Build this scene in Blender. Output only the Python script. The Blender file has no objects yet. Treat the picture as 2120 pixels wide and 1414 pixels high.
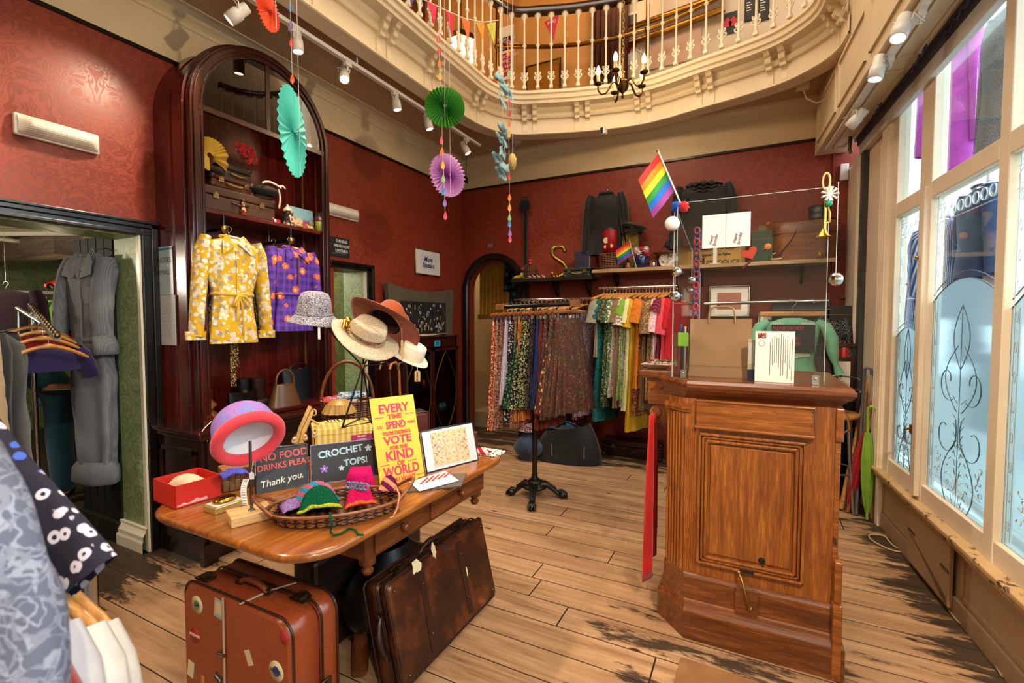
import bpy, math, random
from mathutils import Vector as V, Matrix as M, noise
PI=math.pi
R=math.radians
S=bpy.context.scene
COL=S.collection
# ------------------------------------------------------------------ camera
F_PX=982.0; YAW=R(26.84); PITCH=math.atan(43/F_PX); EYE=V((0,0,1.40))
cam_d=bpy.data.cameras.new('camera'); cam=bpy.data.objects.new('camera', cam_d); COL.objects.link(cam)
cam.location=EYE; cam.rotation_euler=(PI/2-PITCH,0, YAW)
cam_d.sensor_width=36; cam_d.lens=36*F_PX/2120; cam_d.clip_start=.02
cam_d.dof.use_dof=True; cam_d.dof.focus_distance=2.6; cam_d.dof.aperture_fstop=3.5
S.camera=cam
S.view_settings.view_transform='Standard'; S.view_settings.look='None'; S.view_settings.gamma=1
S.view_settings.exposure=0.35
# ------------------------------------------------------------------ sky and lamps
W=bpy.data.worlds.new('world'); S.world=W; W.use_nodes=True
W.node_tree.nodes['Background'].inputs[0].default_value=(.88,.95,1,1)
W.node_tree.nodes['Background'].inputs[1].default_value=3.2
S.cycles.max_bounces=8; S.cycles.diffuse_bounces=4; S.cycles.transparent_max_bounces=24
S.cycles.sample_clamp_indirect=4.0; S.cycles.caustics_reflective=False; S.cycles.caustics_refractive=False
S.cycles.use_denoising=True
WARM=(1.0,.79,.55)
def lamp(kind, loc, power, color=WARM, aim=None, size=.03, angle=60, blend=.6, name='lamp'):
 d=bpy.data.lights.new(name, kind); o=bpy.data.objects.new(name, d); COL.objects.link(o)
 d.energy=power; d.color=color; o.location=loc
 if kind in('SPOT', 'POINT'):d.shadow_soft_size=size
 if kind=='SPOT':d.spot_size=R(angle); d.spot_blend=blend
 if aim is not None:o.rotation_euler=(V(aim)-V(loc)).to_track_quat('-Z', 'Y').to_euler()
 return o
def area(loc, aim, sx, sy, power, color, name):
 d=bpy.data.lights.new(name, 'AREA'); o=bpy.data.objects.new(name, d); COL.objects.link(o)
 d.shape='RECTANGLE'; d.size=sx; d.size_y=sy; d.energy=power; d.color=color
 o.location=loc; o.rotation_euler=(V(aim)-V(loc)).to_track_quat('-Z', 'Y').to_euler(); o.visible_camera=True
 return o
# daylight through the shop window: the bright street outside
area((5.6,1.5,4.2),(.5,2.2,1.0),7.0,3.0,420,(.86,.95,1), 'street_daylight')
# unseen area lamp added above the void as fill; then the upper hall's wall lamps
area((-.9,1.6,5.55),(-.9,1.6,0),2.4,3.4,125,(1,.88,.72), 'upper_void_fill')
lamp('POINT',(-3.0,4.3,4.5),22,(1,.62,.28), size=.1, name='upper_wall_light')
lamp('POINT',(-1.2,4.55,4.95),14,(1,.62,.3), size=.1, name='upper_wall_light')
lamp('POINT',(-.2,4.4,4.9),8,(1,.8,.6), size=.1, name='upper_wall_light')
# the room beyond the green doorway
lamp('POINT',(-5.0,.4,1.85),60,(1,.86,.66), size=.12, name='green_room_light')
lamp('POINT',(-4.3,2.9,1.95),22,(1,.9,.76), size=.12, name='green_room_light')
# alcove behind the arch
lamp('POINT',(-2.75,5.75,2.0),7,(1,.72,.42), size=.08, name='alcove_light')
# ------------------------------------------------------------------ picture rays to known planes
_fw=V((-math.sin(YAW)*math.cos(PITCH), math.cos(YAW)*math.cos(PITCH),-math.sin(PITCH)))
_rt=V((math.cos(YAW), math.sin(YAW),0)); _up=_rt.cross(_fw)
def ray(px, py):return _fw+_rt*((px-1060)/F_PX)+_up*((707-py)/F_PX)
def onX(px, py, x):d=ray(px, py); return EYE+d*(x/d.x)
def onY(px, py, y):d=ray(px, py); return EYE+d*(y/d.y)
def onZ(px, py, z):d=ray(px, py); return EYE+d*((z-EYE.z)/d.z)
WX=lambda y:.90-.07*(y-2.75)
def onW(px, py, off=0):
 d=ray(px, py); k=(.90+.07*2.75+off)/(d.x+.07*d.y); return EYE+d*k
# ------------------------------------------------------------------ mesh collector
class G:
 def __init__(s):s.v=[]; s.f=[]; s.sm=[]; s.uv=None
 def add(s, vs, fs, smooth=False, m=None):
  b=len(s.v); s.v+=[tuple(m@V(p))if m else tuple(p)for p in vs]
  s.f+=[tuple(i+b for i in f)for f in fs]; s.sm+=[smooth]*len(fs); return s
 def box(s, lo, hi, m=None):
  x0, y0, z0=lo; x1, y1, z1=hi
  return s.add([(x0, y0, z0),(x1, y0, z0),(x1, y1, z0),(x0, y1, z0),(x0, y0, z1),(x1, y0, z1),(x1, y1, z1),(x0, y1, z1)], [(0,3,2,1),(4,5,6,7),(0,1,5,4),(1,2,6,5),(2,3,7,6),(3,0,4,7)], False, m)
 def cbox(s, c, d, m=None):return s.box([c[i]-d[i]/2 for i in range(3)], [c[i]+d[i]/2 for i in range(3)], m)
 def grid(s, fn, nu, nv, wrapu=False, smooth=True, m=None, flip=False):
  cu=nu if wrapu else nu+1
  vs=[fn(i/nu, j/nv)for j in range(nv+1)for i in range(cu)]
  fs=[]
  for j in range(nv):
   for i in range(nu):
    a=j*cu+i; b=j*cu+(i+1)%cu; q=(a, b, b+cu, a+cu)
    fs.append(q[::-1]if flip else q)
  return s.add(vs, fs, smooth, m)
 def tube(s, pts, r, n=8, closed=False, caps=True, m=None, flat=1.0):
  pts=[V(p)for p in pts]; rs=r if isinstance(r,(list, tuple))else[r]*len(pts); k=len(pts)
  vs=[]; nrm=None
  for i, p in enumerate(pts):
   a=pts[(i-1)%k]if closed or i else p; b=pts[(i+1)%k]if closed or i<k-1 else p
   t=(b-a)
   t=t.normalized()if t.length>1e-9 else V((0,0,1))
   if nrm is None:
    nrm=t.cross(V((0,0,1)))
    if nrm.length<.05:nrm=t.cross(V((0,1,0)))
   nrm=(nrm-t*nrm.dot(t))
   if nrm.length<1e-6:nrm=t.orthogonal()
   nrm.normalize(); bi=t.cross(nrm)
   for j in range(n):
    q=2*PI*j/n; vs.append(p+nrm*(math.cos(q)*rs[i])+bi*(math.sin(q)*rs[i]*flat))
  fs=[]
  for i in range(k if closed else k-1):
   for j in range(n):
    a=i*n+j; b=i*n+(j+1)%n; c=((i+1)%k)*n
    fs.append((a, b, c+(j+1)%n, c+j))
  s.add(vs, fs, True, m)
  if caps and not closed:
   s.add(vs[:n], [tuple(range(n))[::-1]], False, m); s.add(vs[-n:], [tuple(range(n))], False, m)
  return s
 def lathe(s, prof, n=24, m=None, smooth=True, a0=0, a1=2*PI):
  full=abs(a1-a0-2*PI)<1e-6; c=n if full else n+1
  vs=[(r*math.cos(a0+(a1-a0)*i/n), r*math.sin(a0+(a1-a0)*i/n), z)for r, z in prof for i in range(c)]
  fs=[]
  for j in range(len(prof)-1):
   for i in range(n):
    a=j*c+i; b=j*c+(i+1)%c; fs.append((a, b, b+c, a+c))
  return s.add(vs, fs, smooth, m)
 def prism(s, out, t, m=None, smooth=False):
  """outline in xz, extruded along y from 0 to t"""
  n=len(out); vs=[(x,0, z)for x, z in out]+[(x, t, z)for x, z in out]
  fs=[tuple(range(n)), tuple(range(n,2*n))[::-1]]
  s.add(vs, fs, False, m)
  s.add(vs, [(i, i+n,(i+1)%n+n,(i+1)%n)for i in range(n)], smooth, m); return s
 def ball(s, c, r, n=12, k=8, m=None):
  rx, ry, rz=r if isinstance(r,(tuple, list))else(r, r, r)
  return s.grid(lambda u, v:(c[0]+rx*math.cos(2*PI*u)*math.sin(PI*v), c[1]+ry*math.sin(2*PI*u)*math.sin(PI*v), c[2]-rz*math.cos(PI*v)), n, k, True, True, m)
 def sweep(s, path, prof, closed=False, smooth=False, m=None):
  """profile points (outward offset, height) swept along a flat path; outward is to the left of travel"""
  n=len(path); vs=[]; c=len(prof)
  for i in range(n):
   a=V(path[i-1]if(i or closed)else path[i]); b=V(path[(i+1)%n]if(i<n-1 or closed)else path[i])
   t=(b-a); t.z=0; t.normalize(); nn=V((-t.y, t.x,0)); p=V(path[i])
   for o, h in prof:vs.append(p+nn*o+V((0,0, h)))
  fs=[]
  for i in range(n if closed else n-1):
   for j in range(c-1):
    a=i*c+j; b=((i+1)%n)*c+j; fs.append((a, a+1, b+1, b))
  return s.add(vs, fs, smooth, m)
 def build(s, name, mat, parent=None, loc=None, rz=0, bevel=0, sub=0, solid=0, rot=None, seg=2):
  me=bpy.data.meshes.new(name); me.from_pydata(s.v, [], s.f); me.polygons.foreach_set('use_smooth', s.sm)
  if mat:me.materials.append(mat)
  me.update(); o=bpy.data.objects.new(name, me); COL.objects.link(o)
  if parent:o.parent=parent
  if loc is not None:o.location=loc
  if rot is not None:o.rotation_euler=rot
  elif rz:o.rotation_euler=(0,0, rz)
  if solid:q=o.modifiers.new('solid', 'SOLIDIFY'); q.thickness=solid; q.offset=0
  if bevel:q=o.modifiers.new('bevel', 'BEVEL'); q.width=bevel; q.segments=seg; q.limit_method='ANGLE'
  if sub:q=o.modifiers.new('sub', 'SUBSURF'); q.levels=sub; q.render_levels=sub
  return o
def thing(name, label, cat, loc=(0,0,0), rz=0, group=None, rot=None):
 o=bpy.data.objects.new(name, None); COL.objects.link(o); o.location=loc; o.rotation_euler=rot if rot else(0,0, rz); o.empty_display_size=.05
 return tag(o, label, cat, group)
def tag(o, label, cat, group=None):
 o['label']=label; o['category']=cat
 if group:o['group']=group
 return o
def struct(o):o['kind']='structure'; return o
def part_label(o, l):o['label']=l; return o
def dup(root, loc=None, rz=None, label=None, rot=None):
 r=root.copy(); COL.objects.link(r)
 if loc is not None:r.location=loc
 if rz is not None:r.rotation_euler=(0,0, rz)
 if rot is not None:r.rotation_euler=rot
 if label:r['label']=label
 for ch in root.children:
  c=ch.copy(); COL.objects.link(c); c.parent=r
  for g in ch.children:
   d=g.copy(); COL.objects.link(d); d.parent=c
 return r
def T(x=0, y=0, z=0):return M.Translation((x, y, z))
def RX(a):return M.Rotation(a,4, 'X')
def RY(a):return M.Rotation(a,4, 'Y')
def RZ(a):return M.Rotation(a,4, 'Z')
def SC(x, y, z):return M.Diagonal((x, y, z,1))
def text(s, size, mat, parent, mtx, align='CENTER', name='lettering', ext=.0006, sx=1, bold=0, spacing=1, shear=0, line=1):
 cu=bpy.data.curves.new('t', 'FONT'); cu.body=s; cu.size=size; cu.align_x=align; cu.align_y='CENTER'; cu.extrude=ext
 cu.offset=bold; cu.space_character=spacing; cu.shear=shear; cu.space_line=line; cu.resolution_u=3
 o=bpy.data.objects.new('t', cu); COL.objects.link(o); bpy.context.view_layer.update()
 me=bpy.data.meshes.new_from_object(o.evaluated_get(bpy.context.evaluated_depsgraph_get()))
 bpy.data.objects.remove(o); bpy.data.curves.remove(cu)
 me.transform(mtx@SC(sx,1,1)); me.materials.clear(); me.materials.append(mat)
 t=bpy.data.objects.new(name, me); COL.objects.link(t); t.parent=parent; return t
# text matrices: face -y (towards a viewer at smaller y), face +x
FACE_Y=RX(PI/2)
FACE_X=RZ(PI/2)@RX(PI/2)
def rnd(a, b):return random.uniform(a, b)
random.seed(7)
# ------------------------------------------------------------------ materials
def hexc(h):
 c=[int(h[i:i+2],16)/255 for i in(0,2,4)]
 return tuple(x/12.92 if x<.04045 else((x+.055)/1.055)**2.4 for x in c)+(1, )
_mats={}
class NT:
 def __init__(s, name):
  s.m=bpy.data.materials.new(name); s.m.use_nodes=True; s.t=s.m.node_tree; s.b=s.t.nodes['Principled BSDF']; s._c=None
 def n(s, typ, ins=None, **kw):
  x=s.t.nodes.new('ShaderNode'+typ)
  for k, v in kw.items():setattr(x, k, v)
  for k, v in(ins or{}).items():s.set(x, k, v)
  return x
 def set(s, x, k, v):
  i=x.inputs[k]
  if isinstance(v, bpy.types.Node):s.t.links.new(v.outputs[0], i)
  elif isinstance(v, bpy.types.NodeSocket):s.t.links.new(v, i)
  else:i.default_value=v
 def co(s, scale=(1,1,1), kind='Object', rot=(0,0,0)):
  if not s._c:s._c=s.n('TexCoord')
  return s.n('Mapping', {'Vector':s._c.outputs[kind], 'Scale':scale, 'Rotation':rot})
 def ramp(s, fac, stops, interp='LINEAR'):
  r=s.n('ValToRGB', {'Fac':fac}); e=r.color_ramp; e.interpolation=interp
  while len(e.elements)>1:e.elements.remove(e.elements[-1])
  for i,(p, c)in enumerate(stops):
   q=e.elements[0]if i==0 else e.elements.new(p)
   q.position=p; q.color=hexc(c)if isinstance(c, str)else(c if isinstance(c, tuple)else(c, c, c,1))
  return r
 def mix(s, f, a, b, mode='MIX'):
  x=s.n('Mix', data_type='RGBA', blend_type=mode)
  s.set(x,0, f)
  for k, v in((6, a),(7, b)):s.set(x, k, hexc(v)if isinstance(v, str)else v)
  return x.outputs[2]
 def math(s, op, a, b=0.0, c=0.0):
  x=s.n('Math', operation=op); s.set(x,0, a); s.set(x,1, b); s.set(x,2, c); return x.outputs[0]
 def out(s, color=None, rough=.5, metal=0, spec=.5, bump=None, bstr=.2, bdist=.01, **kw):
  if color is not None:s.set(s.b, 'Base Color', hexc(color)if isinstance(color, str)else color)
  s.set(s.b, 'Roughness', rough); s.set(s.b, 'Metallic', metal); s.set(s.b, 'Specular IOR Level', spec)
  for k, v in kw.items():s.set(s.b, k, v)
  if bump is not None:
   s.set(s.b, 'Normal', s.n('Bump', {'Height':bump, 'Strength':bstr, 'Distance':bdist}))
  return s.m
def plain(name, c, rough=.5, metal=0, spec=.5, **kw):
 """one colour with a little unevenness"""
 if name in _mats:return _mats[name]
 n=NT(name); z=n.n('TexNoise', {'Vector':n.co((9,9,9)), 'Scale':1.0, 'Detail':3.0})
 col=n.mix(n.ramp(z, [(.3,.0),(.7,.22)]), c, tuple(x*.7 for x in hexc(c)[:3])+(1, ))
 _mats[name]=n.out(col, rough, metal, spec, **kw); return _mats[name]
def emit(name, c, k):
 if name in _mats:return _mats[name]
 n=NT(name); n.set(n.b, 'Base Color', hexc(c)); n.set(n.b, 'Emission Color', hexc(c)); n.set(n.b, 'Emission Strength', k); _mats[name]=n.m; return n.m
def wood(name, dark, mid, light, axis='Z', scale=1.0, rough=.35, spec=.5, wear=None, coat=0):
 if name in _mats:return _mats[name]
 n=NT(name); sc={'X':(2,26,26), 'Y':(26,2,26), 'Z':(26,26,2)}[axis]; sc=tuple(x*scale for x in sc)
 a=n.n('TexNoise', {'Vector':n.co(sc), 'Scale':1.0, 'Detail':6.0, 'Roughness':.62, 'Distortion':.6})
 f=n.n('TexNoise', {'Vector':n.co(tuple(x*5 for x in sc)), 'Scale':1.0, 'Detail':2.0})
 col=n.ramp(a, [(.3, dark),(.5, mid),(.72, light)]).outputs[0]
 col=n.mix(n.ramp(f, [(.42,.55),(.6,.0)]), col, dark)
 if wear:
  w=n.n('TexNoise', {'Vector':n.co((7,7,7)), 'Scale':1.0, 'Detail':8.0, 'Roughness':.7})
  col=n.mix(n.ramp(w, [(.62,.0),(.66,.8)]), col, wear)
 _mats[name]=n.out(col, rough,0, spec, bump=a, bstr=.12, bdist=.004, **({'Coat Weight':coat, 'Coat Roughness':.15}if coat else{})); return _mats[name]
def cloth(name, c, c2=None, rough=.9, weave=700, rib=None):
 if name in _mats:return _mats[name]
 n=NT(name); w=n.n('TexNoise', {'Vector':n.co((1,1,1)), 'Scale':float(weave), 'Detail':1.0})
 z=n.n('TexNoise', {'Vector':n.co((12,12,12)), 'Scale':1.0, 'Detail':3.0})
 d=tuple(x*.62 for x in hexc(c)[:3])+(1, )
 col=n.mix(n.ramp(z, [(.35,.0),(.7,.6)]), c, hexc(c2)if c2 else d)
 if rib:
  q=n.n('TexWave', {'Vector':n.co((1,1,1)), 'Scale':float(rib), 'Distortion':.6}, bands_direction='X')
  col=n.mix(n.math('MULTIPLY', q,.5), col, d)
 _mats[name]=n.out(col, rough,0,.25, bump=w, bstr=.25, bdist=.002, **{'Sheen Weight':.2}); return _mats[name]
def printed(name, base, cols, size=30, kind='floral', rough=.85, stretch=(1,1,1)):
 """printed cloth: blotches of several colours over a ground colour"""
 if name in _mats:return _mats[name]
 n=NT(name); co=n.co(tuple(size*x for x in stretch)); col=hexc(base)
 dis=n.n('TexNoise', {'Vector':co, 'Scale':1.6, 'Detail':2.0})
 cov=n.mix(.22, co.outputs[0], dis.outputs[1], 'LINEAR_LIGHT')if kind!='dots' else co.outputs[0]
 prev=col
 for i, c in enumerate(cols):
  sh=n.n('VectorMath', operation='ADD'); n.set(sh,0, cov); n.set(sh,1,(i*3.7, i*1.9, i*5.3))
  if kind=='swirl':
   t=n.n('TexNoise', {'Vector':sh, 'Scale':.55, 'Detail':1.0, 'Distortion':2.5}); fac=n.ramp(t, [(.47,0.),(.49,1.),(.55,1.),(.57,0.)])
  elif kind=='stripe':
   t=n.n('TexWave', {'Vector':sh, 'Scale':.5, 'Distortion':1.0, 'Phase Offset':i*2.1}); fac=n.ramp(t, [(.62,0.),(.7,1.)])
  else:
   t=n.n('TexVoronoi', {'Vector':sh, 'Scale':.9+.3*i}); fac=n.ramp(t.outputs[0], [(.30+.05*(i==0),1.),(.38+.05*(i==0),0.)])
  prev=n.mix(fac, prev, hexc(c))
 w=n.n('TexNoise', {'Vector':n.co((1,1,1)), 'Scale':600.0, 'Detail':1.0})
 _mats[name]=n.out(prev, rough,0,.25, bump=w, bstr=.2, bdist=.002); return _mats[name]
def metal(name, c, rough=.3):
 return plain(name, c, rough,1.0)
def glass(name, tint='ffffff', rough=0.0, amount=.9, spec=.5):
 if name in _mats:return _mats[name]
 n=NT(name); n.t.nodes.remove(n.b); o=n.t.nodes['Material Output']
 tr=n.n('BsdfTransparent', {'Color':hexc(tint)}); gl=n.n('BsdfGlossy', {'Roughness':rough, 'Color':(1,1,1,1)})
 fr=n.n('Fresnel', {'IOR':1.45}); mx=n.n('MixShader', {0:n.math('ADD', n.math('MULTIPLY', fr, spec),1-amount if amount<.9 else 0.0),1:tr,2:gl})
 n.t.links.new(mx.outputs[0], o.inputs[0]); _mats[name]=n.m; return n.m
CREAM=None
def paint(name, c, chip='5a4632', amount=.72, rough=.45):
 if name in _mats:return _mats[name]
 n=NT(name); z=n.n('TexNoise', {'Vector':n.co((3,3,3)), 'Scale':1.0, 'Detail':6.0, 'Roughness':.7}); k=n.n('TexNoise', {'Vector':n.co((22,22,22)), 'Scale':1.0, 'Detail':6.0, 'Roughness':.75})
 col=n.mix(n.ramp(z, [(.4,.0),(.75,.35)]), c, tuple(x*.72 for x in hexc(c)[:3])+(1, ))
 col=n.mix(n.ramp(k, [(amount,0.),(amount+.03,1.)]), col, chip)
 _mats[name]=n.out(col, rough,0,.4, bump=z, bstr=.05); return _mats[name]
# ================================================================== ROOM
XL, YB=-3.234,5.006
m_cream=paint('cream paint', 'd8c6a6', '8a7048',.80)
m_cream2=paint('cream frieze paint', 'cdb894', '8a7048',.80)
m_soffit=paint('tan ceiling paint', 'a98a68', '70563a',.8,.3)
m_frame=paint('window frame paint', 'e2d4bd', '5a3c22',.69)
m_dado=paint('dado paint', 'a08668', '4a3020',.66)
m_black=paint('black gloss paint', '120e0c', '3a2c20',.74,.25)
def wallpaper(name, c1, c2, scale=1.0, rough=.5, mirror=True):
 n=NT(name); co=n.co((1,1,1)); sep=n.n('SeparateXYZ', {0:co}); com=n.n('CombineXYZ')
 h=n.math('ADD', sep.outputs[0], sep.outputs[1])
 n.set(com,0, n.math('PINGPONG', h,.27/scale)); n.set(com,1, n.math('PINGPONG', sep.outputs[2],1.1)); n.set(com,2,.3)
 a=n.n('TexNoise', {'Vector':com, 'Scale':6.5*scale, 'Detail':1.5, 'Distortion':2.6}); b=n.n('TexVoronoi', {'Vector':com, 'Scale':11.0*scale})
 r1=n.ramp(a, [(.40,0.),(.42,1.),(.47,1.),(.49,0.),(.53,0.),(.55,1.),(.60,1.),(.62,0.)]); r2=n.ramp(b.outputs[0], [(.22,1.),(.26,0.)])
 f=n.math('MAXIMUM', r1, n.math('MULTIPLY', r2,.7)); z=n.n('TexNoise', {'Vector':n.co((2,2,2)), 'Scale':1.0})
 col=n.mix(n.math('MULTIPLY', f,.8), c1, c2); col=n.mix(n.ramp(z, [(.3,0.),(.8,.25)]), col, c2)
 return n.out(col, n.math('ADD', n.math('MULTIPLY', f,-.12), rough),0,.4, bump=f, bstr=.06, bdist=.002)
m_red=wallpaper('red damask wallpaper', '84321e', '6c2616')
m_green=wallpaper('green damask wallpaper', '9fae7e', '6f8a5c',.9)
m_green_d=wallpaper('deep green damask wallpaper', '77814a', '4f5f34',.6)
def floor_mat():
 n=NT('worn pine boards'); co=n.co((1,1,1)); sep=n.n('SeparateXYZ', {0:co})
 row=n.math('FLOOR', n.math('DIVIDE', sep.outputs[1],.165)); fr=n.math('FRACT', n.math('DIVIDE', sep.outputs[1],.165))
 rv=n.n('TexWhiteNoise', noise_dimensions='1D'); n.set(rv, 'W', row)
 xs=n.math('ADD', sep.outputs[0], n.math('MULTIPLY', rv.outputs[0],7.0))
 bl=n.math('FRACT', n.math('DIVIDE', xs,2.3))
 seam=n.math('MAXIMUM', n.math('LESS_THAN', n.math('ABSOLUTE', n.math('SUBTRACT', fr,.5)),.484),0.0)
 seam2=n.math('GREATER_THAN', bl,.003); seam=n.math('MULTIPLY', seam, seam2)
 cv=n.n('CombineXYZ', {0:n.math('MULTIPLY', xs,1.1),1:n.math('MULTIPLY', sep.outputs[1],16.0),2:n.math('MULTIPLY', row,3.1)})
 g=n.n('TexNoise', {'Vector':cv, 'Scale':1.6, 'Detail':7.0, 'Roughness':.65, 'Distortion':.5})
 col=n.ramp(g, [(.28, '74543a'),(.47, 'a28060'),(.62, 'b69472'),(.8, 'c4a482')]).outputs[0]
 col=n.mix(n.math('MULTIPLY', rv.outputs[0],.4), col, '906c4a')
 big=n.n('TexNoise', {'Vector':n.co((1.5,3,1)), 'Scale':1.0, 'Detail':7.0, 'Roughness':.7}); col=n.mix(n.ramp(big, [(.45,0.),(.75,.55)]), col, '6a4a30')
 kn=n.n('TexVoronoi', {'Vector':n.co((2.6,6.0,1)), 'Scale':1.25}); col=n.mix(n.ramp(kn.outputs[0], [(.055,1.),(.10,0.)]), col, '3a2416')
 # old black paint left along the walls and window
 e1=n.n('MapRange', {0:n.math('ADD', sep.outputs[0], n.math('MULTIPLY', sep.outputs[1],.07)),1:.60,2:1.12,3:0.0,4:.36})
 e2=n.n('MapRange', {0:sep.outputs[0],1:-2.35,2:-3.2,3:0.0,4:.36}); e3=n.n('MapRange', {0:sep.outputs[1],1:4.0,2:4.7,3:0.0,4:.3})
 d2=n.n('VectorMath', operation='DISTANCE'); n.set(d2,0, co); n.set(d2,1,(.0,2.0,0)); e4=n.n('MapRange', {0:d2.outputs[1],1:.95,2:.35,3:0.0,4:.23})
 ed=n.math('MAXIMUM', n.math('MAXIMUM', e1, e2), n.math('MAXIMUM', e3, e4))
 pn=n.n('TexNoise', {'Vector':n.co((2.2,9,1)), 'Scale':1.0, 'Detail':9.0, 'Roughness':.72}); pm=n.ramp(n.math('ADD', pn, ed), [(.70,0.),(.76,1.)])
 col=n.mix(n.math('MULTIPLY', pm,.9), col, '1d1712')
 col=n.mix(seam, '241710', col)
 h=n.math('ADD', n.math('MULTIPLY', seam,1.0), n.math('MULTIPLY', g,.25))
 return n.out(col, n.math('ADD', n.math('MULTIPLY', g,.2),.38),0,.35, bump=h, bstr=.35, bdist=.004)
m_floor=floor_mat()
g=G(); g.box((-8.6,-1.7,-.05),(1.3,5.6,0)); struct(g.build('floor', m_floor))
# left wall with two openings (doorway one y .1-1.53, doorway two y 2.98-3.40)
D1a, D1b, D1z=.10,1.53,1.905
D2a, D2b, D2z=2.98,3.37,1.86
XI=-3.52
g=G()
g.box((XI,-1.7,0),(XL, D1a,3.0)); g.box((XI, D1a, D1z),(XL, D1b,3.0)); g.box((XI, D1b,0),(XL, D2a,3.0))
g.box((XI, D2a, D2z),(XL, D2b,3.0)); g.box((XI, D2b,0),(XL,5.3,3.0))
struct(g.build('wall_left', m_red))
# green lining of the doorway reveals
g=G(); g.box((XI, D1b-.008,.0),(XL-.03, D1b-.001, D1z)); g.box((XI, D1a, D1z-.008),(XL-.03, D1b, D1z-.001))
g.box((XI, D2b-.008,0),(XL-.03, D2b-.001, D2z))
struct(g.build('trim_1', m_green))
# back wall with the arched doorway x -3.13..-2.43, springing z 1.80
AX0, AX1, AZ=-3.125,-2.435,1.775
g=G()
arc=[(AX1+(AX0-AX1)*.5+(AX1-AX0)*.5*math.cos(a), AZ+(AX1-AX0)*.5*math.sin(a))for a in[PI*i/20 for i in range(21)]]
for(x0, z0),(x1, z1)in zip(arc[1:], arc[:-1]):
 g.add([(x0, YB, z0),(x1, YB, z1),(x1, YB,3.0),(x0, YB,3.0),(x0, YB+.12, z0),(x1, YB+.12, z1)], [(0,1,2,3),(0,4,5,1)])
g.box((XL, YB,0),(AX0, YB+.12,3.0)); g.box((AX1, YB,0),(.80, YB+.12,3.0))
struct(g.build('wall_back', m_red))
# black architrave round the arch
g=G()
pr_=[(0,0),(0,-.03),(.02,-.045),(.05,-.045),(.06,-.03),(.085,-.025),(.085,0)]
path=[(AX0,0)]+[(x, z)for x, z in arc[::-1]]+[(AX1,0)]
vs=[]; cx_, cz_=(AX0+AX1)/2, AZ
for i,(x, z)in enumerate(path):
 if z<AZ+1e-6:nx, nz=(-1 if x<cx_ else 1),0
 else:d=V((x-cx_, z-cz_)).normalized(); nx, nz=d
 for o, y in pr_:vs.append((x+nx*o, YB+y, z+nz*o))
c=len(pr_); g.add(vs, [(i*c+j, i*c+j+1,(i+1)*c+j+1,(i+1)*c+j)for i in range(len(path)-1)for j in range(c-1)])
struct(g.build('trim_2', m_black))
# alcove beyond the arch: plastered walls and a step
m_plaster=paint('old plaster', 'b09a76', '6a5030',.7)
g=G(); g.box((-3.6,6.3,0),(-2.0,6.4,3.0)); g.box((-3.4, YB+.12,0),(-3.3,6.3,3.0)); g.box((-2.3, YB+.12,0),(-2.2,6.3,3.0)); g.box((-3.6, YB+.12,2.6),(-2.0,6.4,2.7))
g.box((-3.3,5.35,0),(-2.3,6.3,.20)); g.box((-3.3,5.75,.2),(-2.3,6.3,.40))
struct(g.build('wall_alcove', m_plaster))
# right end of the room: return, beam and shop front
BX=lambda y:.464+.067*(5-y)
m_beam=m_cream
g=G()
def quadbox(g, y0, y1, xa, xb, z0, z1):
 v=[(xa(y0), y0, z0),(xb(y0), y0, z0),(xb(y1), y1, z0),(xa(y1), y1, z0),(xa(y0), y0, z1),(xb(y0), y0, z1),(xb(y1), y1, z1),(xa(y1), y1, z1)]
 g.add(v, [(0,3,2,1),(4,5,6,7),(0,1,5,4),(1,2,6,5),(2,3,7,6),(3,0,4,7)])
quadbox(g,-1.7,5.0, BX, lambda y:BX(y)+.225,2.85,5.8)
# sunk panels on the beam's face and soffit
for k in range(9):
 y0=4.86-k*.74; y1=y0-.64
 for(a, b, z0, z1)in((.0,.02,2.92,2.94),(.0,.02,3.22,3.24)):quadbox(g, y1, y0, lambda y:BX(y)-.014, lambda y:BX(y)+.01, z0, z1)
 for yy in(y0, y1):quadbox(g, yy-.01, yy+.01, lambda y:BX(y)-.014, lambda y:BX(y)+.01,2.92,3.24)
 quadbox(g, y1+.04, y0-.04, lambda y:BX(y)+.10, lambda y:BX(y)+.115,2.838,2.851); quadbox(g, y1+.04, y0-.04, lambda y:BX(y)+.185, lambda y:BX(y)+.2,2.838,2.851)
 for yy in(y0-.04, y1+.04):quadbox(g, yy-.008, yy+.008, lambda y:BX(y)+.10, lambda y:BX(y)+.2,2.838,2.851)
struct(g.build('trim_3', m_beam))
# frieze and cornice under the gallery
g=G()
fz=[(0,3.0),(.0,3.245),(.012,3.25),(.012,3.27),(.03,3.285),(.06,3.30),(.075,3.335),(.11,3.335),(.115,3.36),(.16,3.37)]
g.sweep([(XL,5.006,0),(XL,-1.7,0)], [(o+.001, z)for o, z in fz])
g.sweep([(.66, YB,0),(XL, YB,0)], [(o+.001, z)for o, z in fz])
struct(g.build('trim_4', m_cream2))
g=G(); g.box((XL+.001,-1.7,2.985),(XL+.018,5.0,3.005)); g.box((XL, YB-.018,2.985),(.47, YB-.001,3.005)); struct(g.build('trim_5', m_black))
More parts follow.
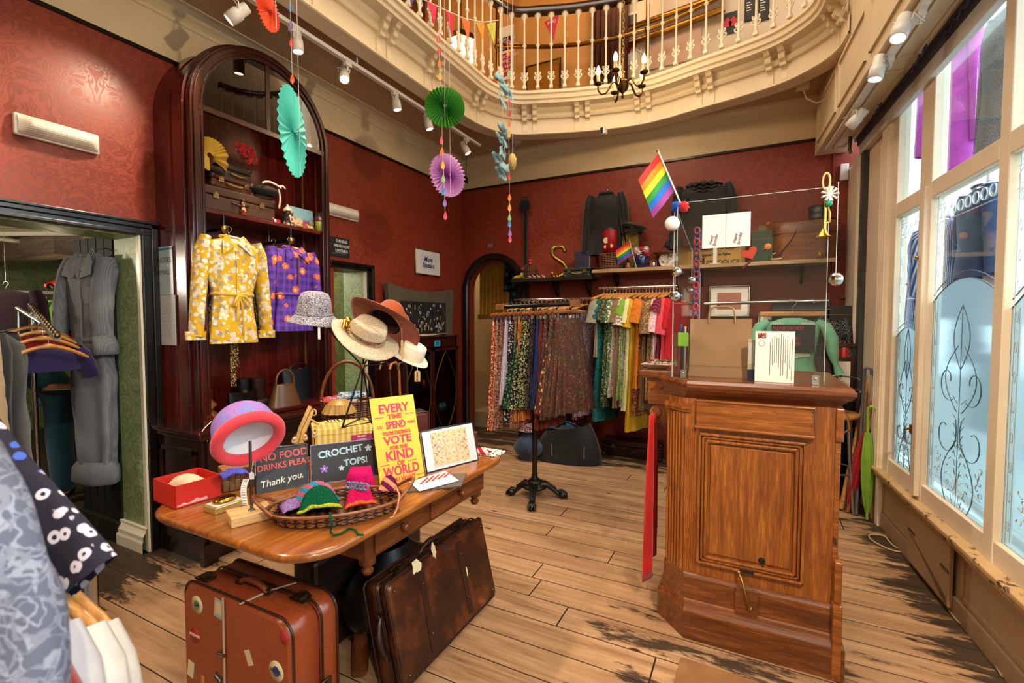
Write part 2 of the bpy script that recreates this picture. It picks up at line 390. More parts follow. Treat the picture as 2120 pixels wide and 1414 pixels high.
# gallery edge: straight down the left side, round the corner, gently bowed along the back, round to the beam
key=[(-2.41,-1.7),(-2.41,.6),(-2.41,2.6),(-2.405,3.5),(-2.385,4.0),(-2.22,4.35),(-1.88,4.51),(-1.55,4.62),(-1.117,4.705),(-.80,4.69),(-.427,4.59),(-.1,4.51),(.194,4.40),(.40,4.22),(.50,4.05),(.535,3.85)]
def catmull(k, n):
 out=[]
 for i in range(len(k)-1):
  p=[V(k[max(0, min(len(k)-1, i+d))]).to_3d()for d in(-1,0,1,2)]
  for j in range(n):
   t=j/n; out.append(.5*((2*p[1])+(-p[0]+p[2])*t+(2*p[0]-5*p[1]+4*p[2]-p[3])*t*t+(-p[0]+3*p[1]-3*p[2]+p[3])*t**3))
 return out+[V(k[-1]).to_3d()]
EDGE=catmull(key,6)
for p in EDGE:p.z=0
# travel runs +y then +x, so the void is to the right: offsets are negative towards it
prof=[(.13,3.345),(.13,3.28),(0,3.28),(-.012,3.285),(-.012,3.295),(-.005,3.30),(-.005,3.425),(-.03,3.43),(-.042,3.45),(-.036,3.475),(-.02,3.485),(-.035,3.50),(-.05,3.525),(-.14,3.53),(-.145,3.555),(-.16,3.565),(-.165,3.60),(-.18,3.61),(-.18,3.635),(-.165,3.645),(-.12,3.66),(.05,3.66)]
g=G(); g.sweep(EDGE, prof); struct(g.build('trim_6', m_cream))
def along(path, d):
 for a, b in zip(path, path[1:]):
  l=(b-a).length
  if d<=l:t=(b-a).normalized(); return a+t*d, V((t.y,-t.x,0))
  d-=l
 t=(path[-1]-path[-2]).normalized(); return path[-1], V((t.y,-t.x,0))
def near(path, q):
 best=None; d=0
 for a, b in zip(path, path[1:]):
  l=(b-a).length; t=max(0, min(1,(q-a).dot(b-a)/(l*l))); p=a+(b-a)*t; e=(p-q).length
  if best is None or e<best[0]:best=(e, d+l*t)
  d+=l
 return best[1]
# paired scroll brackets under the nosing
br=[(0,.0),(.012,.0),(.016,.03),(.012,.10),(.018,.115),(.05,.12),(.055,.135),(.045,.15),(.075,.165),(.085,.19),(.075,.21),(.10,.215),(.11,.235),(.13,.25),(0,.25)]
dist=[near(EDGE, onZ(px, py,3.28).to_2d().to_3d())for px, py in((634,12),(794,122),(908,185),(985,253),(1097,278),(1206,275),(1333,257),(1463,224),(1605,173),(1735,95))]
gb=G(); gb.prism(br,.045)
bm_=None
cb=thing('bracket_pairs', 'cream scroll brackets in pairs carrying the edge of the gallery', 'gallery brackets')
d0=dist[0]
for d in[d0-.75*3, d0-.75*2, d0-.75]+dist:
 if d<0:continue
 p, nn=along(EDGE, d); a=math.atan2(nn.y, nn.x)
 for s_ in(-.052,.052):
  if bm_ is None:bm_=gb.build('bracket', m_cream, cb, bevel=.004); o=bm_
  else:o=bm_.copy(); COL.objects.link(o); o.parent=cb
  t=V((-nn.y, nn.x,0)); o.location=p+t*(s_-.0225)+V((0,0,3.283)); o.rotation_euler=(0,0, a)
# ceiling under the gallery (with the void cut out) and gallery floor
def ring(z, flip, off):
 e=[]
 for i, p in enumerate(EDGE):
  a=EDGE[max(0, i-1)]; b=EDGE[min(len(EDGE)-1, i+1)]; t=(b-a).normalized(); e.append(p+V((-t.y, t.x,0))*off)
 n=len(e); out=[]
 for p in e:
  if p.y<4.0 and p.x<0:out.append((XL, p.y, z))
  elif p.x>.2:out.append((max(p.x,.8), YB, z)if p.x>.3 else(p.x, YB, z))
  else:out.append((max(XL, p.x-max(0,(4.6-p.y))*2), YB, z))
 vs=[(p.x, p.y, z)for p in e]+out; fs=[(i, i+1, n+i+1, n+i)for i in range(n-1)]
 k=next(i for i in range(n-1)if out[i][1]<4.5 and out[i+1][1]>4.5)
 vs.append((XL, YB, z)); fs.append((n+k, n+k+1, len(vs)-1))
 return G().add(vs, [f[::-1]for f in fs]if flip else fs)
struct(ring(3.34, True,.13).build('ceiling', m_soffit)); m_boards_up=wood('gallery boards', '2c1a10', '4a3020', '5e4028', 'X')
struct(ring(3.655, False,.0).build('floor_gallery', m_boards_up))
# upper hall walls and ceiling
n_=NT('ochre plaster'); z_=n_.n('TexNoise', {'Vector':n_.co((1.2,1.2,1.2)), 'Scale':1.0, 'Detail':4.0}); m_ochre=n_.out(n_.ramp(z_, [(.3, 'b9823f'),(.7, 'cf9c58')]).outputs[0],.6)
m_pinkish=paint('pink plaster', 'c9a48a', '8a7058',.8)
m_offwhite=paint('upper wall cream', 'cdbba0', '8a7a60',.8)
g=G(); g.box((-4.4, YB+.2,3.66),(-1.55, YB+.3,5.8)); g.box((-3.3, YB-.01,3.6),(-1.55, YB+.2,3.66)); struct(g.build('wall_upper_back', m_ochre))
g=G(); g.box((-1.55, YB+.2,3.66),(.72, YB+.3,5.8)); g.box((-1.55, YB+.1,3.6),(.72, YB+.2,3.66)); struct(g.build('wall_upper_right', m_offwhite))
g=G(); g.box((-4.4,-1.7,3.66),(-4.3,5.3,5.8)); g.box((-4.4,-1.7,3.6),(-3.23,5.2,3.66)); struct(g.build('wall_upper_left', m_ochre))
g=G(); g.box((-4.4,-1.8,5.8),(.9,5.4,5.9)); struct(g.build('ceiling_upper', m_ochre))
g=G(); g.box((-4.4,-1.8,-.05),(1.4,-1.7,5.8)); struct(g.build('wall_front', m_cream2))
# ------------------------------------------------------------------ doorway trims
def bars(name, mat, items, kind='structure', **kw):
 g=G()
 for lo, hi in items:g.box(lo, hi)
 o=g.build(name, mat, **kw)
 if kind:o['kind']=kind
 return o
hd=[]
for x, z0, z1 in((.012,1.905,1.985),(.03,1.945,1.985),(.042,1.968,1.985),(.02,1.905,1.925)):hd.append(((XL, D1a, z0),(XL+x,1.612, z1)))
hd+=[((XL, D1b,0),(XL+.014,1.612,1.985)),((XL,1.575,0),(XL+.03,1.612,1.985)),((XL, D1b,0),(XL+.02, D1b+.012,1.91))]
bars('trim_7', m_black, hd, bevel=.004)
hd=[]
for x, z0, z1 in((.014, D2z,1.92),(.03,1.89,1.92)):hd.append(((XL, D2a-.05, z0),(XL+x,3.45, z1)))
hd+=[((XL, D2b,0),(XL+.014,3.45,1.92)),((XL,3.42,0),(XL+.03,3.45,1.92))]
bars('trim_8', m_black, hd, bevel=.004)
m_gloss=paint('white gloss trim', 'd9d2bc', '8a7a5a',.75,.25)
bars('trim_9', m_gloss, [((XL-.03, D1b-.012,.0),(XL+.002, D1b,1.905)),((XL-.03, D2b-.012,0),(XL+.002, D2b, D2z))])
g=G(); sk=[(0,0),(.035,0),(.035,.06),(.03,.075),(.03,.10),(.02,.115),(.012,.13),(.012,.145),(0,.15)]
g.sweep([(XL, D1b-.009,0),(XI-.02, D1b-.009,0)], [(o, z)for o, z in sk]); struct(g.build('baseboard_left', m_gloss))
# ------------------------------------------------------------------ green room beyond
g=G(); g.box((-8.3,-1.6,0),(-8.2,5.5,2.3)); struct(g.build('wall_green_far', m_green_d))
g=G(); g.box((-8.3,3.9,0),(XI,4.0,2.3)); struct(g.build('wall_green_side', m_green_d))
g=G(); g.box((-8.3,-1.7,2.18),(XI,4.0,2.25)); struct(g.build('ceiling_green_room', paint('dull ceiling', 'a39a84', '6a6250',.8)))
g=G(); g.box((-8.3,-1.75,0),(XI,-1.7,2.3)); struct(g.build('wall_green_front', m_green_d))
# ================================================================== SHOP FRONT
yA, yB_, yC, yD, yE, yF=3.86,3.49,3.33,2.675,2.60,1.45
zs, zt, zu=.495,2.06,2.15
wx=lambda d:(lambda y:WX(y)+d)
g=G()
# stiles and rails of the glazed front (frame plane 0..+.05)
for y0, y1 in((yA, yA+.10),(yC, yB_),(yE, yD),(yF-.1, yF),(.2,.3),(-.9,-.8)):quadbox(g, y0, y1, wx(-.012), wx(.05), zs-.1,3.1)
ys_=[(yA, yB_),(yC, yD),(yE, yF),(yF-.1,.3),(.2,-.8)]
for a, b in ys_:
 lo, hi=min(a, b), max(a, b)
 quadbox(g, lo, hi, wx(-.008), wx(.05), zs-.1, zs); quadbox(g, lo, hi, wx(-.012), wx(.05), zt, zu); quadbox(g, lo, hi, wx(-.008), wx(.05),2.98,3.1)
quadbox(g,3.345,3.40, wx(-.035), wx(.0),.42,2.13)
struct(g.build('trim_10', m_frame, bevel=.004))
g=G()
quadbox(g,-1.7,4.22, wx(-.06), wx(.06),.375,.40); quadbox(g,-1.7,4.22, wx(-.045), wx(.06),.345,.378)
struct(g.build('trim_11', paint('chipped sill paint', 'b89a70', '3a2415',.57), bevel=.006))
g=G()
quadbox(g,-1.7,4.5, wx(0), wx(.06),0,.36); quadbox(g,-1.7,3.43, wx(-.012), wx(0),.0,.09); quadbox(g,3.43,4.5, wx(-.012), wx(0),.0,.10)
for a, b in((3.95,3.48),(2.85,2.1),(1.95,1.2)):
 quadbox(g, b, a, wx(-.006), wx(0),.30,.32); quadbox(g, b, a, wx(-.006), wx(0),.11,.13)
 quadbox(g, a-.015, a, wx(-.006), wx(0),.11,.32); quadbox(g, b, b+.015, wx(-.006), wx(0),.11,.32)
struct(g.build('wall_right', m_dado))
# hatch door in the dado, hinged on black strap plates
t=thing('hatch_door', 'tan painted hatch door in the panelling under the shop window sill', 'hatch',(WX(3.17),3.17,0), R(4))
g=G(); g.box((-.03,-.26,.03),(-.012,.25,.345)); g.build('door_panel', paint('hatch paint', 'a5876a', '4a3020',.7), t, bevel=.003)
g=G(); g.cbox((-.031,.2,.21),(.004,.09,.014), RX(0)); g.build('hinge', m_black, t); g=G(); g.cbox((-.031,-.215,.20),(.004,.085,.014)); g.build('hinge', m_black, t)
g=G(); g.add([(-.0305,.23,.19),(-.0305,.2,.19),(-.0305,-.24,.035),(-.0305,-.24,.075)], [(0,1,2,3)]); g.build('brace_mark', paint('brace', '6a5038', '3a2415',.7), t, solid=.002)
# pilaster and track at the far end of the shop front
g=G(); quadbox(g,3.96,4.12, wx(-.03), wx(.05),.0,3.1)
for d in(3.98,4.02,4.06,4.10):quadbox(g, d-.008, d+.008, wx(-.04), wx(.0),.36,2.62)
quadbox(g,4.12,4.62, wx(-.005), wx(.06),0,3.1)
struct(g.build('trim_12', m_frame, bevel=.003))
g=G(); g.box((.715,4.60,0),(.735,5.0,2.70)); struct(g.build('trim_13', m_frame))
g=G(); g.box((.737,4.5,0),(.80,4.62,2.72)); g.box((.78,4.4,0),(.84,5.0,2.72)); struct(g.build('trim_14', plain('dark shutter track', '2c2c2e',.5)))
g=G(); g.box((.60, YB-.015,2.0),(.615, YB,2.85)); struct(g.build('trim_15', m_red))
# roller shutter box: navy housing with a pale bottom rail
navy=cloth('navy shutter fabric', '191c40', '0e1024'); t=thing('roller_shutter', 'rolled up navy blue shutter with a pale bottom rail above the shop window', 'shutter')
g=G(); quadbox(g,-1.7,4.7, lambda y:BX(y)+.22, wx(.06),2.83,2.9); quadbox(g,-1.7,4.66, wx(-.05), wx(.04),2.78,2.86); g.build('housing', navy, t)
g=G(); quadbox(g,-1.7,4.62, wx(-.045), wx(-.005),2.70,2.785); g.build('bottom_rail', plain('pale rail', 'c9c6bf',.4), t, bevel=.004)
g=G()
for k in range(9):g.tube([(WX(4.5-k*.7)-.06,4.5-k*.7-q*.62,2.80+.012*math.sin(q*40))for q in[i/24 for i in range(25)]],.006,5)
g.build('trim_cord', plain('navy cord', '22264a',.6), t)
# glass panes
def frosted():
 n=NT('acid etched glass'); n.t.nodes.remove(n.b); o=n.t.nodes['Material Output']
 rf=n.n('BsdfRefraction', {'Color':hexc('cadade'), 'Roughness':.2, 'IOR':1.1}); tl=n.n('BsdfTranslucent', {'Color':hexc('c8d8dc')}); gl=n.n('BsdfGlossy', {'Roughness':.3})
 m1=n.n('MixShader', {0:.25,1:rf,2:tl}); m2=n.n('MixShader', {0:.05,1:m1,2:gl}); n.t.links.new(m2.outputs[0], o.inputs[0]); return n.m
m_frost=frosted(); m_clear=glass('clear window glass', 'f2fbfd',.0,.95,.3); m_etch=plain('etched line', '48606a',.4)
m_etchw=plain('bright etched line', 'd6e6ea',.4)
def pane(n, y0, y1, z0, z1, ztop=None, far=False):
 """etched pane: frosted below an arched line, clear above it, with cut ornament"""
 lo, hi=min(y0, y1), max(y0, y1); w=hi-lo; ym=(lo+hi)/2; ag=math.atan(.07)
 root=bpy.data.objects.new('window_%d'%n, None); COL.objects.link(root); root.location=(WX(ym)+.02, ym,0); root.rotation_euler=(0,0, math.atan(.07)); root['kind']='structure'
 if ztop is None:
  g=G().box((0,-w/2, z0),(.004, w/2, z1)); struct(g.build('pane', m_clear, root)); return root
 N=14; arc_=[(-w/2+w*i/N, ztop+.16*w*(math.sin(PI*i/N))**.8)for i in range(N+1)]
 g=G(); g.prism([(-w/2, z0)]+[(w/2, z0)]+arc_[::-1],.004, RZ(PI/2)); struct(g.build('frosted_pane', m_frost, root))
 g=G(); g.prism([(w/2, z1),(-w/2, z1)]+arc_,.004, RZ(PI/2)); struct(g.build('pane', m_clear, root))
 g=G(); gw=G()
 def cur(gg, pts, r=.0035):gg.tube([(-.003, y, z)for y, z in pts], r,5, caps=False, flat=.3)
 sc=min(w,.62)
 for dz in(.0,.035):cur(g, [(y, z+dz)for y, z in arc_],.003 if dz else.005)
 for s in(-1,1):
  cur(gw, [(s*(w/2-.05), z0+.02),(s*(w/2-.05), ztop)],.003); cur(gw, [(s*(w/2-.018), z0),(s*(w/2-.018), z1)],.004)
  for q in range(14):cur(gw, [(s*(w/2-.034)+.009*math.cos(a), z0+.08+q*.12+.022*math.sin(a))for a in[i*PI/4 for i in range(9)]],.002)
 zc=z0+.62*(ztop-z0)
 cur(gw, [(-w/2, z0+.06),(w/2, z0+.06)],.003); cur(gw, [(-w/2, z0+.085),(w/2, z0+.085)],.0025)
 for q in range(2):cur(gw, [(-w/2, z1-.05-q*.09),(w/2, z1-.05-q*.09)],.0025)
 for q in range(max(3, int(w/.07))):
  yy=-w/2+w*(q+.5)/max(3, int(w/.07)); cur(gw, [(yy+.028*math.cos(a), z1-.095+.028*math.sin(a))for a in[i*PI/5 for i in range(11)]],.0025)
 def spiral(y, z, r, a0, turns, s, gg):
  cur(gg, [(y+s*r*(1-.75*t)*math.cos(a0+turns*2*PI*t), z+r*(1-.75*t)*math.sin(a0+turns*2*PI*t))for t in[i/20 for i in range(21)]],.004)
 for s in(-1,1):
  spiral(s*sc*.22, zc-.28, sc*.21, PI*.8,.9, s, g); spiral(s*sc*.20, zc-.02, sc*.17,-PI*.7,.85, s, g); spiral(s*sc*.1, zc-.52, sc*.12, PI*.4,.8, s, gw)
  cur(g, [(s*sc*(.02+.24*math.sin(PI*t)), zc-.30-.42*t)for t in[i/12 for i in range(13)]],.0035)
  cur(g, [(s*sc*(.01+.12*math.sin(PI*t)), zc+.05+.30*t)for t in[i/12 for i in range(13)]],.003)
  cur(g, [(s*sc*(.05+.2*math.sin(PI*t)), zc+.16-.32*t)for t in[i/12 for i in range(13)]],.003)
  for q in range(9):
   t=q/8; y=s*sc*(.02+.17*math.sin(PI*t)); z=zc-.33-.32*t
   cur(g, [(y, z),(y-s*.02, z+.014)],.003)
   cur(g, [(s*sc*.03, zc-.12-t*.35),(s*sc*(.05+.06*(1-t)), zc-.09-t*.35)],.0025)
  for q in range(5):spiral(s*(w/2-.11-.02*(q%2)), z0+.12+.03*q,.022, q,.7, s, gw)
  cur(gw, [(s*(w*.5-.10), z0+.1),(s*sc*.12, z0+.14),(0, z0+.1)],.003)
 cur(g, [(0, zc-.75),(0, zc+.36)],.0025)
 for q in range(7):cur(gw, [(0, zc-.72),((q-3)*sc*.045, zc-.60+.02*(3-abs(q-3)))],.0025)
 g.build('etched_ornament', m_etch, root); gw.build('etched_border', m_etchw, root)
 return root
pane(1, yA, yB_, zs, zt,1.30); pane(2, yC, yD, zs, zt,1.50); pane(3, yE, yF, zs, zt,1.45); pane(4, yF-.1,.3, zs, zt,1.45)
pane(5, yA, yB_, zu,2.98); pane(6, yC, yD, zu,2.98); pane(7, yE, yF, zu,2.98); pane(8, yF-.1,.3, zu,2.98)
# brass catches on the narrow casement
for i, z in enumerate((1.44,.70)):
 p=onW(1908,535,-.02)if i==0 else onW(1886,888,-.02)
 t=thing('casement_catch',('upper' if i==0 else 'lower')+' brass turn catch on the narrow etched casement', 'catch', p,0, 'brass catches on the casement')
 g=G(); g.cbox((0,0,0),(.012,.03,.05)); g.build('plate', metal('aged brass', 'a07a3a',.35), t, bevel=.002)
 g=G(); g.tube([(-.006,0,0),(-.025,-.002,0),(-.03,-.03,.005)],.006,8); g.ball((-.03,-.035,.005),.009,8,6); g.build('knob', metal('aged brass', 'a07a3a',.35), t)
# bay beyond the glass: display floor and the street beyond
m_bay=paint('bay boards', 'c8ccc8', '8a8a80',.8)
g=G(); g.box((1.05,-1.5,.40),(2.1,4.6,.45)); struct(g.build('floor_bay', m_bay))
g=G(); g.box((1.05,4.55,.4),(2.1,4.6,1.0)); struct(g.build('wall_bay', m_bay))
g=G(); g.box((2.07,-1.5,.4),(2.12,4.6,.75)); g.box((2.07,-1.5,3.1),(2.12,4.6,3.16)); struct(g.build('trim_16', m_frame))
g=G(); g.box((9.0,-9,0),(9.2,22,2.6)); struct(g.build('wall_street', plain('pale street front', 'dfe4e6',.7)))
g=G(); g.box((2.15,-8,-.02),(9,22,0)); struct(g.build('ground_street', plain('pavement', 'c4c8ca',.8)))
# ================================================================== BALUSTRADE
m_bal=paint('white baluster paint', 'dcd2ba', '9a7a50',.74); m_rail=plain('dark polished handrail', '24100a',.18,0,.6)
t=thing('gallery_balustrade', 'white iron balusters with dark handrail round the upper gallery', 'balustrade')
RAILP=[]
for i, p in enumerate(EDGE):
 a=EDGE[max(0, i-1)]; b=EDGE[min(len(EDGE)-1, i+1)]; q=(b-a).normalized(); RAILP.append(p+V((q.y,-q.x,0))*.16)
g=G(); g.sweep(RAILP, [(-.038,4.365),(-.045,4.39),(-.04,4.42),(-.02,4.435),(.02,4.435),(.04,4.42),(.045,4.39),(.038,4.365),(-.038,4.365)], smooth=True); g.build('handrail', m_rail, t)
b=G(); b.cbox((0,0,.012),(.034,.034,.024)); b.lathe([(.012,.02),(.016,.03),(.011,.05),(.017,.075),(.013,.09),(.018,.115),(.02,.125),(.012,.14),(.0095,.16),(.0085,.38),(.010,.395),(.019,.405),(.019,.415),(.010,.425),(.0085,.44),(.008,.62),(.012,.64),(.012,.66),(.02,.675),(.026,.69),(.026,.708)],8)
for s in(-1,1):
 for zz, rr, wz in((.095,.018,.9),(.135,.012,.6),(.685,.012,.6)):
  b.tube([(s*.008,0, zz-.02),(s*(.012+rr*.8),0, zz-.005),(s*(.012+rr*1.2),0, zz+.008),(s*(.014+rr),0, zz+.018),(s*(.01+rr*.5),0, zz+.014)],.0065,6)
first=None
total=sum((q-p).length for p, q in zip(RAILP, RAILP[1:])); d=near(RAILP, V((-1.778,4.35,0)))%.13
k=0
while d<total:
 p, nn=along(RAILP, d)
 if p.y>1.3:
  if first is None:o=first=b.build('baluster', m_bal, t)
  else:o=first.copy(); COL.objects.link(o); o.parent=t
  o.location=(p.x, p.y,3.66); o.rotation_euler=(0,0, math.atan2(nn.y, nn.x)-PI/2)
 d+=.13
# bunting on the balustrade
t=thing('bunting', 'string of coloured paper pennants strung along the gallery balusters', 'bunting')
bp=[onX(px, py,-2.19)for px, py in((850,-14),(883,2),(920,20),(960,38),(1000,46),(1032,42))]
g=G(); g.tube(bp,.004,5); g.build('string', plain('white string', 'e0d8c8',.7), t)
for(xa, ya, xb, yb, xc, yc, c)in((848,-12,858,-2,851,14, '4a2a86'),(884,0,904,12,899,52, 'd81e4a'),(922,22,941,32,936,78, 'cc1030'),(955,38,973,45,970,84, 'ee6a30'),(985,46,1002,48,1001,84, 'eea030'),(1008,50,1027,46,1023,92, 'c4cc44')):
 g=G(); g.add([onX(xa, ya,-2.188), onX(xb, yb,-2.188), onX(xc, yc,-2.182)], [(0,1,2)]); g.build('pennant', cloth('pennant '+c, c), t, solid=.002)
# brass pipe rail behind the balusters
m_brass=metal('dull brass', '8a6428',.3)
t=thing('brass_pipe_rail', 'dull brass pipe rail on posts behind the gallery balusters', 'rail')
pts=[onY(px, py,4.95)for px, py in((1040,96),(1130,97),(1200,92),(1270,80),(1340,62),(1400,38),(1460,10),(1500,-12))]
g=G(); g.tube(pts,.022,10); g.build('pipe', m_brass, t)
for px, py in((1030,96),(1341,60)):
 p=onY(px, py,4.95); g=G(); g.tube([(p.x, p.y,3.66),(p.x, p.y,5.2)],.02,10); g.ball((p.x, p.y, p.z),.035,10,8); g.build('post', m_brass, t)
# upper hall: lit wall lantern, dark doorway, posters and frames
t=thing('wall_lantern', 'glowing hexagonal lantern seen between the balusters of the gallery', 'lantern',(-2.93,4.55,4.12))
m_lit=emit('lit lantern glass', 'ffcf8a',2.4)
g=G(); g.lathe([(.10,0),(.15,.02),(.17,.34),(.16,.35)],6, smooth=False); g.build('glass', m_lit, t)
g=G()
for i in range(6):a=i*PI/3; g.tube([(.1*math.cos(a),.1*math.sin(a),0),(.172*math.cos(a),.172*math.sin(a),.35)],.008,5)
g.lathe([(.0,-.06),(.03,-.03),(.11,0)],6); g.lathe([(.18,.35),(.14,.42),(.02,.48),(.0,.5)],6); g.build('frame', metal('lantern bronze', '4a3414',.4), t)
g=G(); g.tube([(0,0,.49),(0,0,1.6)],.006,6); g.build('chain', metal('lantern bronze', '4a3414',.4), t)
t=thing('upper_doorway', 'dark wooden doorway on the upper floor behind the bunting', 'doorway',(-3.3,3.6,3.66))
g=G(); g.box((-.03,0,0),(0,.75,1.95)); g.build('door', wood('dark upper door', '140a06', '2a140c', '3a2014'), t)
g=G(); g.box((-.05,-.12,0),(.03,0,2.06)); g.box((-.05,.75,0),(.03,.87,2.06)); g.box((-.05,-.12,1.95),(.03,.87,2.06)); g.build('frame', wood('brown upper frame', '2a160c', '4a2818', '5e3820'), t)
t=tag(G().box((0,0,0),(.03,.34,1.5)).build('navy_curtain', cloth('navy cloth', '161a2c'), loc=(-3.2,3.1,3.66)), 'navy cloth hanging at the upper doorway behind the red pennants', 'curtain')
YU=YB+.195
def wallsheet(name, label, cat, x0, y0, x1, y1, mat, yy=YU, th=.012, group=None):
 a=onY(x0, y0, yy); b=onY(x1, y1, yy); lo=V((min(a.x, b.x), yy-th, min(a.z, b.z))); hi=V((max(a.x, b.x), yy, max(a.z, b.z)))
 t=thing(name, label, cat,((lo.x+hi.x)/2, yy, lo.z),0, group); w=hi.x-lo.x; h=hi.z-lo.z
 g=G(); g.box((-w/2,-th,0),(w/2,0, h)); g.build('sheet', mat, t); return t, w, h
m_paperw=plain('white paper', 'e6e2da',.7); m_ink=plain('black ink', '0c0b0c',.6); m_redink=plain('red print', 'b8182c',.6)
t, w, h=wallsheet('poster', 'black and red lettered poster on the upper wall near the bowed corner', 'poster',1034,60,1064,162, m_paperw)
g=G(); g.box((-w/2,-.014, h*.55),(w/2*.95,-.012, h*.8)); g.build('black_block', m_ink, t); g=G(); g.box((-w/2,-.014, h*.06),(w/2*.95,-.012, h*.5)); g.build('red_block', m_redink, t)
for i, s in enumerate(('WORK OF', 'ACTION', 'COLLECTION')):text(s,.055, m_paperw, t, T(0,-.0145, h*(.75-.07*i))@FACE_Y)
for i, s in enumerate(('THE VICTORIA', 'PERFECTS', 'A BRA', 'FOREVER')):text(s,.05, m_paperw, t, T(0,-.0145, h*(.43-.09*i))@FACE_Y)
t, w, h=wallsheet('poster', 'white poster with a red band hanging behind the chandelier', 'poster',1270,38,1318,132, m_paperw)
g=G(); g.box((-w/2,-.014, h*.22),(w/2,-.012, h*.42)); g.build('red_band', m_redink, t); g=G(); g.box((-w/2,-.014, h*.45),(w/2,-.012, h*.95)); g.build('picture', plain('dark photo print', '4a4038',.6), t)
text('LAVISH\nNO SAN',.1, m_paperw, t, T(0,-.0145, h*.32)@FACE_Y)
t, w, h=wallsheet('poster', 'small dark poster with red figures on the upper wall', 'poster',1500,30,1526,66, m_ink)
for q in(-.25,.2):g=G(); g.prism([(q*w-.03,.06),(q*w+.03,.06),(q*w+.04, h*.5),(q*w, h*.8),(q*w-.04, h*.5)],.004, T(0,-.016,0)); g.build('red_figure', m_redink, t)
for x0, x1, nm in((1542,1564, 'pale'),(1570,1592, 'drawn')):
 t, w, h=wallsheet('poster', 'black poster with %s at the upper edge of the gallery wall'%('small white lines of text' if nm=='pale' else 'a white line drawing'), 'poster', x0,-20, x1,40, m_ink)
 g=G()
 for k in range(4 if nm=='pale' else 9):g.box((-w*.3,-.014, h*(.3+.08*k)),(-w*.3+w*rnd(.3,.6),-.012, h*(.3+.08*k)+.008))
 g.build('print', m_paperw, t)
t=thing('gilt_picture', 'long gilt framed picture leaning across the upper gallery wall', 'picture',(0,0,0))
a, b, c, d_=[onY(px, py, YU-.07)for px, py in((1300,60),(1500,-12),(1500,18),(1300,92))]
g=G(); g.add([a, b, c, d_], [(0,3,2,1)]); g.build('canvas', plain('dark canvas', '5a4630',.6), t, solid=.01)
g=G(); g.tube([a, b, c, d_],.03,6, True); g.build('frame', metal('gilt', 'a8792c',.35), t)
t, w, h=wallsheet('noticeboard', 'pink panel behind the balusters of the upper gallery', 'panel',1345,62,1452,120, m_pinkish, YU)
p=onY(1142,60,4.9); t=thing('paper_pennant', 'pink bunting triangle with white lettering pinned at the upper wall', 'pennant', p, R(-5))
g=G(); g.prism([(-.09,.1),(.09,.13),(.02,-.13)],.003); g.build('triangle', plain('pink paper', 'c22a4a',.7), t)
text('YOU',.05, m_paperw, t, T(0,-.003,.07)@FACE_Y)
t=thing('mirror', 'tall amber reflecting mirror leaning on the upper wall', 'mirror',(onY(1125,150,5.15).x,5.15,3.93),0)
g=G(); g.box((-.2,-.01,-.25),(.2,0,.42)); g.build('glass', plain('amber mirror', 'c8913c',.15,.6), t); g=G(); g.tube([(-.21,-.01,-.26),(.21,-.01,-.26),(.21,-.01,.43),(-.21,-.01,.43)],.014,6, True); g.build('frame', m_rail, t)
t=thing('amber_curtain', 'brown pleated curtain hanging at the upper wall behind the chandelier', 'curtain',(-1.35,5.03,3.66))
g=G(); g.grid(lambda u, v:(-.22+.36*u,.035*math.sin(u*40), v*2.0),60,1); g.build('pleats', cloth('brown velvet', '5a2c14', '3a180a'), t, solid=.004)
# ================================================================== TRACK LIGHTS
m_wh=plain('white enamel', 'd8d4cc',.35); m_bulb=emit('lit spot lens', 'fff0d0',14.0)
def track(name, label, a, b, drop):
 t=thing(name, label, 'light track'); a=V(a); b=V(b); d=(b-a).normalized(); n=V((-d.y, d.x,0))
 g=G()
 vs=[]
 for p in(a, b):
  for o, z in((-.017,-.012),(-.017,.012),(.017,.012),(.017,-.012)):vs.append(p+n*o+V((0,0, z)))
 g.add(vs, [(0,1,2,3),(7,6,5,4),(0,4,5,1),(1,5,6,2),(2,6,7,3),(3,7,4,0)]); g.build('rail', m_wh, t)
 k=5
 for i in range(k):p=a+(b-a)*((i+.5)/k); g=G(); g.tube([p, p+V((0,0, drop))],.006,6); g.lathe([(.03,0),(.03,.012),(.0,.014)],12, T(p.x, p.y, p.z+drop-.014)); g.build('hanger_rod', m_wh, t)
 return t
track('light_track', 'white lighting track hung below the gallery ceiling beside the arched cupboard',(-2.575,-1.4,3.225),(-2.575,4.34,3.225),.115)
track('light_track', 'white lighting track fixed under the panelled beam of the shop front',(BX(4.75)+.05,4.75,2.825),(BX(-1.4)+.05,-1.4,2.825),.02)
HEADS=0
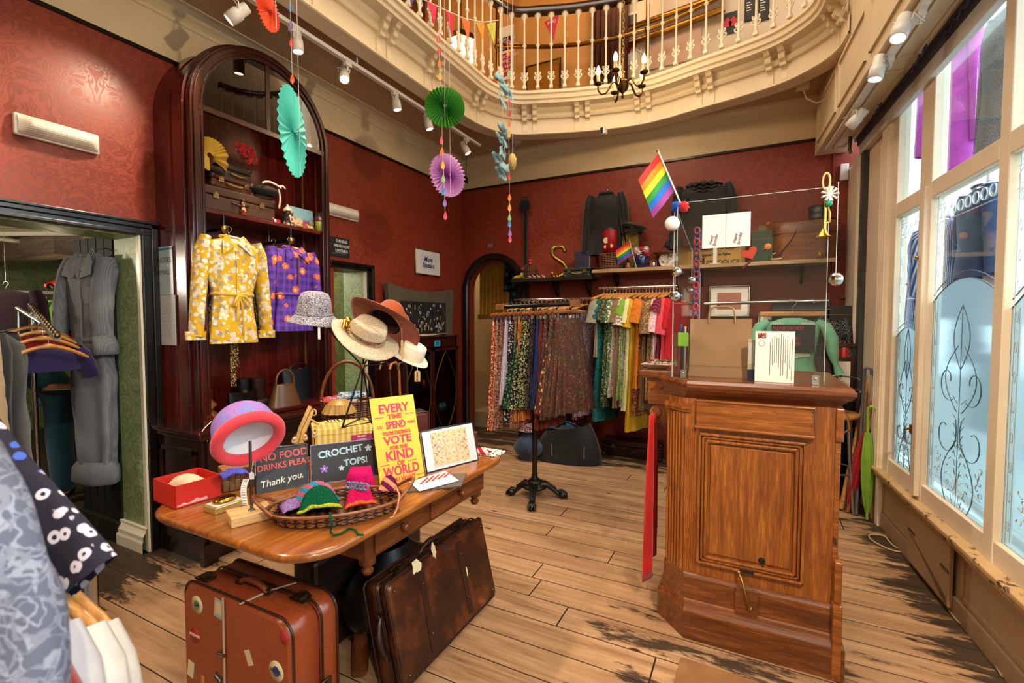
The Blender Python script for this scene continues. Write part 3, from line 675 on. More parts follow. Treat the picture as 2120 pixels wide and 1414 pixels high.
def spot(lens, top, aim, power, label, long=False, angle=70, col=WARM):
 """lamp head: clip on the track, yoke, barrel aimed along aim"""
 lens=V(lens); top=V(top); d=(V(aim)-lens).normalized()
 t=thing('track_spotlight', label, 'spotlight', top,0, 'track spotlights')
 L=lens-top; L_=.13; back=L-d*L_
 g=G(); g.cbox((0,0,-.012),(.03,.055,.03)); g.tube([(0,0,-.02),(0,0,-.055)],.007,6); g.build('clip', m_wh, t)
 q=d.to_track_quat('Z', 'Y').to_matrix().to_4x4(); m=M.Translation(back)@q
 g=G(); g.lathe([(.0,0),(.026,.002),(.03,.01),(.03,.055),(.036,.06),(.036, L_),(.030, L_),(.028, L_-.006)],16, m); g.build('barrel', m_wh, t)
 g=G(); g.lathe([(.0, L_-.004),(.029, L_-.004)],16, m); g.build('lens', m_bulb, t)
 s=q.to_3x3()@V((1,0,0)); mid=back+d*.05
 g=G(); g.tube([mid+s*.036, mid+s*.042+V((0,0,.03)), V((0,0,-.05))+s*.012, V((0,0,-.05))-s*.012, mid-s*.042+V((0,0,.03)), mid-s*.036],.004,5); g.build('yoke', m_wh, t)
 lamp('SPOT', lens+d*.012, power, col, aim,.03, angle,.8, 'spot_beam')
k=-2.575
for(px, py), aim, pw, lb in(((473,42),(-3.2,1.05,2.2),60, 'first white spotlight, highest over the terracotta wall'),((617,108),(-2.4,2.2,.4),60, 'white spotlight beside the orange paper teardrop'),((713,165),(-1.4,1.5,.7),85, 'dazzling white spotlight above the arched cupboard'),((823,228),(-2.2,3.4,.3),60, 'white spotlight just before the green paper fan'),((890,268),(-2.0,3.9,.6),50, 'white spotlight partly behind the green paper fan'),((969,318),(-1.7,4.6,1.3),45, 'last white spotlight at the far end of the ceiling track')):
 p=onX(px, py, k); spot(p,(k, p.y-(.03 if aim[1]>p.y else-.03),3.213), aim, pw, lb)
for y_, aim, pw in((.9,(-3.2,.45,2.2),75),(.2,(-1.7,1.6,.7),85),(-.6,(.05,2.3,1.1),150)):spot((k+.05, y_,3.07),(k, y_,3.213), aim, pw, 'unseen fill spotlight added on the ceiling track above the clothes rail')  # out-of-view heads added along the track as fill from the camera side
for(px, py), aim, pw, lb in(((1842,84),(-.1,2.0,.4),60, 'dazzling white spotlight on the beam above the shop window'),((1797,168),(.05,3.0,.0),55, 'white spotlight tilted down, second from the far end of the beam'),((1747,265),(-.4,4.6,1.7),50, 'pale slim spotlight at the far end of the panelled beam')):
 p=onZ(px, py,2.70); p.x+=.03; tx=BX(p.y)+.05; spot(p,(tx, p.y+.02,2.811), aim, pw, lb)
for y_, aim, pw in((1.4,(-2.9,2.1,1.9),150),(.3,(0,2.25,.95),210),(-.5,(-1.6,1.2,.4),150)):spot((BX(y_)-.02, y_,2.70),(BX(y_)+.05, y_,2.813), aim, pw, 'unseen fill spotlight added on the beam near the shop entrance')  # heads beyond the frame, added to brighten the cupboard, counter front and table
# ================================================================== CHANDELIER
cp=EYE+ray(1289,178)*3.75; m_br=metal('antique bronze', '5a4426',.38); m_cand=plain('candle tube', 'b89a60',.5); m_flame=emit('candle bulb', 'ffe6b0',9.0)
t=thing('chandelier', 'five armed bronze chandelier with candle bulbs hanging on a chain', 'chandelier', cp)
g=G(); g.lathe([(0,-.10),(.008,-.095),(.012,-.08),(.006,-.065),(.014,-.05),(.04,-.03),(.048,-.005),(.045,.02),(.05,.03),(.03,.038),(.012,.045),(.01,.10),(.016,.11),(.01,.12),(.008,.2),(.013,.21),(.006,.24)],20); g.build('body', m_br, t)
for i in range(5):
 a=2*PI*i/5+.9; ca, sa=math.cos(a), math.sin(a); r_=.19
 P=lambda r, z:(r*ca, r*sa, z)
 arm=G(); arm.tube([P(.035,.0), P(.06,.035), P(.085,.03), P(.105,-.01), P(.13,-.045), P(.165,-.05), P(.188,-.02), P(r_,.02)],.008,8); arm.lathe([(.0,.02),(.012,.02),(.03,.03),(.034,.04),(.03,.042),(.0,.04)],14, T(r_*ca, r_*sa,0)); ao=arm.build('arm', m_br, t)
 c=G(); c.lathe([(.014,.04),(.014,.10),(.0,.10)],12, T(r_*ca, r_*sa,0)); c.build('candle_tube', m_cand, ao)
 c=G(); c.lathe([(.010,.10),(.017,.118),(.018,.13),(.012,.155),(.004,.172),(0,.176)],12, T(r_*ca, r_*sa,0)); c.build('bulb', m_flame, ao)
 lamp('POINT', cp+V((r_*ca, r_*sa,.19)),3.2,(1,.72,.42), size=.02, name='candle_light')
ch=G(); z=.24
for i in range(46):
 m=T(0,0, z)@RZ(PI/2*(i%2)); ch.tube([(.009*math.cos(q),0,.02*math.sin(q))for q in[j*PI/4 for j in range(8)]],.0028,5, True, m=m); z+=.033
ch.build('chain', metal('chain brass', '9a7c44',.4), t)
# ================================================================== ARCHED CUPBOARD
m_mah=wood('mahogany', '360b07', '5e160e', '7c2216', 'Z',.5,.22,.5, None,.3)
m_mah2=wood('chipped dark mahogany', '200806', '38100b', '4a160e', 'Z',.5,.25,.5, '6a3018',.2)
m_mahx=wood('mahogany shelf', '3a0c08', '641a10', '7a2416', 'Y',.5,.25,.5, None,.3)
m_dk=wood('ebonised base', '120605', '240c08', '361209', 'Y',.5,.25,.5, '5a3018',.2)
CX0, CX1, CY0, CY1, CSP=XL+.002,-2.85,1.616,2.612,2.645
cym=(CY0+CY1)/2; cr=(CY1-CY0)/2
t=thing('arched_cupboard', 'tall dark red mahogany display cupboard with a glazed round arch top', 'cupboard',(0,0,0))
def archring(g, r0, r1, x0, x1, z0, n=32):
 """flat-sided portal: legs from z0 up to the springing and a half ring above; extruded x0..x1"""
 o=[(-r1, z0)]+[(-r1*math.cos(PI*i/n), CSP+r1*math.sin(PI*i/n))for i in range(n+1)]+[(r1, z0)]
 q=[(-r0, z0)]+[(-r0*math.cos(PI*i/n), CSP+r0*math.sin(PI*i/n))for i in range(n+1)]+[(r0, z0)]
 vs=[]
 for(a, b),(c, d)in zip(o, q):vs+=[(x0, cym+a, b),(x1, cym+a, b),(x1, cym+c, d),(x0, cym+c, d)]
 k=len(o); fs=[]
 for i in range(k-1):
  for j in range(4):fs.append((i*4+j, i*4+(j+1)%4,(i+1)*4+(j+1)%4,(i+1)*4+j))
 fs+=[(0,3,2,1),((k-1)*4,(k-1)*4+1,(k-1)*4+2,(k-1)*4+3)]
 g.add(vs, fs, False)
g=G(); archring(g, cr-.025, cr, CX0,-3.06,.77); archring(g, cr-.03, cr-.006,-3.06,-2.90,.77); g.build('carcass', m_mah, t)
g=G(); archring(g, cr-.07, cr-.004,-2.90, CX1-.012,.77); archring(g, cr-.045, cr-.018, CX1-.012, CX1,.77); archring(g, cr-.075, cr-.06, CX1-.02, CX1-.006,.77); archring(g, cr-.004, cr+.012,-2.93,-2.915,.77)
g.build('arch_frame', m_mah2, t, bevel=.003)
g=G(); g.box((CX0+.005, CY0+.02,.77),(CX0+.02, CY1-.02, CSP))
n_=24; g.add([(CX0+.02, cym, CSP)]+[(CX0+.02, cym-cr*.97*math.cos(PI*i/n_), CSP+cr*.97*math.sin(PI*i/n_))for i in range(n_+1)], [(0, i+1, i+2)for i in range(n_)])
g.build('back_panel', m_mah, t)
g=G(); g.box((-2.885, CY0+.05, CSP-.03),(CX1-.008, CY1-.05, CSP+.005)); g.box((-2.875, cym-.015, CSP),(CX1-.012, cym+.015, CSP+cr-.06)); g.build('transom_bars', m_mah2, t, bevel=.003)
gl=glass('dark fanlight glass', '8a7c72',.02,.95,.35)
for s in(0,1):
 g=G(); c=[(cym, CSP)]+[(cym-(cr-.06)*math.cos(a), CSP+(cr-.06)*math.sin(a))for a in[PI/2*(s+i/12)for i in range(13)]]
 g.add([(-2.868, y, z)for y, z in c], [tuple(range(len(c)))]); part_label(g.build('fanlight_pane', gl, t), 'dark reflecting half of the arched fanlight')
g=G(); g.box((CX0+.02, CY0+.025,2.040),(CX1-.03, CY1-.025,2.065)); g.build('shelf', m_mahx, t, bevel=.003)
g=G(); g.box((CX0+.02, CY0+.025,.775),(CX1-.015, CY1-.025,.80)); g.build('shelf', m_mahx, t, bevel=.003)
g=G()
for x_ in(-3.13,-2.98):g.box((x_, CY1-.034,.80),(x_+.012, CY1-.025, CSP-.02))
g.build('shelf_slide', wood('tan strip', '5a2c14', '8a4a22', 'a05a2c'), t)
for y_, x_ in((1.80,-2.86),(2.27,-2.86)):
 g=G(); g.tube([(-3.18, y_,1.955),(x_, y_,1.955)],.010,10); g.tube([(-3.1, y_,1.955),(-3.1, y_,2.04)],.008,8); g.tube([(x_-.01, y_,1.955),(x_-.01, y_,2.04)],.008,8); g.build('garment_rod', m_black, t)
 g=G(); g.lathe([(0,0),(.022,0),(.024,.006),(.0,.01)],14, T(x_, y_,1.955)@RY(PI/2)); g.build('rod_knob', metal('knob brass', 'a08050',.35), t)
# base cupboard
BY0, BY1, BX1=1.575,2.70,-2.765
g=G(); g.box((CX0, BY0,.1),(BX1, BY1,.72)); g.box((CX0, BY0+.01,.0),(BX1-.02, BY1-.01,.1)); g.build('base', m_dk, t, bevel=.003)
g=G(); g.box((CX0, BY0-.02,.72),(BX1+.02, BY1+.02,.75)); g.box((CX0, BY0-.035,.75),(BX1+.035, BY1+.035,.772)); g.build('base_top', m_mah2, t, bevel=.006)
g=G()
for a, b in((BY0+.05, BY0+.37),(BY0+.41, BY0+.73),(BY0+.77, BY1-.05)):
 g.box((BX1, a,.16),(BX1+.012, a+.03,.66)); g.box((BX1, b-.03,.16),(BX1+.012, b,.66)); g.box((BX1, a,.16),(BX1+.012, b,.19)); g.box((BX1, a,.63),(BX1+.012, b,.66)); g.box((BX1, a,.33),(BX1+.012, b,.35)); g.box((BX1, a,.37),(BX1+.016, b,.40))
for a, b in((CX0+.05, BX1-.05), ):
 g.box((a, BY0-.012,.16),(a+.03, BY0,.66)); g.box((b-.03, BY0-.012,.16),(b, BY0,.66)); g.box((a, BY0-.012,.16),(b, BY0,.19)); g.box((a, BY0-.012,.63),(b, BY0,.66))
g.box((BX1-.01, BY0+.02,.0),(BX1+.02, BY0+.07,.72)); g.box((BX1-.01, BY0-.02,0),(BX1+.03, BY0+.03,.12))
g.build('base_moulding', m_dk, t, bevel=.003)
# notices taped to the cupboard's side
m_note=plain('pale blue notice', 'b8ccd4',.35); m_notew=plain('plastic sleeve', 'cfd4d2',.15,0,.7); m_bluebar=plain('blue bar', '2a86b4',.5)
def side_sheet(px0, py0, px1, py1, y):
 a=onY(px0, py0, y); b=onY(px1, py1, y); return min(a.x, b.x), max(a.x, b.x), min(a.z, b.z), max(a.z, b.z)
x0, x1, z0, z1=side_sheet(325,513,361,610, CY0); yy=CY0-.006
t=thing('notice', 'pale blue printed notice headed NOTES on the side of the red cupboard', 'notice',((x0+x1)/2, CY0-.003, z0)); w, h=x1-x0, z1-z0
G().box((-w/2,-.002,0),(w/2,0, h)).build('sheet', m_note, t); G().box((-w/2,-.003, h*.93),(w/2,-.002, h*.97)).build('blue_bar', m_bluebar, t)
m_slate=plain('slate grey ink', '58707e',.6)
text('NOTES', w*.26, m_slate, t, T(0,-.003, h*.72)@FACE_Y); text('SMALL', w*.24, m_slate, t, T(0,-.003, h*.47)@FACE_Y); text('ARE IN', w*.15, m_note, t, T(0,-.003, h*.6)@FACE_Y)
x0, x1, z0, z1=side_sheet(329,612,367,715, CY0)
t=thing('notice', 'glossy plastic sleeve with a white sheet taped under the blue notice', 'notice',((x0+x1)/2, CY0-.003, z0)); w, h=x1-x0, z1-z0
G().box((-w/2,-.002,0),(w/2,0, h)).build('sleeve', m_notew, t); g=G()
for k in range(9):g.box((-w*.4,-.003, h*(.2+.07*k)),(-w*.4+w*rnd(.4,.8),-.002, h*(.2+.07*k)+.003))
g.build('print', plain('faint print', 'a8b2b6',.5), t)
# ================================================================== TABLE
m_tab=wood('honey table top', '6e3a16', '94561f', 'ac6c2a', 'Y',.7,.22,.5, None,.35)
m_tabd=wood('walnut apron', '3a1c0c', '6a3818', '9a5a26', 'Y',.5,.3)
TX0, TX1, TY0, TY1, TZ=-1.975,-1.098,.895,2.16,.72
t=thing('table', 'drop leaf wooden table with rounded corners heaped with hats and signs', 'table',((TX0+TX1)/2,(TY0+TY1)/2,0))
hw, hl, rc=(TX1-TX0)/2,(TY1-TY0)/2,.15
def rrect(hw, hl, r, n=8):
 o=[]
 for cx, cy, a in((hw-r,-hl+r,-PI/2),(hw-r, hl-r,0),(-hw+r, hl-r, PI/2),(-hw+r,-hl+r, PI)):
  o+=[(cx+r*math.cos(a+PI/2*i/n), cy+r*math.sin(a+PI/2*i/n))for i in range(n+1)]
 return o
def slab(g, outs, cap=True, smooth=True):
 n=len(outs[0][0]); vs=[(x, y, z)for o, z in outs for x, y in o]; fs=[]
 for j in range(len(outs)-1):fs+=[(j*n+i, j*n+(i+1)%n,(j+1)*n+(i+1)%n,(j+1)*n+i)for i in range(n)]
 g.add(vs, fs, smooth)
 if cap:g.add(vs, [tuple(range(n))[::-1], tuple(range((len(outs)-1)*n, len(outs)*n))], False)
g=G(); slab(g, [(rrect(hw-.006, hl-.006, rc), TZ-.028),(rrect(hw, hl, rc), TZ-.018),(rrect(hw, hl, rc), TZ-.008),(rrect(hw-.006, hl-.006, rc), TZ-.0005),(rrect(hw-.01, hl-.01, rc), TZ)]); g.build('tabletop', m_tab, t)
g=G(); g.box((-hw+.14,-hl+.30,.57),(hw-.07, hl-.16, TZ-.028)); g.build('apron', m_tabd, t, bevel=.003)
for k,(a, b)in enumerate(((-hl+.34,-.02),(.03, hl-.20))):
 g=G(); g.box((hw-.07, a,.585),(hw-.058, b,.68)); d=g.build('drawer', m_tabd, t, bevel=.004)
 g=G(); g.lathe([(0,0),(.012,.0),(.009,.01),(.016,.02),(.012,.028),(0,.03)],12, T(hw-.058,(a+b)/2,.632)@RY(PI/2)); g.build('knob', m_tabd, d)
g=G(); g.lathe([(.10,.08),(.12,.12),(.07,.2),(.06,.28),(.09,.40),(.08,.5),(.13,.545),(.13,.57)],24, T(-.06,.12,0)); g.build('pedestal', m_tabd, t)
for sx_, sy_ in((1,1),(1,-1),(-1,1),(-1,-1)):g=G(); g.tube([(-.06,.12,.14),(-.06+sx_*.1,.12+sy_*.12,.16),(-.06+sx_*.2,.12+sy_*.25,.07),(-.06+sx_*.26,.12+sy_*.32,.03)], [.05,.045,.035,.03],10); g.build('foot', m_tabd, t)
for x_, y_ in((hw-.10,-hl+.34),(hw-.10, hl-.20),(-hw+.17,-hl+.34)):g=G(); g.lathe([(0,.50),(.016,.505),(.022,.52),(.012,.535),(.03,.545),(.03,.57)],14, T(x_, y_,0)); g.build('corner_drop', m_tabd, t)
# ================================================================== SUITCASES UNDER THE TABLE
m_tan=None
n_=NT('tan grained leather'); a_=n_.n('TexWave', {'Vector':n_.co((1,1,1)), 'Scale':26.0, 'Distortion':12.0, 'Detail':3.0, 'Detail Scale':1.4}, bands_direction='Z'); b_=n_.n('TexNoise', {'Vector':n_.co((60,60,60)), 'Scale':1.0})
m_tan=n_.out(n_.mix(n_.ramp(a_, [(.0,.55),(.16,0.)]), '8e3f1e', '5a2410'),.32,0,.5, bump=b_, bstr=.1, bdist=.003)
n_=NT('battered brown leather'); a_=n_.n('TexNoise', {'Vector':n_.co((6,6,6)), 'Scale':1.0, 'Detail':8.0, 'Roughness':.7}); b_=n_.n('TexNoise', {'Vector':n_.co((40,40,40)), 'Scale':1.0, 'Detail':4.0})
m_batt=n_.out(n_.ramp(a_, [(.3, '140906'),(.5, '331509'),(.62, '5a2c12'),(.72, '8a5424')]).outputs[0],.38,0,.5, bump=b_, bstr=.15, bdist=.003)
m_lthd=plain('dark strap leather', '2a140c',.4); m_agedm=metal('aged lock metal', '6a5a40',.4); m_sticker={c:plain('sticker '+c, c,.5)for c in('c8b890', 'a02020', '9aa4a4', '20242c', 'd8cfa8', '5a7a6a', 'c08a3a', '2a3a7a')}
def suitcase_body(w, d, h, r, mat, lidmat, root, seam=.62):
 """upright case: w along x, d deep along y, h tall; rounded edges, lid seam, origin at the base centre"""
 def shell(y0, y1, e, nm, mt):
  o=rrect(w/2+e, h/2+e, r); i=rrect(w/2+e-.012, h/2+e-.012, r)
  n=len(o); vs=[]
  for oo, y in((i, y0),(o, y0+.012),(o, y1-.012),(i, y1)):vs+=[(x, y, z+h/2)for x, z in oo]
  fs=[(j*n+k,(j+1)*n+k,(j+1)*n+(k+1)%n, j*n+(k+1)%n)for j in range(3)for k in range(n)]
  g=G(); g.add(vs, fs, True); g.add(vs, [tuple(range(n)), tuple(range(3*n,4*n))[::-1]], False); return g.build(nm, mt, root)
 ys=-d/2+d*seam
 shell(-d/2, ys-.003,0, 'body', mat); shell(ys+.003, d/2,0, 'lid', lidmat or mat)
 g=G(); o=rrect(w/2+.002, h/2+.002, r)
 g.tube([(x, ys, z+h/2)for x, z in o],.004,6, True);
 for yy in(-d/2+.012, d/2-.012):g.tube([(x, yy, z+h/2)for x, z in o],.0045,6, True)
 g.build('piping', m_lthd, root)
def catch(root, x, y, z, m=None, s=1.0):
 g=G(); k=m or M.Identity(4)
 g.cbox((x, y, z+.003),(.07*s,.036*s,.006), k); g.cbox((x, y, z+.009),(.03*s,.03*s,.008), k); g.tube([k@V((x-.03*s, y+.02*s, z+.006)), k@V((x, y+.026*s, z+.012)), k@V((x+.03*s, y+.02*s, z+.006))],.004*s,6); return g.build('catch', m_agedm, root)
def handle(root, p, wdt, hgt, mt, m=None):
 k=m or M.Identity(4); p=V(p)
 g=G(); g.tube([k@(p+V((-wdt/2+wdt*i/10,0, hgt*math.sin(PI*i/10)**.6)))for i in range(11)], [.007]+[.010]*3+[.013]*3+[.010]*3+[.007],10); h=g.build('handle', mt, root)
 g=G()
 for s in(-1,1):g.cbox((p.x+s*wdt/2, p.y, p.z+.003),(.03,.022,.008), k); g.tube([k@(p+V((s*wdt/2-.012,0,.012))), k@(p+V((s*wdt/2+.012,0,.012)))],.005,6)
 g.build('handle_mount', m_agedm, h)
sx0, sx1, sy0, sy1, sh=-1.85,-1.272,.972,1.172,.45
t=thing('suitcase', 'tan leather suitcase covered in travel stickers standing before the table', 'suitcase',((sx0+sx1)/2,(sy0+sy1)/2,0))
w, d=sx1-sx0, sy1-sy0; suitcase_body(w, d, sh,.06, m_tan, m_tan, t)
for p in((425,1198),(622,1240)):q=onZ(*p, sh); catch(t, q.x-t.location.x, q.y-t.location.y, sh)
q=onZ(525,1218, sh); handle(t,(q.x-t.location.x, q.y-t.location.y, sh),.15,.03, plain('handle leather', '7a3a1c',.4))
q=onZ(548,1235, sh)
g=G(); g.tube([(q.x-t.location.x-.03,-d/2-.004, sh+.003),(q.x-t.location.x-.01,0, sh+.004),(q.x-t.location.x+.03,.07, sh+.005)],.005,6, flat=.5)
g.tube([(-.04,-d/2-.004, sh),(-.042,-d/2-.006,.02)],.005,6, flat=.6); g.build('strap', plain('thin strap', 'b09a80',.5), t)
g=G(); g.tube([(-.075,-d/2-.008,.245),(-.035,-d/2-.008,.25)],.007,8); g.build('buckle', metal('worn steel', '9a948a',.3), t)
catch(t,0,0,0, T(w/2,.02,.16)@RZ(PI/2)@RX(PI/2),1.1)
def sticker(px, py, kind, sz, c, c2=None, s=None, rot=0):
 q=onY(px, py, sy0-.001); m=T(q.x-t.location.x,-d/2-.0005, q.z)@RY(rot)
 g=G()
 if kind=='round':g.lathe([(0,.001),(sz,.001),(sz,0)],24, m@RX(PI/2))
 else:g.box((-sz[0],-.001,-sz[1]),(sz[0],0, sz[1]), m)
 o=g.build('sticker', m_sticker[c], t)
 if c2:
  g=G()
  if kind=='round':g.lathe([(0,.0016),(sz*.5,.0016)],20, m@RX(PI/2))
  else:g.box((-sz[0]*.8,-.0016,-sz[1]*.6),(sz[0]*.8,-.001, sz[1]*.7), m)
  g.build('sticker_print', m_sticker[c2], o)
 if s:text(s,(sz if kind=='round' else sz[0])*.5, m_sticker['d8cfa8']if c in('a02020', '20242c', '2a3a7a')else m_sticker['20242c'], t, m@T(0,-.002,0)@FACE_Y, name='sticker_lettering')
sticker(408,1252, 'round',.033, 'c8b890', '5a7a6a', 'Zoki', R(-8)); sticker(452,1260, 'rect',(.022,.034), '9aa4a4', 'c8b890', None, R(6)); sticker(404,1315, 'round',.029, 'a02020', None, 'SPLENDID')
sticker(515,1362, 'rect',(.014,.026), 'c8b890', None, None, R(-24)); sticker(588,1322, 'round',.02, 'a02020'); sticker(572,1390, 'round',.034, 'c8b890', '2a3a7a', 'HOTEL'); sticker(452,1404, 'rect',(.02,.016), '20242c', None, 'HOTEL', R(22)); sticker(395,1385, 'rect',(.018,.03), 'd8cfa8', None, None, R(10)); sticker(420,1410, 'rect',(.008,.02), 'c08a3a')
q=V((w/2+.0015,.02,.045)); g=G(); g.lathe([(0,.001),(.034,.001),(.034,0)],20, T(q.x-.0005, q.y-.04, q.z)@RY(PI/2)); g.build('sticker', m_sticker['2a3a7a'], t); text('HOTEL',.018, m_sticker['d8cfa8'], t, T(q.x+.001, q.y-.04, q.z)@FACE_X, name='sticker_lettering')
# battered case leaning at the table's side
lean=R(13)
t=thing('suitcase', 'battered dark brown leather suitcase with torn paper labels leaning by the table', 'suitcase',(-1.165,1.69,0),0, rot=(0,0, PI/2))
root2=t; L2, D2, H2=.70,.135,.385
t.rotation_euler=M.Rotation(PI/2,3, 'Z').to_euler()
t.rotation_euler=(RZ(PI/2)@RX(-lean)).to_euler(); t.location=(-1.183,1.69,.015)
suitcase_body(L2, D2, H2,.022, m_batt, m_batt, t,.42)
handle(t,(0,-D2/2+.06, H2),.16,.026, m_lthd); catch(t,-.22,-D2/2+.055, H2); catch(t,.22,-D2/2+.055, H2)
me_=RY(-PI/2); handle(t,(H2*.5,-.01, L2/2),.15,.03, m_lthd, me_)
for u_ in(-.16,.12):G().box((u_-.018,-D2/2-.003,.03),(u_+.018,-D2/2, H2-.03)).build('strap_band', m_lthd, t, bevel=.001)
g=G()
for x_ in(-L2/2+.03, L2/2-.03):
 for z_ in(.035, H2-.035):g.ball((x_,-D2/2-.001, z_),.006,8,6)
for x_, z_ in((-.16,.3),(-.16,.1),(.12,.3),(.12,.1)):g.ball((x_,-D2/2-.004, z_),.005,8,6)
g.build('stud', m_agedm, t)
def torn(g, cx, cz, w, h, sd, n=14):
 random.seed(sd); o=[(cx+w*math.cos(2*PI*i/n)*rnd(.6,1.1), cz+h*math.sin(2*PI*i/n)*rnd(.6,1.15))for i in range(n)]
 g.prism(o,.0015, T(0,-D2/2-.0018,0))
for i,(px, py, w_, h_, c)in enumerate(((905,1200,.035,.03, 'd8cfa8'),(940,1165,.018,.035, 'c8b890'),(990,1205,.012,.028, 'd8cfa8'),(963,1160,.02,.012, '20242c'))):
 q=onX(px, py,-1.10); u_=-(q.y-1.69); g=G(); torn(g,-u_, q.z/math.cos(lean), w_, h_,30+i); g.build('paper_label', m_sticker[c], t)
random.seed(11)
# dark bag stuffed under the table
t=thing('leather_bag', 'black leather bag with a ribbed strap pushed under the table', 'bag',(-1.42,1.62,0))
g=G(); g.grid(lambda u, v:((.16+.02*math.sin(5*v))*math.cos(2*PI*u)*math.sin(PI*min(.96, max(.04, v)))**.5,.26*math.sin(2*PI*u)*math.sin(PI*min(.96, max(.04, v)))**.5,.02+.38*v),24,12, True); g.build('body', plain('black leather', '0e0b0b',.3), t)
g=G(); g.tube([(.14,-.12+.24*i/12,.3+.10*math.sin(PI*i/12))for i in range(13)],.022,8, flat=.3); g.build('strap', m_lthd, t)
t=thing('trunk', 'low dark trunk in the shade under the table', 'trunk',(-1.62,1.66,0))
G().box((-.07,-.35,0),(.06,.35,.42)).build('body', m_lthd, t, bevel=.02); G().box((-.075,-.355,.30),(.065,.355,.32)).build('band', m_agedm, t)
# ================================================================== COUNTER
m_oak=wood('golden oak', '663412', '945622', 'ae6e2e', 'Z',1.5,.3,.5, None,.25)
m_oakx=wood('golden oak rail', '663412', '945622', 'ae6e2e', 'X',1.5,.3,.5, '2a1408',.25)
m_oakd=wood('dark oak plinth', '4a240f', '72401e', '8c542c', 'X',1.2,.34,.5, None,.2)
m_cap=wood('counter cap', '4a2412', '6a381c', '885028', 'X',1.2,.22,.5, None,.4)
t=thing('shop_counter', 'carved golden oak till counter with a fluted corner and panelled front', 'counter',(0,2.2,0))
t.location=(0,0,0)
cf=lambda e, ch:[(-.335+ch+-e*0,2.205-e),(.300+e,2.205-e),(.300+e,2.80),(-.335-e,2.80),(-.335-e,2.205+ch-0)]
def cbody(g, lv):slab(g, lv, True, False)
g=G(); cbody(g, [(cf(.0,.07),.15),(cf(.0,.07),1.06)]); g.build('body', m_oak, t)
g=G(); cbody(g, [(cf(.045,.09),0),(cf(.045,.09),.125),(cf(.035,.09),.14),(cf(.03,.09),.15),(cf(.025,.09),.168),(cf(.015,.09),.17)]); g.build('plinth', m_oakd, t, bevel=.004)
g=G(); cbody(g, [(cf(.018,.085),.165),(cf(.018,.085),.265),(cf(.012,.085),.275),(cf(.004,.08),.28)]); g.build('skirting', m_oakd, t, bevel=.002)
g=G(); cbody(g, [(cf(.0,.075),1.06),(cf(.015,.08),1.075),(cf(.03,.085),1.09),(cf(.035,.085),1.095),(cf(.045,.09),1.10),(cf(.055,.09),1.115),(cf(.055,.09),1.130),(cf(.045,.09),1.142),(cf(.03,.08),1.145)]); g.build('counter_top', m_cap, t)
F_=2.205
def fr(x, z):return V((x, F_, z))
a=onY(1433,800, F_); b=onY(1680,885, F_)
g=G(); g.box((-.21, F_-.022,.945),(.225, F_-.006,1.055)); g.box((-.215, F_-.03,.935),(.23, F_,.947)); g.box((-.215, F_-.028,1.05),(.23, F_,1.06)); g.build('frieze', m_oakx, t, bevel=.004)
p0, p1, q0, q1=-.20,.205,.335,.915
g=G()
for e, dep in((0,.020),(.014,.012),(.028,.018)):
 for(x0, z0, x1, z1)in((p0+e, q0+e, p0+e+.012, q1-e),(p1-e-.012, q0+e, p1-e, q1-e),(p0+e, q0+e, p1-e, q0+e+.012),(p0+e, q1-e-.012, p1-e, q1-e)):g.box((x0, F_-dep, z0),(x1, F_, z1))
g.build('panel_moulding', m_oak, t, bevel=.004)
g=G(); g.box((p0+.05, F_-.008, q0+.05),(p1-.05, F_, q1-.05)); pn=g.build('front_panel', m_oak, t, bevel=.006)
g=G(); g.lathe([(0,.0012),(.013,.0012),(.014,0)],16, T(.055, F_-.008,.40)@RX(PI/2)); g.lathe([(0,.0012),(.006,.0012)],10, T(.06, F_-.008,.375)@RX(PI/2)); g.build('worn_hole', plain('black hole', '050302',.9), pn); G().cbox((.0, F_-.0205,.345),(.055,.002,.012)).build('worn_slot', plain('black hole', '050302',.9), pn, bevel=.004)
g=G()
def flute(x, y, z0, z1, r):g.tube([(x, y, z0),(x, y, z1)], r,8)
for i in range(6):u=i/5; flute(-.335+.07*u-.003*0,2.275-.07*u,.29,.99,.0075)
for i in range(3):flute(-.252+.016*i, F_,.29,.93,.005)
g.build('fluting', m_oak, t)
g=G()
for z0, e in((1.0,.012),(1.012,.018),(1.022,.01)):g.box((-.27, F_-e, z0),(-.235, F_, z0+.01)); g.add([(-.345-e*.5,2.27-e*.5, z0),(-.262, F_-e, z0),(-.262, F_, z0),(-.345,2.275, z0),(-.345-e*.5,2.27-e*.5, z0+.01),(-.262, F_-e, z0+.01),(-.262, F_, z0+.01),(-.345,2.275, z0+.01)], [(0,3,2,1),(4,5,6,7),(0,1,5,4),(3,0,4,7)])
g.build('capital', m_oak, t)
g=G(); g.box((.295, F_-.0,.28),(.318, F_+.5,.93)); g.box((.298, F_-.012,.93),(.325, F_+.5,1.06)); g.box((.30, F_-.05,.0),(.332, F_+.45,.30)); g.box((.305, F_-.03,.3),(.330, F_+.45,.46)); g.build('end_board', m_oakx, t, bevel=.004)
g=G(); g.cbox((-.0, F_-.024,.215),(.085,.012,.115)); g.build('patch_plate', m_oakd, t, bevel=.002)
g=G(); g.tube([(-.03, F_-.022,.335),(-.022, F_-.045,.33),(.012, F_-.048,.215),(.016, F_-.04,.20)],.004,8); g.ball((.016, F_-.036,.20),.010,10,8); g.ball((-.03, F_-.02,.337),.009,10,8); part_label(g.build('latch_hook', metal('brass hook', 'a8863c',.35), t), 'brass latch hook')
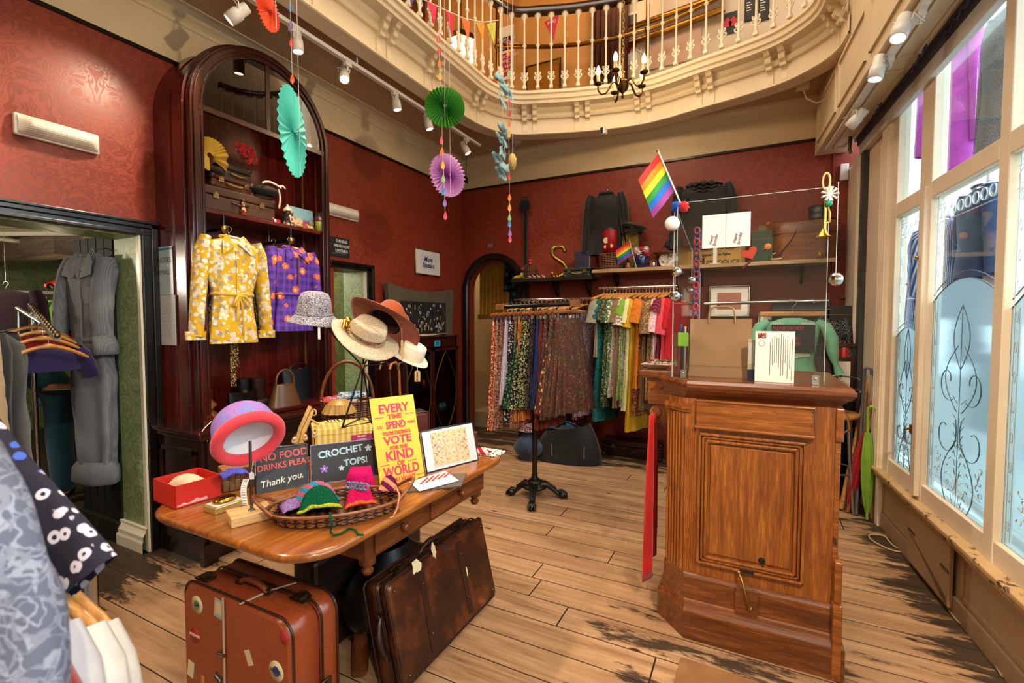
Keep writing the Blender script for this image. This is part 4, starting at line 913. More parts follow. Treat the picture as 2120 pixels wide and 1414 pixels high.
# side return of the counter with scroll bracket
g=G(); g.box((-.46,2.42,.985),(-.30,3.3,1.12)); g.build('return_box', m_oakx, t, bevel=.004)
g=G(); g.box((-.50,2.38,1.12),(-.30,3.3,1.155)); g.build('return_top', m_cap, t, bevel=.01)
g=G(); o=[(0,0),(0,-.24),(-.012,-.235),(-.03,-.20),(-.035,-.15),(-.05,-.11),(-.085,-.09),(-.10,-.05),(-.09,-.01),(-.07,0)]
g.prism(o,.06, T(-.34,2.44,.985)); g.lathe([(0,-.004),(.03,-.004),(.034,.064),(0,.064)],16, T(-.425,2.44,.94)@RX(-PI/2)); g.build('scroll_bracket', m_oak, t, bevel=.004)
# ================================================================== ACRYLIC SCREEN
m_ac=glass('clear acrylic', 'f4f6f6',.0,.95,.55); m_edge=plain('polished acrylic edge', 'b8c0c0',.2,0,.6); m_steel=metal('zinc bracket', 'a8acb0',.3)
SY=2.235; a=onY(1396,421, SY); b=onY(1718,393, SY); zb_=1.146
t=thing('acrylic_screen', 'clear acrylic sneeze screen with a slanted side wing standing on the counter', 'screen',(0, SY, zb_))
h=a.z-zb_; xl, xr=a.x, b.x
G().box((xl,0,0),(xr,.005, h)).build('front_sheet', m_ac, t)
g=G(); g.box((xl,-.0008, h-.002),(xr,.0058, h)); g.box((xr-.002,-.0008,0),(xr,.0058, h)); g.box((xl,-.0008,0),(xl+.003,.0058, h))
q=onX(1450,565, xl); wy=q.y-SY; wz=q.z-zb_
g.tube([(xl,.004, h),(xl, wy, wz)],.0018,5); g.tube([(xl, wy, wz),(xl, wy,0)],.0018,5); g.build('polished_edge', m_edge, t)
g=G(); g.add([(xl,.005,0),(xl, wy,0),(xl, wy, wz),(xl,.005, h)], [(0,1,2,3)]); g.build('side_wing', m_ac, t)
g=G()
for x_ in(xl+.05, xr-.03):g.box((x_-.012,-.004,0),(x_+.012,0,.035)); g.box((x_-.012,-.03,0),(x_+.012,0,.003)); g.lathe([(0,.004),(.005,.004),(.005,0)],8, T(x_,-.004,.022)@RX(PI/2))
g.build('bracket', m_steel, t)
# ================================================================== GARMENTS
m_hang=wood('hanger beech', 'a06a30', 'c48c4a', 'd8a462', 'X',1.0,.3,.5); m_hook=metal('chrome hook', 'b8b8b8',.2); m_chrome=metal('chrome rail', 'c0bebc',.14)
def hanger_parts(t, w=.2, drop=.05, mat=None, curve=.03):
 g=G(); pts=[(-w+2*w*i/12,-curve*math.cos(PI*(i-6)/12)*1+curve,-.075-drop*(abs(i-6)/6)**1.5)for i in range(13)]
 g.tube(pts, [.007]+[.011]*5+[.017]+[.011]*5+[.007],8, flat=.9); g.build('bar', mat or m_hang, t)
 g=G(); g.tube([(0,0,-.07),(0,0,-.03)]+[(.0+.016*math.sin(a)*1,0,-.012+.016-.016*math.cos(a)*1-.012)for a in[PI*i/6 for i in range(2,11)]],.0018,5, caps=False); g.build('hook', m_hook, t)
def hanger(label, loc, rz, group=None, w=.2, drop=.05, mat=None, line=0):
 t=thing('clothes_hanger', label, 'hanger', loc, rz, group); hanger_parts(t, w, drop, mat)
 if line:G().tube([(0,0,.01),(0,0, line)],.0014,4).build('hanging_line', m_hook, t)
 return t
def ringpt(hw, hd, a):c, s=math.cos(a), math.sin(a); return hw*math.copysign(abs(c)**.75, c), hd*math.copysign(abs(s)**.85, s)
def cloth_loft(g, rings, n=28, wr=.006, folds=0, amp=0, sd=0, close=False):
 """rings: (z, half width, half depth, x offset)"""
 vs=[]
 for j, r in enumerate(rings):
  z, hw, hd=r[:3]; ox=r[3]if len(r)>3 else 0; v=j/(len(rings)-1)
  for i in range(n):
   a=2*PI*i/n; x, y=ringpt(hw, hd, a); q=noise.noise(V((x*9+sd, z*7,(1 if y>0 else 3)+sd)))
   k=1+(amp*v*math.sin(folds*a+sd)if folds else 0)
   vs.append((x*(1+(k-1)*.35)+ox, y*k+wr*q*(1 if y>=0 else 1), z))
 fs=[(j*n+i, j*n+(i+1)%n,(j+1)*n+(i+1)%n,(j+1)*n+i)for j in range(len(rings)-1)for i in range(n)]
 if close:fs.append(tuple(range((len(rings)-1)*n, len(rings)*n)))
 g.add(vs, fs, True)
def lerp_rings(keys, m):
 out=[]
 for i in range(m+1):
  z=keys[0][0]+(keys[-1][0]-keys[0][0])*i/m
  for a, b in zip(keys, keys[1:]):
   if(a[0]>=z>=b[0])or b is keys[-1]:
    u=(z-a[0])/(b[0]-a[0])if b[0]!=a[0]else 0; out.append((z, )+tuple(a[k]+(b[k]-a[k])*u for k in range(1, len(a)))); break
 return out
def sleeve(g, s, sh, length, spread, r0, r1, fwd=.0, n=12, cuff=0, sd=0, bend=0):
 pts=[]; rs=[]
 for i in range(11):
  u=i/10; pts.append((s*(sh*.86+spread*u**.8),-fwd*u-bend*math.sin(PI*u)+.004*noise.noise(V((u*5+sd, s, sd))),-.085-length*u)); rs.append((r0+(r1-r0)*u)*(1+.06*noise.noise(V((u*9+sd, s*2, sd)))))
 rs[0]*=.72; pts[0]=(s*sh*.80, pts[0][1],-.062)
 g.tube(pts, rs, n, caps=False, flat=.6)
 if cuff:
  p=V(pts[-1]); g.tube([p+V((0,0, cuff*.6)), p+V((0,0,-cuff*.4))], [r1*1.08, r1*1.04], n, caps=False, flat=.6)
def garment(name, label, cat, mat, loc, rz, group=None, L=.7, sh=.2, waist=.17, hem=.22, hd=.05, sl=.2, spread=.05, r0=.075, r1=.065, folds=0, amp=0, collar=None, n=24, fwd=0, sd=None, cuff=0, rows=14, mat2=None):
 sd=rnd(0,50)if sd is None else sd; t=thing(name, label, cat, loc, rz, group)
 g=G(); cloth_loft(g, lerp_rings([(-.058,.06,.028),(-.075, sh*.62,.04),(-.105, sh*.98, hd),(-.2, sh*.93, hd*1.15),(-.40 if L>.5 else-L*.6, waist, hd),(-L, hem, hd*1.3)], rows), n,.008, folds, amp, sd); g.build('body', mat, t)
 if sl:
  for s in(-1,1):g=G(); sleeve(g, s, sh, sl, spread, r0, r1, fwd,10, cuff, sd); g.build('sleeve', mat, t)
 if collar:
  g=G()
  for s in(-1,1):
   g.add([(s*.0,-.03,-.075),(s*.055,-.035,-.035),(s*.085,-.052,-.075),(s*.095,-.068,-.16),(s*.02,-.066,-.105)], [(0,1,2,4),(4,2,3)]if s>0 else[(0,4,2,1),(4,3,2)])
  g.tube([(.06*math.cos(a),.028*math.sin(a),-.05+.012*math.sin(a))for a in[PI*i/10 for i in range(11)]],.014,6, flat=.5)
  g.build('collar', mat2 or mat, t, solid=.004)
 return t
ORD=('first', 'second', 'third', 'fourth', 'fifth', 'sixth', 'seventh', 'eighth', 'ninth', 'tenth', 'eleventh', 'twelfth', 'thirteenth', 'fourteenth', 'fifteenth', 'sixteenth', 'seventeenth', 'eighteenth', 'nineteenth', 'twentieth', 'twenty-first', 'twenty-second', 'twenty-third', 'twenty-fourth', 'twenty-fifth', 'twenty-sixth')
# ---- chrome wall rails
RY_=4.66
def wall_rail(label, x0, x1, z):
 t=thing('clothes_rail', label, 'clothes rail',((x0+x1)/2, RY_, z)); h=(x1-x0)/2
 g=G(); g.tube([(-h,0,0),(h,0,0)],.015,12); g.build('rail', m_chrome, t)
 for s in(-1,1):g=G(); g.tube([(s*(h-.06),0,.0),(s*(h-.06), YB-RY_,0)],.008,8); g.lathe([(0,0),(.03,0),(.03,.008),(0,.01)],12, T(s*(h-.06), YB-RY_,0)@RX(PI/2)); g.build('wall_bracket', m_chrome, t)
 return t
wall_rail('lower chrome clothes rail half hidden behind the rack of skirts',-2.33,-1.425,1.624)
wall_rail('upper chrome clothes rail crowded with summer dresses on wooden hangers',-1.38,-.63,1.722)
right=[('grey-green sprigged', '8a9a88',('c07a70', '5a7a70'), 'floral',.62,.2),('teal', '0e5a58',('2a8a80', '0a2a38'), 'swirl',1.25,.16),('olive speckled', '3c4030',('8a8a5a', '20241a'), 'dots',1.1,.18),('dark green flowered', '142a22',('3a7a4a', 'c0b890'), 'floral',1.05,0),('green and white flowered', '5a7a4c',('dcdcc8', '2a4a30'), 'floral',.98,.2),('pink bordered sage', '8a9a7a',('e07a98', 'e8e4d8'), 'floral',1.0,0),('plain tan', '8a7050',('7a6042', ), 'stripe',1.1,.2),('cream with purple flowers', 'd8d0c0',('8a3a7a', '4a6a3a'), 'floral',1.0,.22),('lime green', '7aa63a',('5a8a2a', ), 'swirl',1.02,.12),('grey brown dotted', '8a8070',('4a4438', ), 'dots',1.08,0),('yellow and sky blue blotched', 'e0d880',('8ac0d0', 'e8e0a0'), 'swirl',1.12,.2),('mustard yellow', 'd0a028',('b88a1c', ), 'stripe',1.32,.24),('plain orange', 'd07828',('c06a20', ), 'stripe',.9,.2),('rust flowered', '7a3a22',('c08a5a', '4a1a14'), 'floral',1.15,.2),('brown striped', '5a4430',('8a6a48', ), 'stripe',1.1,0),('gold and brown scrolled', '7a5a34',('d0b484', '4a3018'), 'swirl',1.0,.3),('beige sprigged', 'b8a48a',('7a5a48', ), 'floral',1.0,0),('white and pink speckled', 'e0c8c8',('d890a0', ), 'dots',.7,.28),('maroon check', '5a1828',('8a3848', ), 'stripe',.95,.1),('coral pink', 'd8505a',('d0485a', ), 'stripe',.75,.3),('orange red', 'd04828',('c84028', ), 'stripe',.8,.25),('scarlet', 'c02028',('a81820', ), 'stripe',.9,.25)]
random.seed(5)
n_r=len(right)
for i,(nm, base, cols, kd, L, sl)in enumerate(right):
 x=-1.345+(i+.5)*.70/n_r; rz=PI/2-rnd(.05,.35); lab='wooden hanger holding the %s garment on the upper chrome rail'%nm
 hanger(lab,(x, RY_,1.722+.012), rz, 'wooden hangers on the upper chrome rail')
 garment('dress' if L>.85 else 'blouse', '%s %s, %s along the upper chrome rail'%(nm, 'dress' if L>.85 else 'short-sleeved top', ORD[i]), 'dress' if L>.85 else 'top', printed('print '+nm, base, cols, rnd(38,60), kd),(x, RY_,1.662), rz, 'garments on the upper chrome rail', L=L, sh=.19, waist=.15, hem=.16 if L<.85 else.2, hd=.022, sl=sl, spread=.045, r0=.062, r1=.06, folds=7, amp=.45, n=26, fwd=-.02)
left=[('navy', '1a2238',('3a4a6a', ), 'dots',1.0,.2),('plum', '3a1a30',('7a4a6a', ), 'floral',1.0,.2),('brown checked', '4a3a2a',('7a6a50', ), 'stripe',1.0,0),('forest green', '1c3a28',('4a6a48', ), 'floral',1.0,.2),('black spotted', '16161a',('8a8a8a', ), 'dots',1.0,.15),('grey', '5a5a60',('3a3a40', ), 'stripe',1.0,.2),('maroon', '4a141c',('8a3a40', ), 'floral',1.0,.2),('dark teal', '0c3440',('2a6a78', ), 'swirl',1.0,.2),('turquoise sprigged', '2a7a86',('c8d8d8', '124a58'), 'floral',1.2,.2),('royal blue', '1a4a8a',('123a72', ), 'stripe',1.3,.18),('pale lilac', 'b8b4cc',('9a98b4', ), 'stripe',.72,.3),('slate blue', '4a6480',('34506c', ), 'stripe',1.05,.2),('white paisley', 'd0c4c0',('b04a58', '6a5a80'), 'swirl',.8,.36),('lavender flowered', 'a89cb4',('6a4a78', 'd8d0dc'), 'floral',.95,.3),('wine paisley', '5a1c2a',('b89a80', '2a0c14'), 'swirl',1.15,0),('mauve print', '8a7084',('c8b0b8', '4a3448'), 'floral',1.12,.15)]
n_l=len(left)
for i,(nm, base, cols, kd, L, sl)in enumerate(left):
 x=-2.28+(i+.5)*.80/n_l; rz=PI/2-rnd(.05,.35)
 hanger('wooden hanger holding the %s garment on the lower chrome rail'%nm,(x, RY_,1.636), rz, 'wooden hangers on the lower chrome rail')
 garment('dress' if L>.85 else 'blouse', '%s %s, %s along the lower chrome rail'%(nm, 'dress' if L>.85 else 'top with sleeves', ORD[i]), 'dress' if L>.85 else 'top', printed('print '+nm, base, cols, rnd(38,60), kd),(x, RY_,1.562), rz, 'garments on the lower chrome rail', L=L, sh=.19, waist=.15, hem=.19, hd=.022, sl=sl, spread=.045, r0=.06, r1=.055, folds=7, amp=.45, n=26, fwd=-.02)
# ---- skirt rack on a cast iron pedestal
m_iron=plain('black cast iron', '151210',.35,.3); RKX, RKY, RKZ=-1.512,3.385,1.50
t=thing('skirt_rack', 'black clothes rack on a cast iron base with three clawed feet', 'clothes rack',(RKX, RKY,0))
a=onY(1032,636, RKY); b=onY(1196,628, RKY)
g=G(); g.tube([(0,0,.12),(0,0, RKZ)],.021,14); g.lathe([(.028,.13),(.034,.15),(.024,.17),(.024,.19)],16); g.build('pole', m_iron, t)
g=G(); g.tube([(a.x-RKX,0, a.z),(b.x-RKX,0, b.z)],.017,10); g.build('crossbar', m_iron, t)
for s_, q in((-1, a),(1, b)):g=G(); g.cbox((q.x-RKX-s_*.02,0, q.z),(.07,.045,.05)); g.build('end_block', wood('end block', '6a4020', '8a5a30', 'a07040'), t, bevel=.006)
g=G(); g.lathe([(.0,.15),(.045,.145),(.06,.125),(.055,.115),(.085,.10),(.095,.085),(.07,.07),(.04,.06),(.0,.055)],24); g.build('base', m_iron, t, bevel=0)
feet=[onZ(1060,1018,.03), onZ(1163,1024,.03), onZ(1101,1048,.03)]
for q in feet+[V((RKX*2-feet[2].x+.02, RKY*2-feet[2].y,0))]:
 d=V((q.x-RKX, q.y-RKY,0)); r_=min(d.length,.26); d.normalize(); P=lambda r, z:d*r+V((0,0, z)); g=G()
 g.tube([P(.04,.10), P(.08,.115), P(r_*.5,.10), P(r_*.72,.065), P(r_*.88,.035), P(r_,.03)], [.035,.034,.028,.022,.02,.024],10, flat=.8); g.ball(P(r_+.005,.03),(.036,.036,.03),12,8)
 s_=V((-d.y, d.x,0))
 for k in(-1,0,1):g.tube([P(r_-.03,.055)+s_*k*.012, P(r_+.01,.058)+s_*k*.018, P(r_+.038,.035)+s_*k*.022, P(r_+.04,.012)+s_*k*.022],.008,6)
 g.tube([P(.05,.125), P(r_*.5,.125), P(r_*.8,.08)],.007,6); g.build('clawed_foot', m_iron, t)
def skirt(label, mat, loc, rz, L, w0, w1, hd, folds, amp, group, name='skirt', cat='skirt'):
 t=thing(name, label, cat, loc, rz, group); sd=rnd(0,60)
 g=G(); cloth_loft(g, lerp_rings([(-.13, w0,.012),(-.18, w0*1.02,.02),(-L*.6,(w0+w1)/2, hd*.8),(-L, w1, hd)],14),60,.006, folds, amp, sd); g.build('body', mat, t)
 g=G(); cloth_loft(g, [(-.125, w0*1.01,.013),(-.16, w0*1.02,.017)],30,0); g.build('waistband', mat, t)
 return t
def clip_hanger(label, loc, rz):
 t=thing('clip_hanger', label, 'hanger', loc, rz, 'clip hangers on the skirt rack'); g=G(); g.tube([(-.17,0,-.085),(0,0,-.075),(.17,0,-.085)],.011,8, flat=1.3); g.build('bar', m_hang2, t)
 g=G(); g.tube([(0,0,-.07),(0,0,-.02),(.012,0,.004),(0,0,.02),(-.014,0,.008)],.002,5); g.build('hook', m_hook, t)
 for s in(-1,1):g=G(); g.cbox((s*.13,0,-.115),(.018,.02,.05)); g.build('clip', m_hook, t)
m_hang2=wood('reddish hanger', '6a3818', '9a5a2c', 'b0703c', 'X',1.0,.3)
sk=[('red and orange flowered', '8a2420',('e07a40', 'd8c8a0'), 'floral',.98),('brown red paisley', '4a2018',('a06a50', 'c8a078'), 'swirl',.98),('dark wine print', '3a1418',('8a4a40', 'b0907a'), 'swirl',.96),('pale lilac batik', 'a8a8b8',('c8a0b8', '8890a8'), 'swirl',.78),('black and white speckled', '1c1a20',('b8b0b0', ), 'dots',.92),('tan and wine ikat', '5a3020',('c0a078', '8a2030'), 'swirl',.95),('scarlet edged', '8a1418',('c0a040', ), 'stripe',.9),('black with green sprigs', '0c100e',('4a8a4a', '2a3a5a'), 'floral',.80),('black with small buds', '0a0c10',('6a7a4a', 'c0b080'), 'floral',.80),('black tapestry', '140e10',('5a3038', '2a3a4a'), 'floral',.80),('deep blue', '10204a',('1c3a7a', ), 'swirl',.80),('russet corduroy', '4a1c10',('6a2c18', ), 'stripe',.95),('brown mottled', '4a2c24',('7a5048', '2a1814'), 'floral',.72),('dark rose flowered', '3a1a1e',('8a5a50', '3a4a38'), 'swirl',.86),('crimson and gold flowered', '5a1c1c',('c8a050', '2a4a40'), 'floral',.82),('brown forest print', '3a2218',('7a5a38', '2a3a28', '5a1c20'), 'swirl',.84)]
random.seed(9)
for i,(nm, base, cols, kd, L)in enumerate(sk):
 u=(i+.5)/len(sk); x=a.x+.03+(b.x-a.x-.08)*u; z=a.z+(b.z-a.z)*u+.017; wide=i in(7,8,14,15)
 rz=PI/2-(rnd(.05,.2)if not wide else rnd(.35,.5)); fl=.25 if i>=13 else(.24 if wide else.19)
 clip_hanger('clip hanger carrying the %s skirt on the black rack'%nm,(x, RKY, z), rz)
 skirt('%s skirt, %s along the black rack'%(nm, ORD[i]), printed('skirt '+nm, base, cols, rnd(48,80)if i<13 else 34, kd),(x, RKY, z), rz, L,.15, fl,.035 if not wide else.05,13 if not wide else 18,.4 if not wide else.75, 'skirts on the black rack')
# ---- blouses in the arched cupboard, facing the room (rotated to face +x)
FX=PI/2
m_yel=printed('yellow and cream paisley', 'd0a422',('d0c4a8', 'a09078', 'e4dcc4'),20, 'floral')
n_=NT('purple check with orange flowers'); co_=n_.co((1,1,1)); w1=n_.n('TexWave', {'Vector':co_, 'Scale':6.0, 'Distortion':.4}, bands_direction='Z'); w2=n_.n('TexWave', {'Vector':co_, 'Scale':8.0, 'Distortion':.2}, bands_direction='X')
col_=n_.mix(n_.ramp(w1, [(.45,0.),(.55,.7)]), '5a2a9a', '221a6a'); col_=n_.mix(n_.ramp(w2, [(.6,0.),(.75,.4)]), col_, '7a44b4')
vo_=n_.n('TexVoronoi', {'Vector':n_.co((12,12,12)), 'Scale':1.0}); vd_=n_.n('TexNoise', {'Vector':n_.co((90,90,90)), 'Scale':1.0}); fl_=n_.math('ADD', vo_.outputs[0], n_.math('MULTIPLY', n_.math('SUBTRACT', vd_,.5),.3))
col_=n_.mix(n_.ramp(fl_, [(.28,1.),(.32,0.)]), col_, 'd8682c'); col_=n_.mix(n_.ramp(fl_, [(.10,1.),(.14,0.)]), col_, 'ead0b8'); m_pur=n_.out(col_,.75)
m_brf=printed('brown meadow print', '3a1c0c',('7a8a3a', 'c07a3a', 'd8c8a0'),55, 'floral')
def facing(px, py, x):q=onX(px, py, x); return q
q=facing(486,470,-2.80); z_=1.966
hanger('wooden hanger carrying the yellow paisley blouse in the red cupboard',(-2.855, q.y, z_), FX, None,.19)
bl=garment('blouse', 'yellow and cream paisley blouse with a tied belt hanging in the red cupboard', 'blouse', m_yel,(-2.845, q.y+.005, z_-.012), FX, None, L=.69, sh=.195, waist=.118, hem=.150, hd=.05, sl=.56, spread=.055, r0=.066, r1=.055, folds=9, amp=.12, collar=True, n=40, cuff=.05, rows=22, sd=3)
g=G(); g.tube([(.124*math.cos(a_),.058*math.sin(a_),-.395)for a_ in[2*PI*i/28 for i in range(28)]],.011,8, True);
g.tube([(.0,-.066,-.395),(-.03,-.085,-.42),(-.05,-.085,-.46),(-.035,-.08,-.47),(-.005,-.07,-.40),(.03,-.085,-.41),(.055,-.085,-.445),(.05,-.08,-.475),(.03,-.08,-.45),(.005,-.07,-.4)],.007,6); g.tube([(0,-.07,-.40),(.012,-.082,-.50),(.014,-.082,-.64)],.008,6, flat=.6); g.tube([(0,-.07,-.40),(-.02,-.08,-.47),(-.026,-.08,-.55)],.008,6, flat=.6); part_label(g.build('belt', cloth('yellow tie', 'd0a83a'), bl), 'tied plain yellow belt')
g=G(); g.box((-.012,-.064,-.60),(.012,-.058,-.13)); g.build('placket', m_yel, bl, bevel=.002)
for k in range(4):g=G(); g.lathe([(0,.003),(.007,.002),(.007,0)],10, T(0,-.064,-.18-.1*k)@RX(PI/2)); g.build('button', plain('pearl button', 'd8ccb0',.3), bl)
q2=facing(612,500,-2.80)
hanger('wooden hanger carrying the purple flowered blouse in the red cupboard',(-2.86, q2.y,1.966), FX, None,.19)
bl2=garment('blouse', 'purple checked blouse with orange flowers hanging in the red cupboard', 'blouse', m_pur,(-2.85, q2.y+.005,1.950), FX, None, L=.62, sh=.185, waist=.125, hem=.155, hd=.05, sl=.50, spread=.045, r0=.064, r1=.06, folds=9, amp=.12, collar=True, n=40, rows=22, sd=8)
g=G(); g.tube([(.132*math.cos(a_),.058*math.sin(a_),-.37)for a_ in[2*PI*i/28 for i in range(28)]],.009,8, True); g.build('belt', m_pur, bl2)
g=G(); g.box((-.004,-.066,-.3),(.004,-.058,-.12)); g.build('zip', metal('zip brass', 'a08040',.4), bl2)
for nm, y, xx, mt, L in(('dark green sprigged', q2.y-.02,-3.0, printed('dark green sprig', '1a241c',('6a7a5a', 'b0a888'),60, 'dots'),.62),('brown meadow flowered', q.y+.06,-2.98, m_brf,.66)):
 hanger('wooden hanger carrying the %s blouse behind in the red cupboard'%nm,(xx, y,1.966), FX, None,.19, mat=wood('dark hanger', '2a160a', '4a2a14', '5e3a1e', 'X'))
 garment('blouse', '%s blouse hanging behind in the red cupboard'%nm, 'blouse', mt,(xx, y,1.968), FX, None, L=L, sh=.19, waist=.155, hem=.19, hd=.04, sl=.46, spread=.03, r0=.062, r1=.055, n=28, rows=16)
qa, qb=onX(482,725,-2.90), onX(490,800,-2.90)
t=thing('sash', 'narrow brown flowered sash hanging below the yellow blouse', 'sash',(-2.9, qa.y, qa.z+.1)); h=qa.z-qb.z+.1
g=G(); g.box((-.003,-.017,-h),(.003,.017,0)); g.box((.003,.0,-h*.62),(.006,.034,-.02)); g.build('strip', m_brf, t)
# ---- black blouses on the back wall
m_blk=cloth('black silk', '0f0d0f', '1a171a',.6); m_blkn=cloth('black velvet hat', '0b090a', '151214',.9)
for px, py, lab, ruff in((1254,392, 'black high-necked Victorian blouse hung on the back wall above the shelf',0),(1457,372, 'black ruffle-necked jacket hung on the back wall behind the screen',1)):
 q=onY(px, py+6, YB-.13)
 hanger('wooden hanger carrying the %s'%('high-necked black blouse' if not ruff else 'ruffled black jacket'),(q.x, YB-.115, q.z+.03),0, None,.19)
 t=garment('black_blouse' if not ruff else 'black_jacket', lab, 'blouse' if not ruff else 'jacket', m_blk,(q.x, YB-.12, q.z+.035), R(4), None, L=.68 if not ruff else.62, sh=.19 if not ruff else.26, waist=.14 if not ruff else.22, hem=.18 if not ruff else.36, hd=.055, sl=.56, spread=.06, r0=.085, r1=.06, folds=11, amp=.15, n=36, rows=18)
 g=G(); g.tube([(.065*math.cos(a_),.035*math.sin(a_),-.05)for a_ in[2*PI*i/20 for i in range(20)]],.02,8, True)
 if ruff:
  for k in range(3):g.grid(lambda u, v, k=k:((.07+.05*v+.012*math.sin(u*60))*math.cos(2*PI*u)*1.3,(.04+.03*v)*math.sin(2*PI*u),-.03-.035*k-.03*v+.01*math.cos(u*80)),60,2, True)
 g.build('ruffle' if ruff else 'collar', m_blk, t)
 g=G(); g.tube([(q.x*0,.12,.03),(0,.0,.03),(0,-.012,.012),(0,-.0,.0)],.003,6); g.build('wall_hook', m_agedm, t)
# ---- grey jumpsuit on the dark board door, green room
m_jump=None
n_=NT('grey denim twill'); a_=n_.n('TexWave', {'Vector':n_.co((1,1,1)), 'Scale':42.0, 'Distortion':.3}, bands_direction='X'); b_=n_.n('TexNoise', {'Vector':n_.co((9,9,4)), 'Scale':1.0, 'Detail':4.0})
c_=n_.mix(n_.ramp(b_, [(.3,0.),(.7,1.)]), '6a6c72', '4c4e56'); m_jump=n_.out(n_.mix(n_.math('MULTIPLY', a_,.35), c_, '85878c'),.9, bump=a_, bstr=.1, bdist=.002)
PY=1.495
g=G(); pl, pr2=onY(160,700,1.52).x, XI-.005
for k in range(5):w_=(pr2-pl)/5; g.box((pl+k*w_+.004,1.515,.0),(pl+(k+1)*w_-.004,1.54,1.93))
g.box((pl,1.522,0),(pr2,1.55,1.93)); g.box((pl,1.49,0),(pr2,1.52,.13)); o=g.build('board_door', wood('black green boards', '0c0d0a', '1a1b15', '2a2a20', 'Z',.5,.7,.2), loc=(0,0,0), bevel=.003); tag(o, 'dark tongue and groove door folded open inside the green doorway', 'door')
q=onY(186,548,1.43); t=thing('clothes_hanger', 'wooden hanger carrying the grey jumpsuit on the dark board door', 'hanger',(q.x,1.445, q.z+.09)); hanger_parts(t,.15)
g=G(); g.tube([(0,0.0,.0),(.0,.07,.02)],.003,6); g.build('door_hook', m_hook, t)
t=thing('jumpsuit', 'grey striped denim jumpsuit with rolled cuffs hanging on the dark board door', 'jumpsuit',(q.x,1.425, q.z+.10), R(14))
g=G(); cloth_loft(g, lerp_rings([(-.06,.06,.03),(-.085,.13,.045),(-.125,.165,.055),(-.28,.155,.06),(-.52,.13,.05),(-.62,.13,.055),(-.80,.15,.06),(-1.2,.135,.055),(-1.36,.115,.05)],30),40,.016,5,.25,4); g.build('body', m_jump, t)
g=G(); cloth_loft(g, [(-1.30,.12,.058,.0),(-1.34,.155,.07,.0),(-1.42,.16,.07,.0),(-1.44,.13,.06,.0)],30,.012,5,.2,2); g.build('trouser_cuff', m_jump, t)
g=G(); g.tube([(.14*math.cos(a_)*1.05,.055*math.sin(a_),-.56)for a_ in[2*PI*i/24 for i in range(24)]],.012,6, True, flat=1.6); g.box((-.012,-.066,-.6),(.012,-.058,-.14)); g.box((.05,-.068,-.34),(.12,-.060,-.24)); g.build('placket', m_jump, t)
for s in(-1,1):g=G(); sleeve(g, s,.17,.50,-.01 if s>0 else.05,.062,.05,.03,14,0,5,.02); so=g.build('sleeve', m_jump, t); g=G(); p=V((s*(.17*.86+(-.01 if s>0 else.05)),-.03,-.585)); g.tube([p+V((0,0,.05)), p+V((s*.01,0,0)), p+V((s*.015,0,-.06))], [.054,.066,.07],14, caps=False, flat=.7); g.build('rolled_cuff', m_jump, so, solid=.006)
g=G()
for s in(-1,1):g.add([(0,-.04,-.10),(s*.05,-.03,-.03),(s*.10,-.055,-.09),(s*.11,-.075,-.17),(s*.03,-.075,-.19)], [(0,1,2,4),(4,2,3)])
g.tube([(.06*math.cos(a_),.032*math.sin(a_),-.045)for a_ in[PI*i/8 for i in range(9)]],.02,6, flat=.6); g.build('collar', m_jump, t, solid=.005)
# ================================================================== THINGS ON THE TABLE
TT=.7205
def tz(px, py):return onZ(px, py, TT)
def fr2(a, b):d=b-a; return math.atan2(d.y, d.x), d.length
m_redbox=plain('red card', 'c8281c',.45); m_redbox2=plain('dark red card inside', '8a1a16',.6)
A, B=tz(363,1056), tz(459,1027); rz, w=fr2(A, B)
t=thing('shoebox', 'open red shoebox holding a folded beige cloth at the table corner', 'box', A, rz)
h, dp=.085,.17
for lo, hi in(((0,0,0),(w,.003, h)),((0, dp-.003,0),(w, dp, h)),((0,0,0),(.003, dp, h)),((w-.003,0,0),(w, dp, h))):G().box(lo, hi).build('side', m_redbox, t)
G().box((0,0,0),(w, dp,.003)).build('bottom', m_redbox2, t)
g=G(); torn_pts=[(.006+.011*i,.012+.012*rnd(0,1))for i in range(10)]+[(.11,.008),(.006,.008)]; g.prism(torn_pts,.001, T(0,-.0008,0)); g.build('worn_label', plain('scuffed white', 'd8a8a0',.6), t)
m_beige=cloth('beige felt', 'd8bc9c', 'c8a488',.9,500)
t2=thing('folded_cloth', 'folded beige and pink cloth lying in the red shoebox', 'cloth', A+V((math.cos(rz)*w/2-math.sin(rz)*dp/2, math.sin(rz)*w/2+math.cos(rz)*dp/2,.004)), rz+.2)
g=G(); g.grid(lambda u, v:((u-.5)*.085,(v-.5)*.12,.055+.035*math.sin(PI*u)**.5*math.sin(PI*v)**.5+.006*noise.noise(V((u*5, v*5,1)))),14,14); g.box((-.04,-.055,0),(.04,.055,.055)); g.build('fold', m_beige, t2, sub=1)
g=G(); g.box((-.042,-.058,.052),(.03,.05,.058)); g.build('pink_edge', cloth('pink cloth', 'd88a80'), t2, bevel=.002)
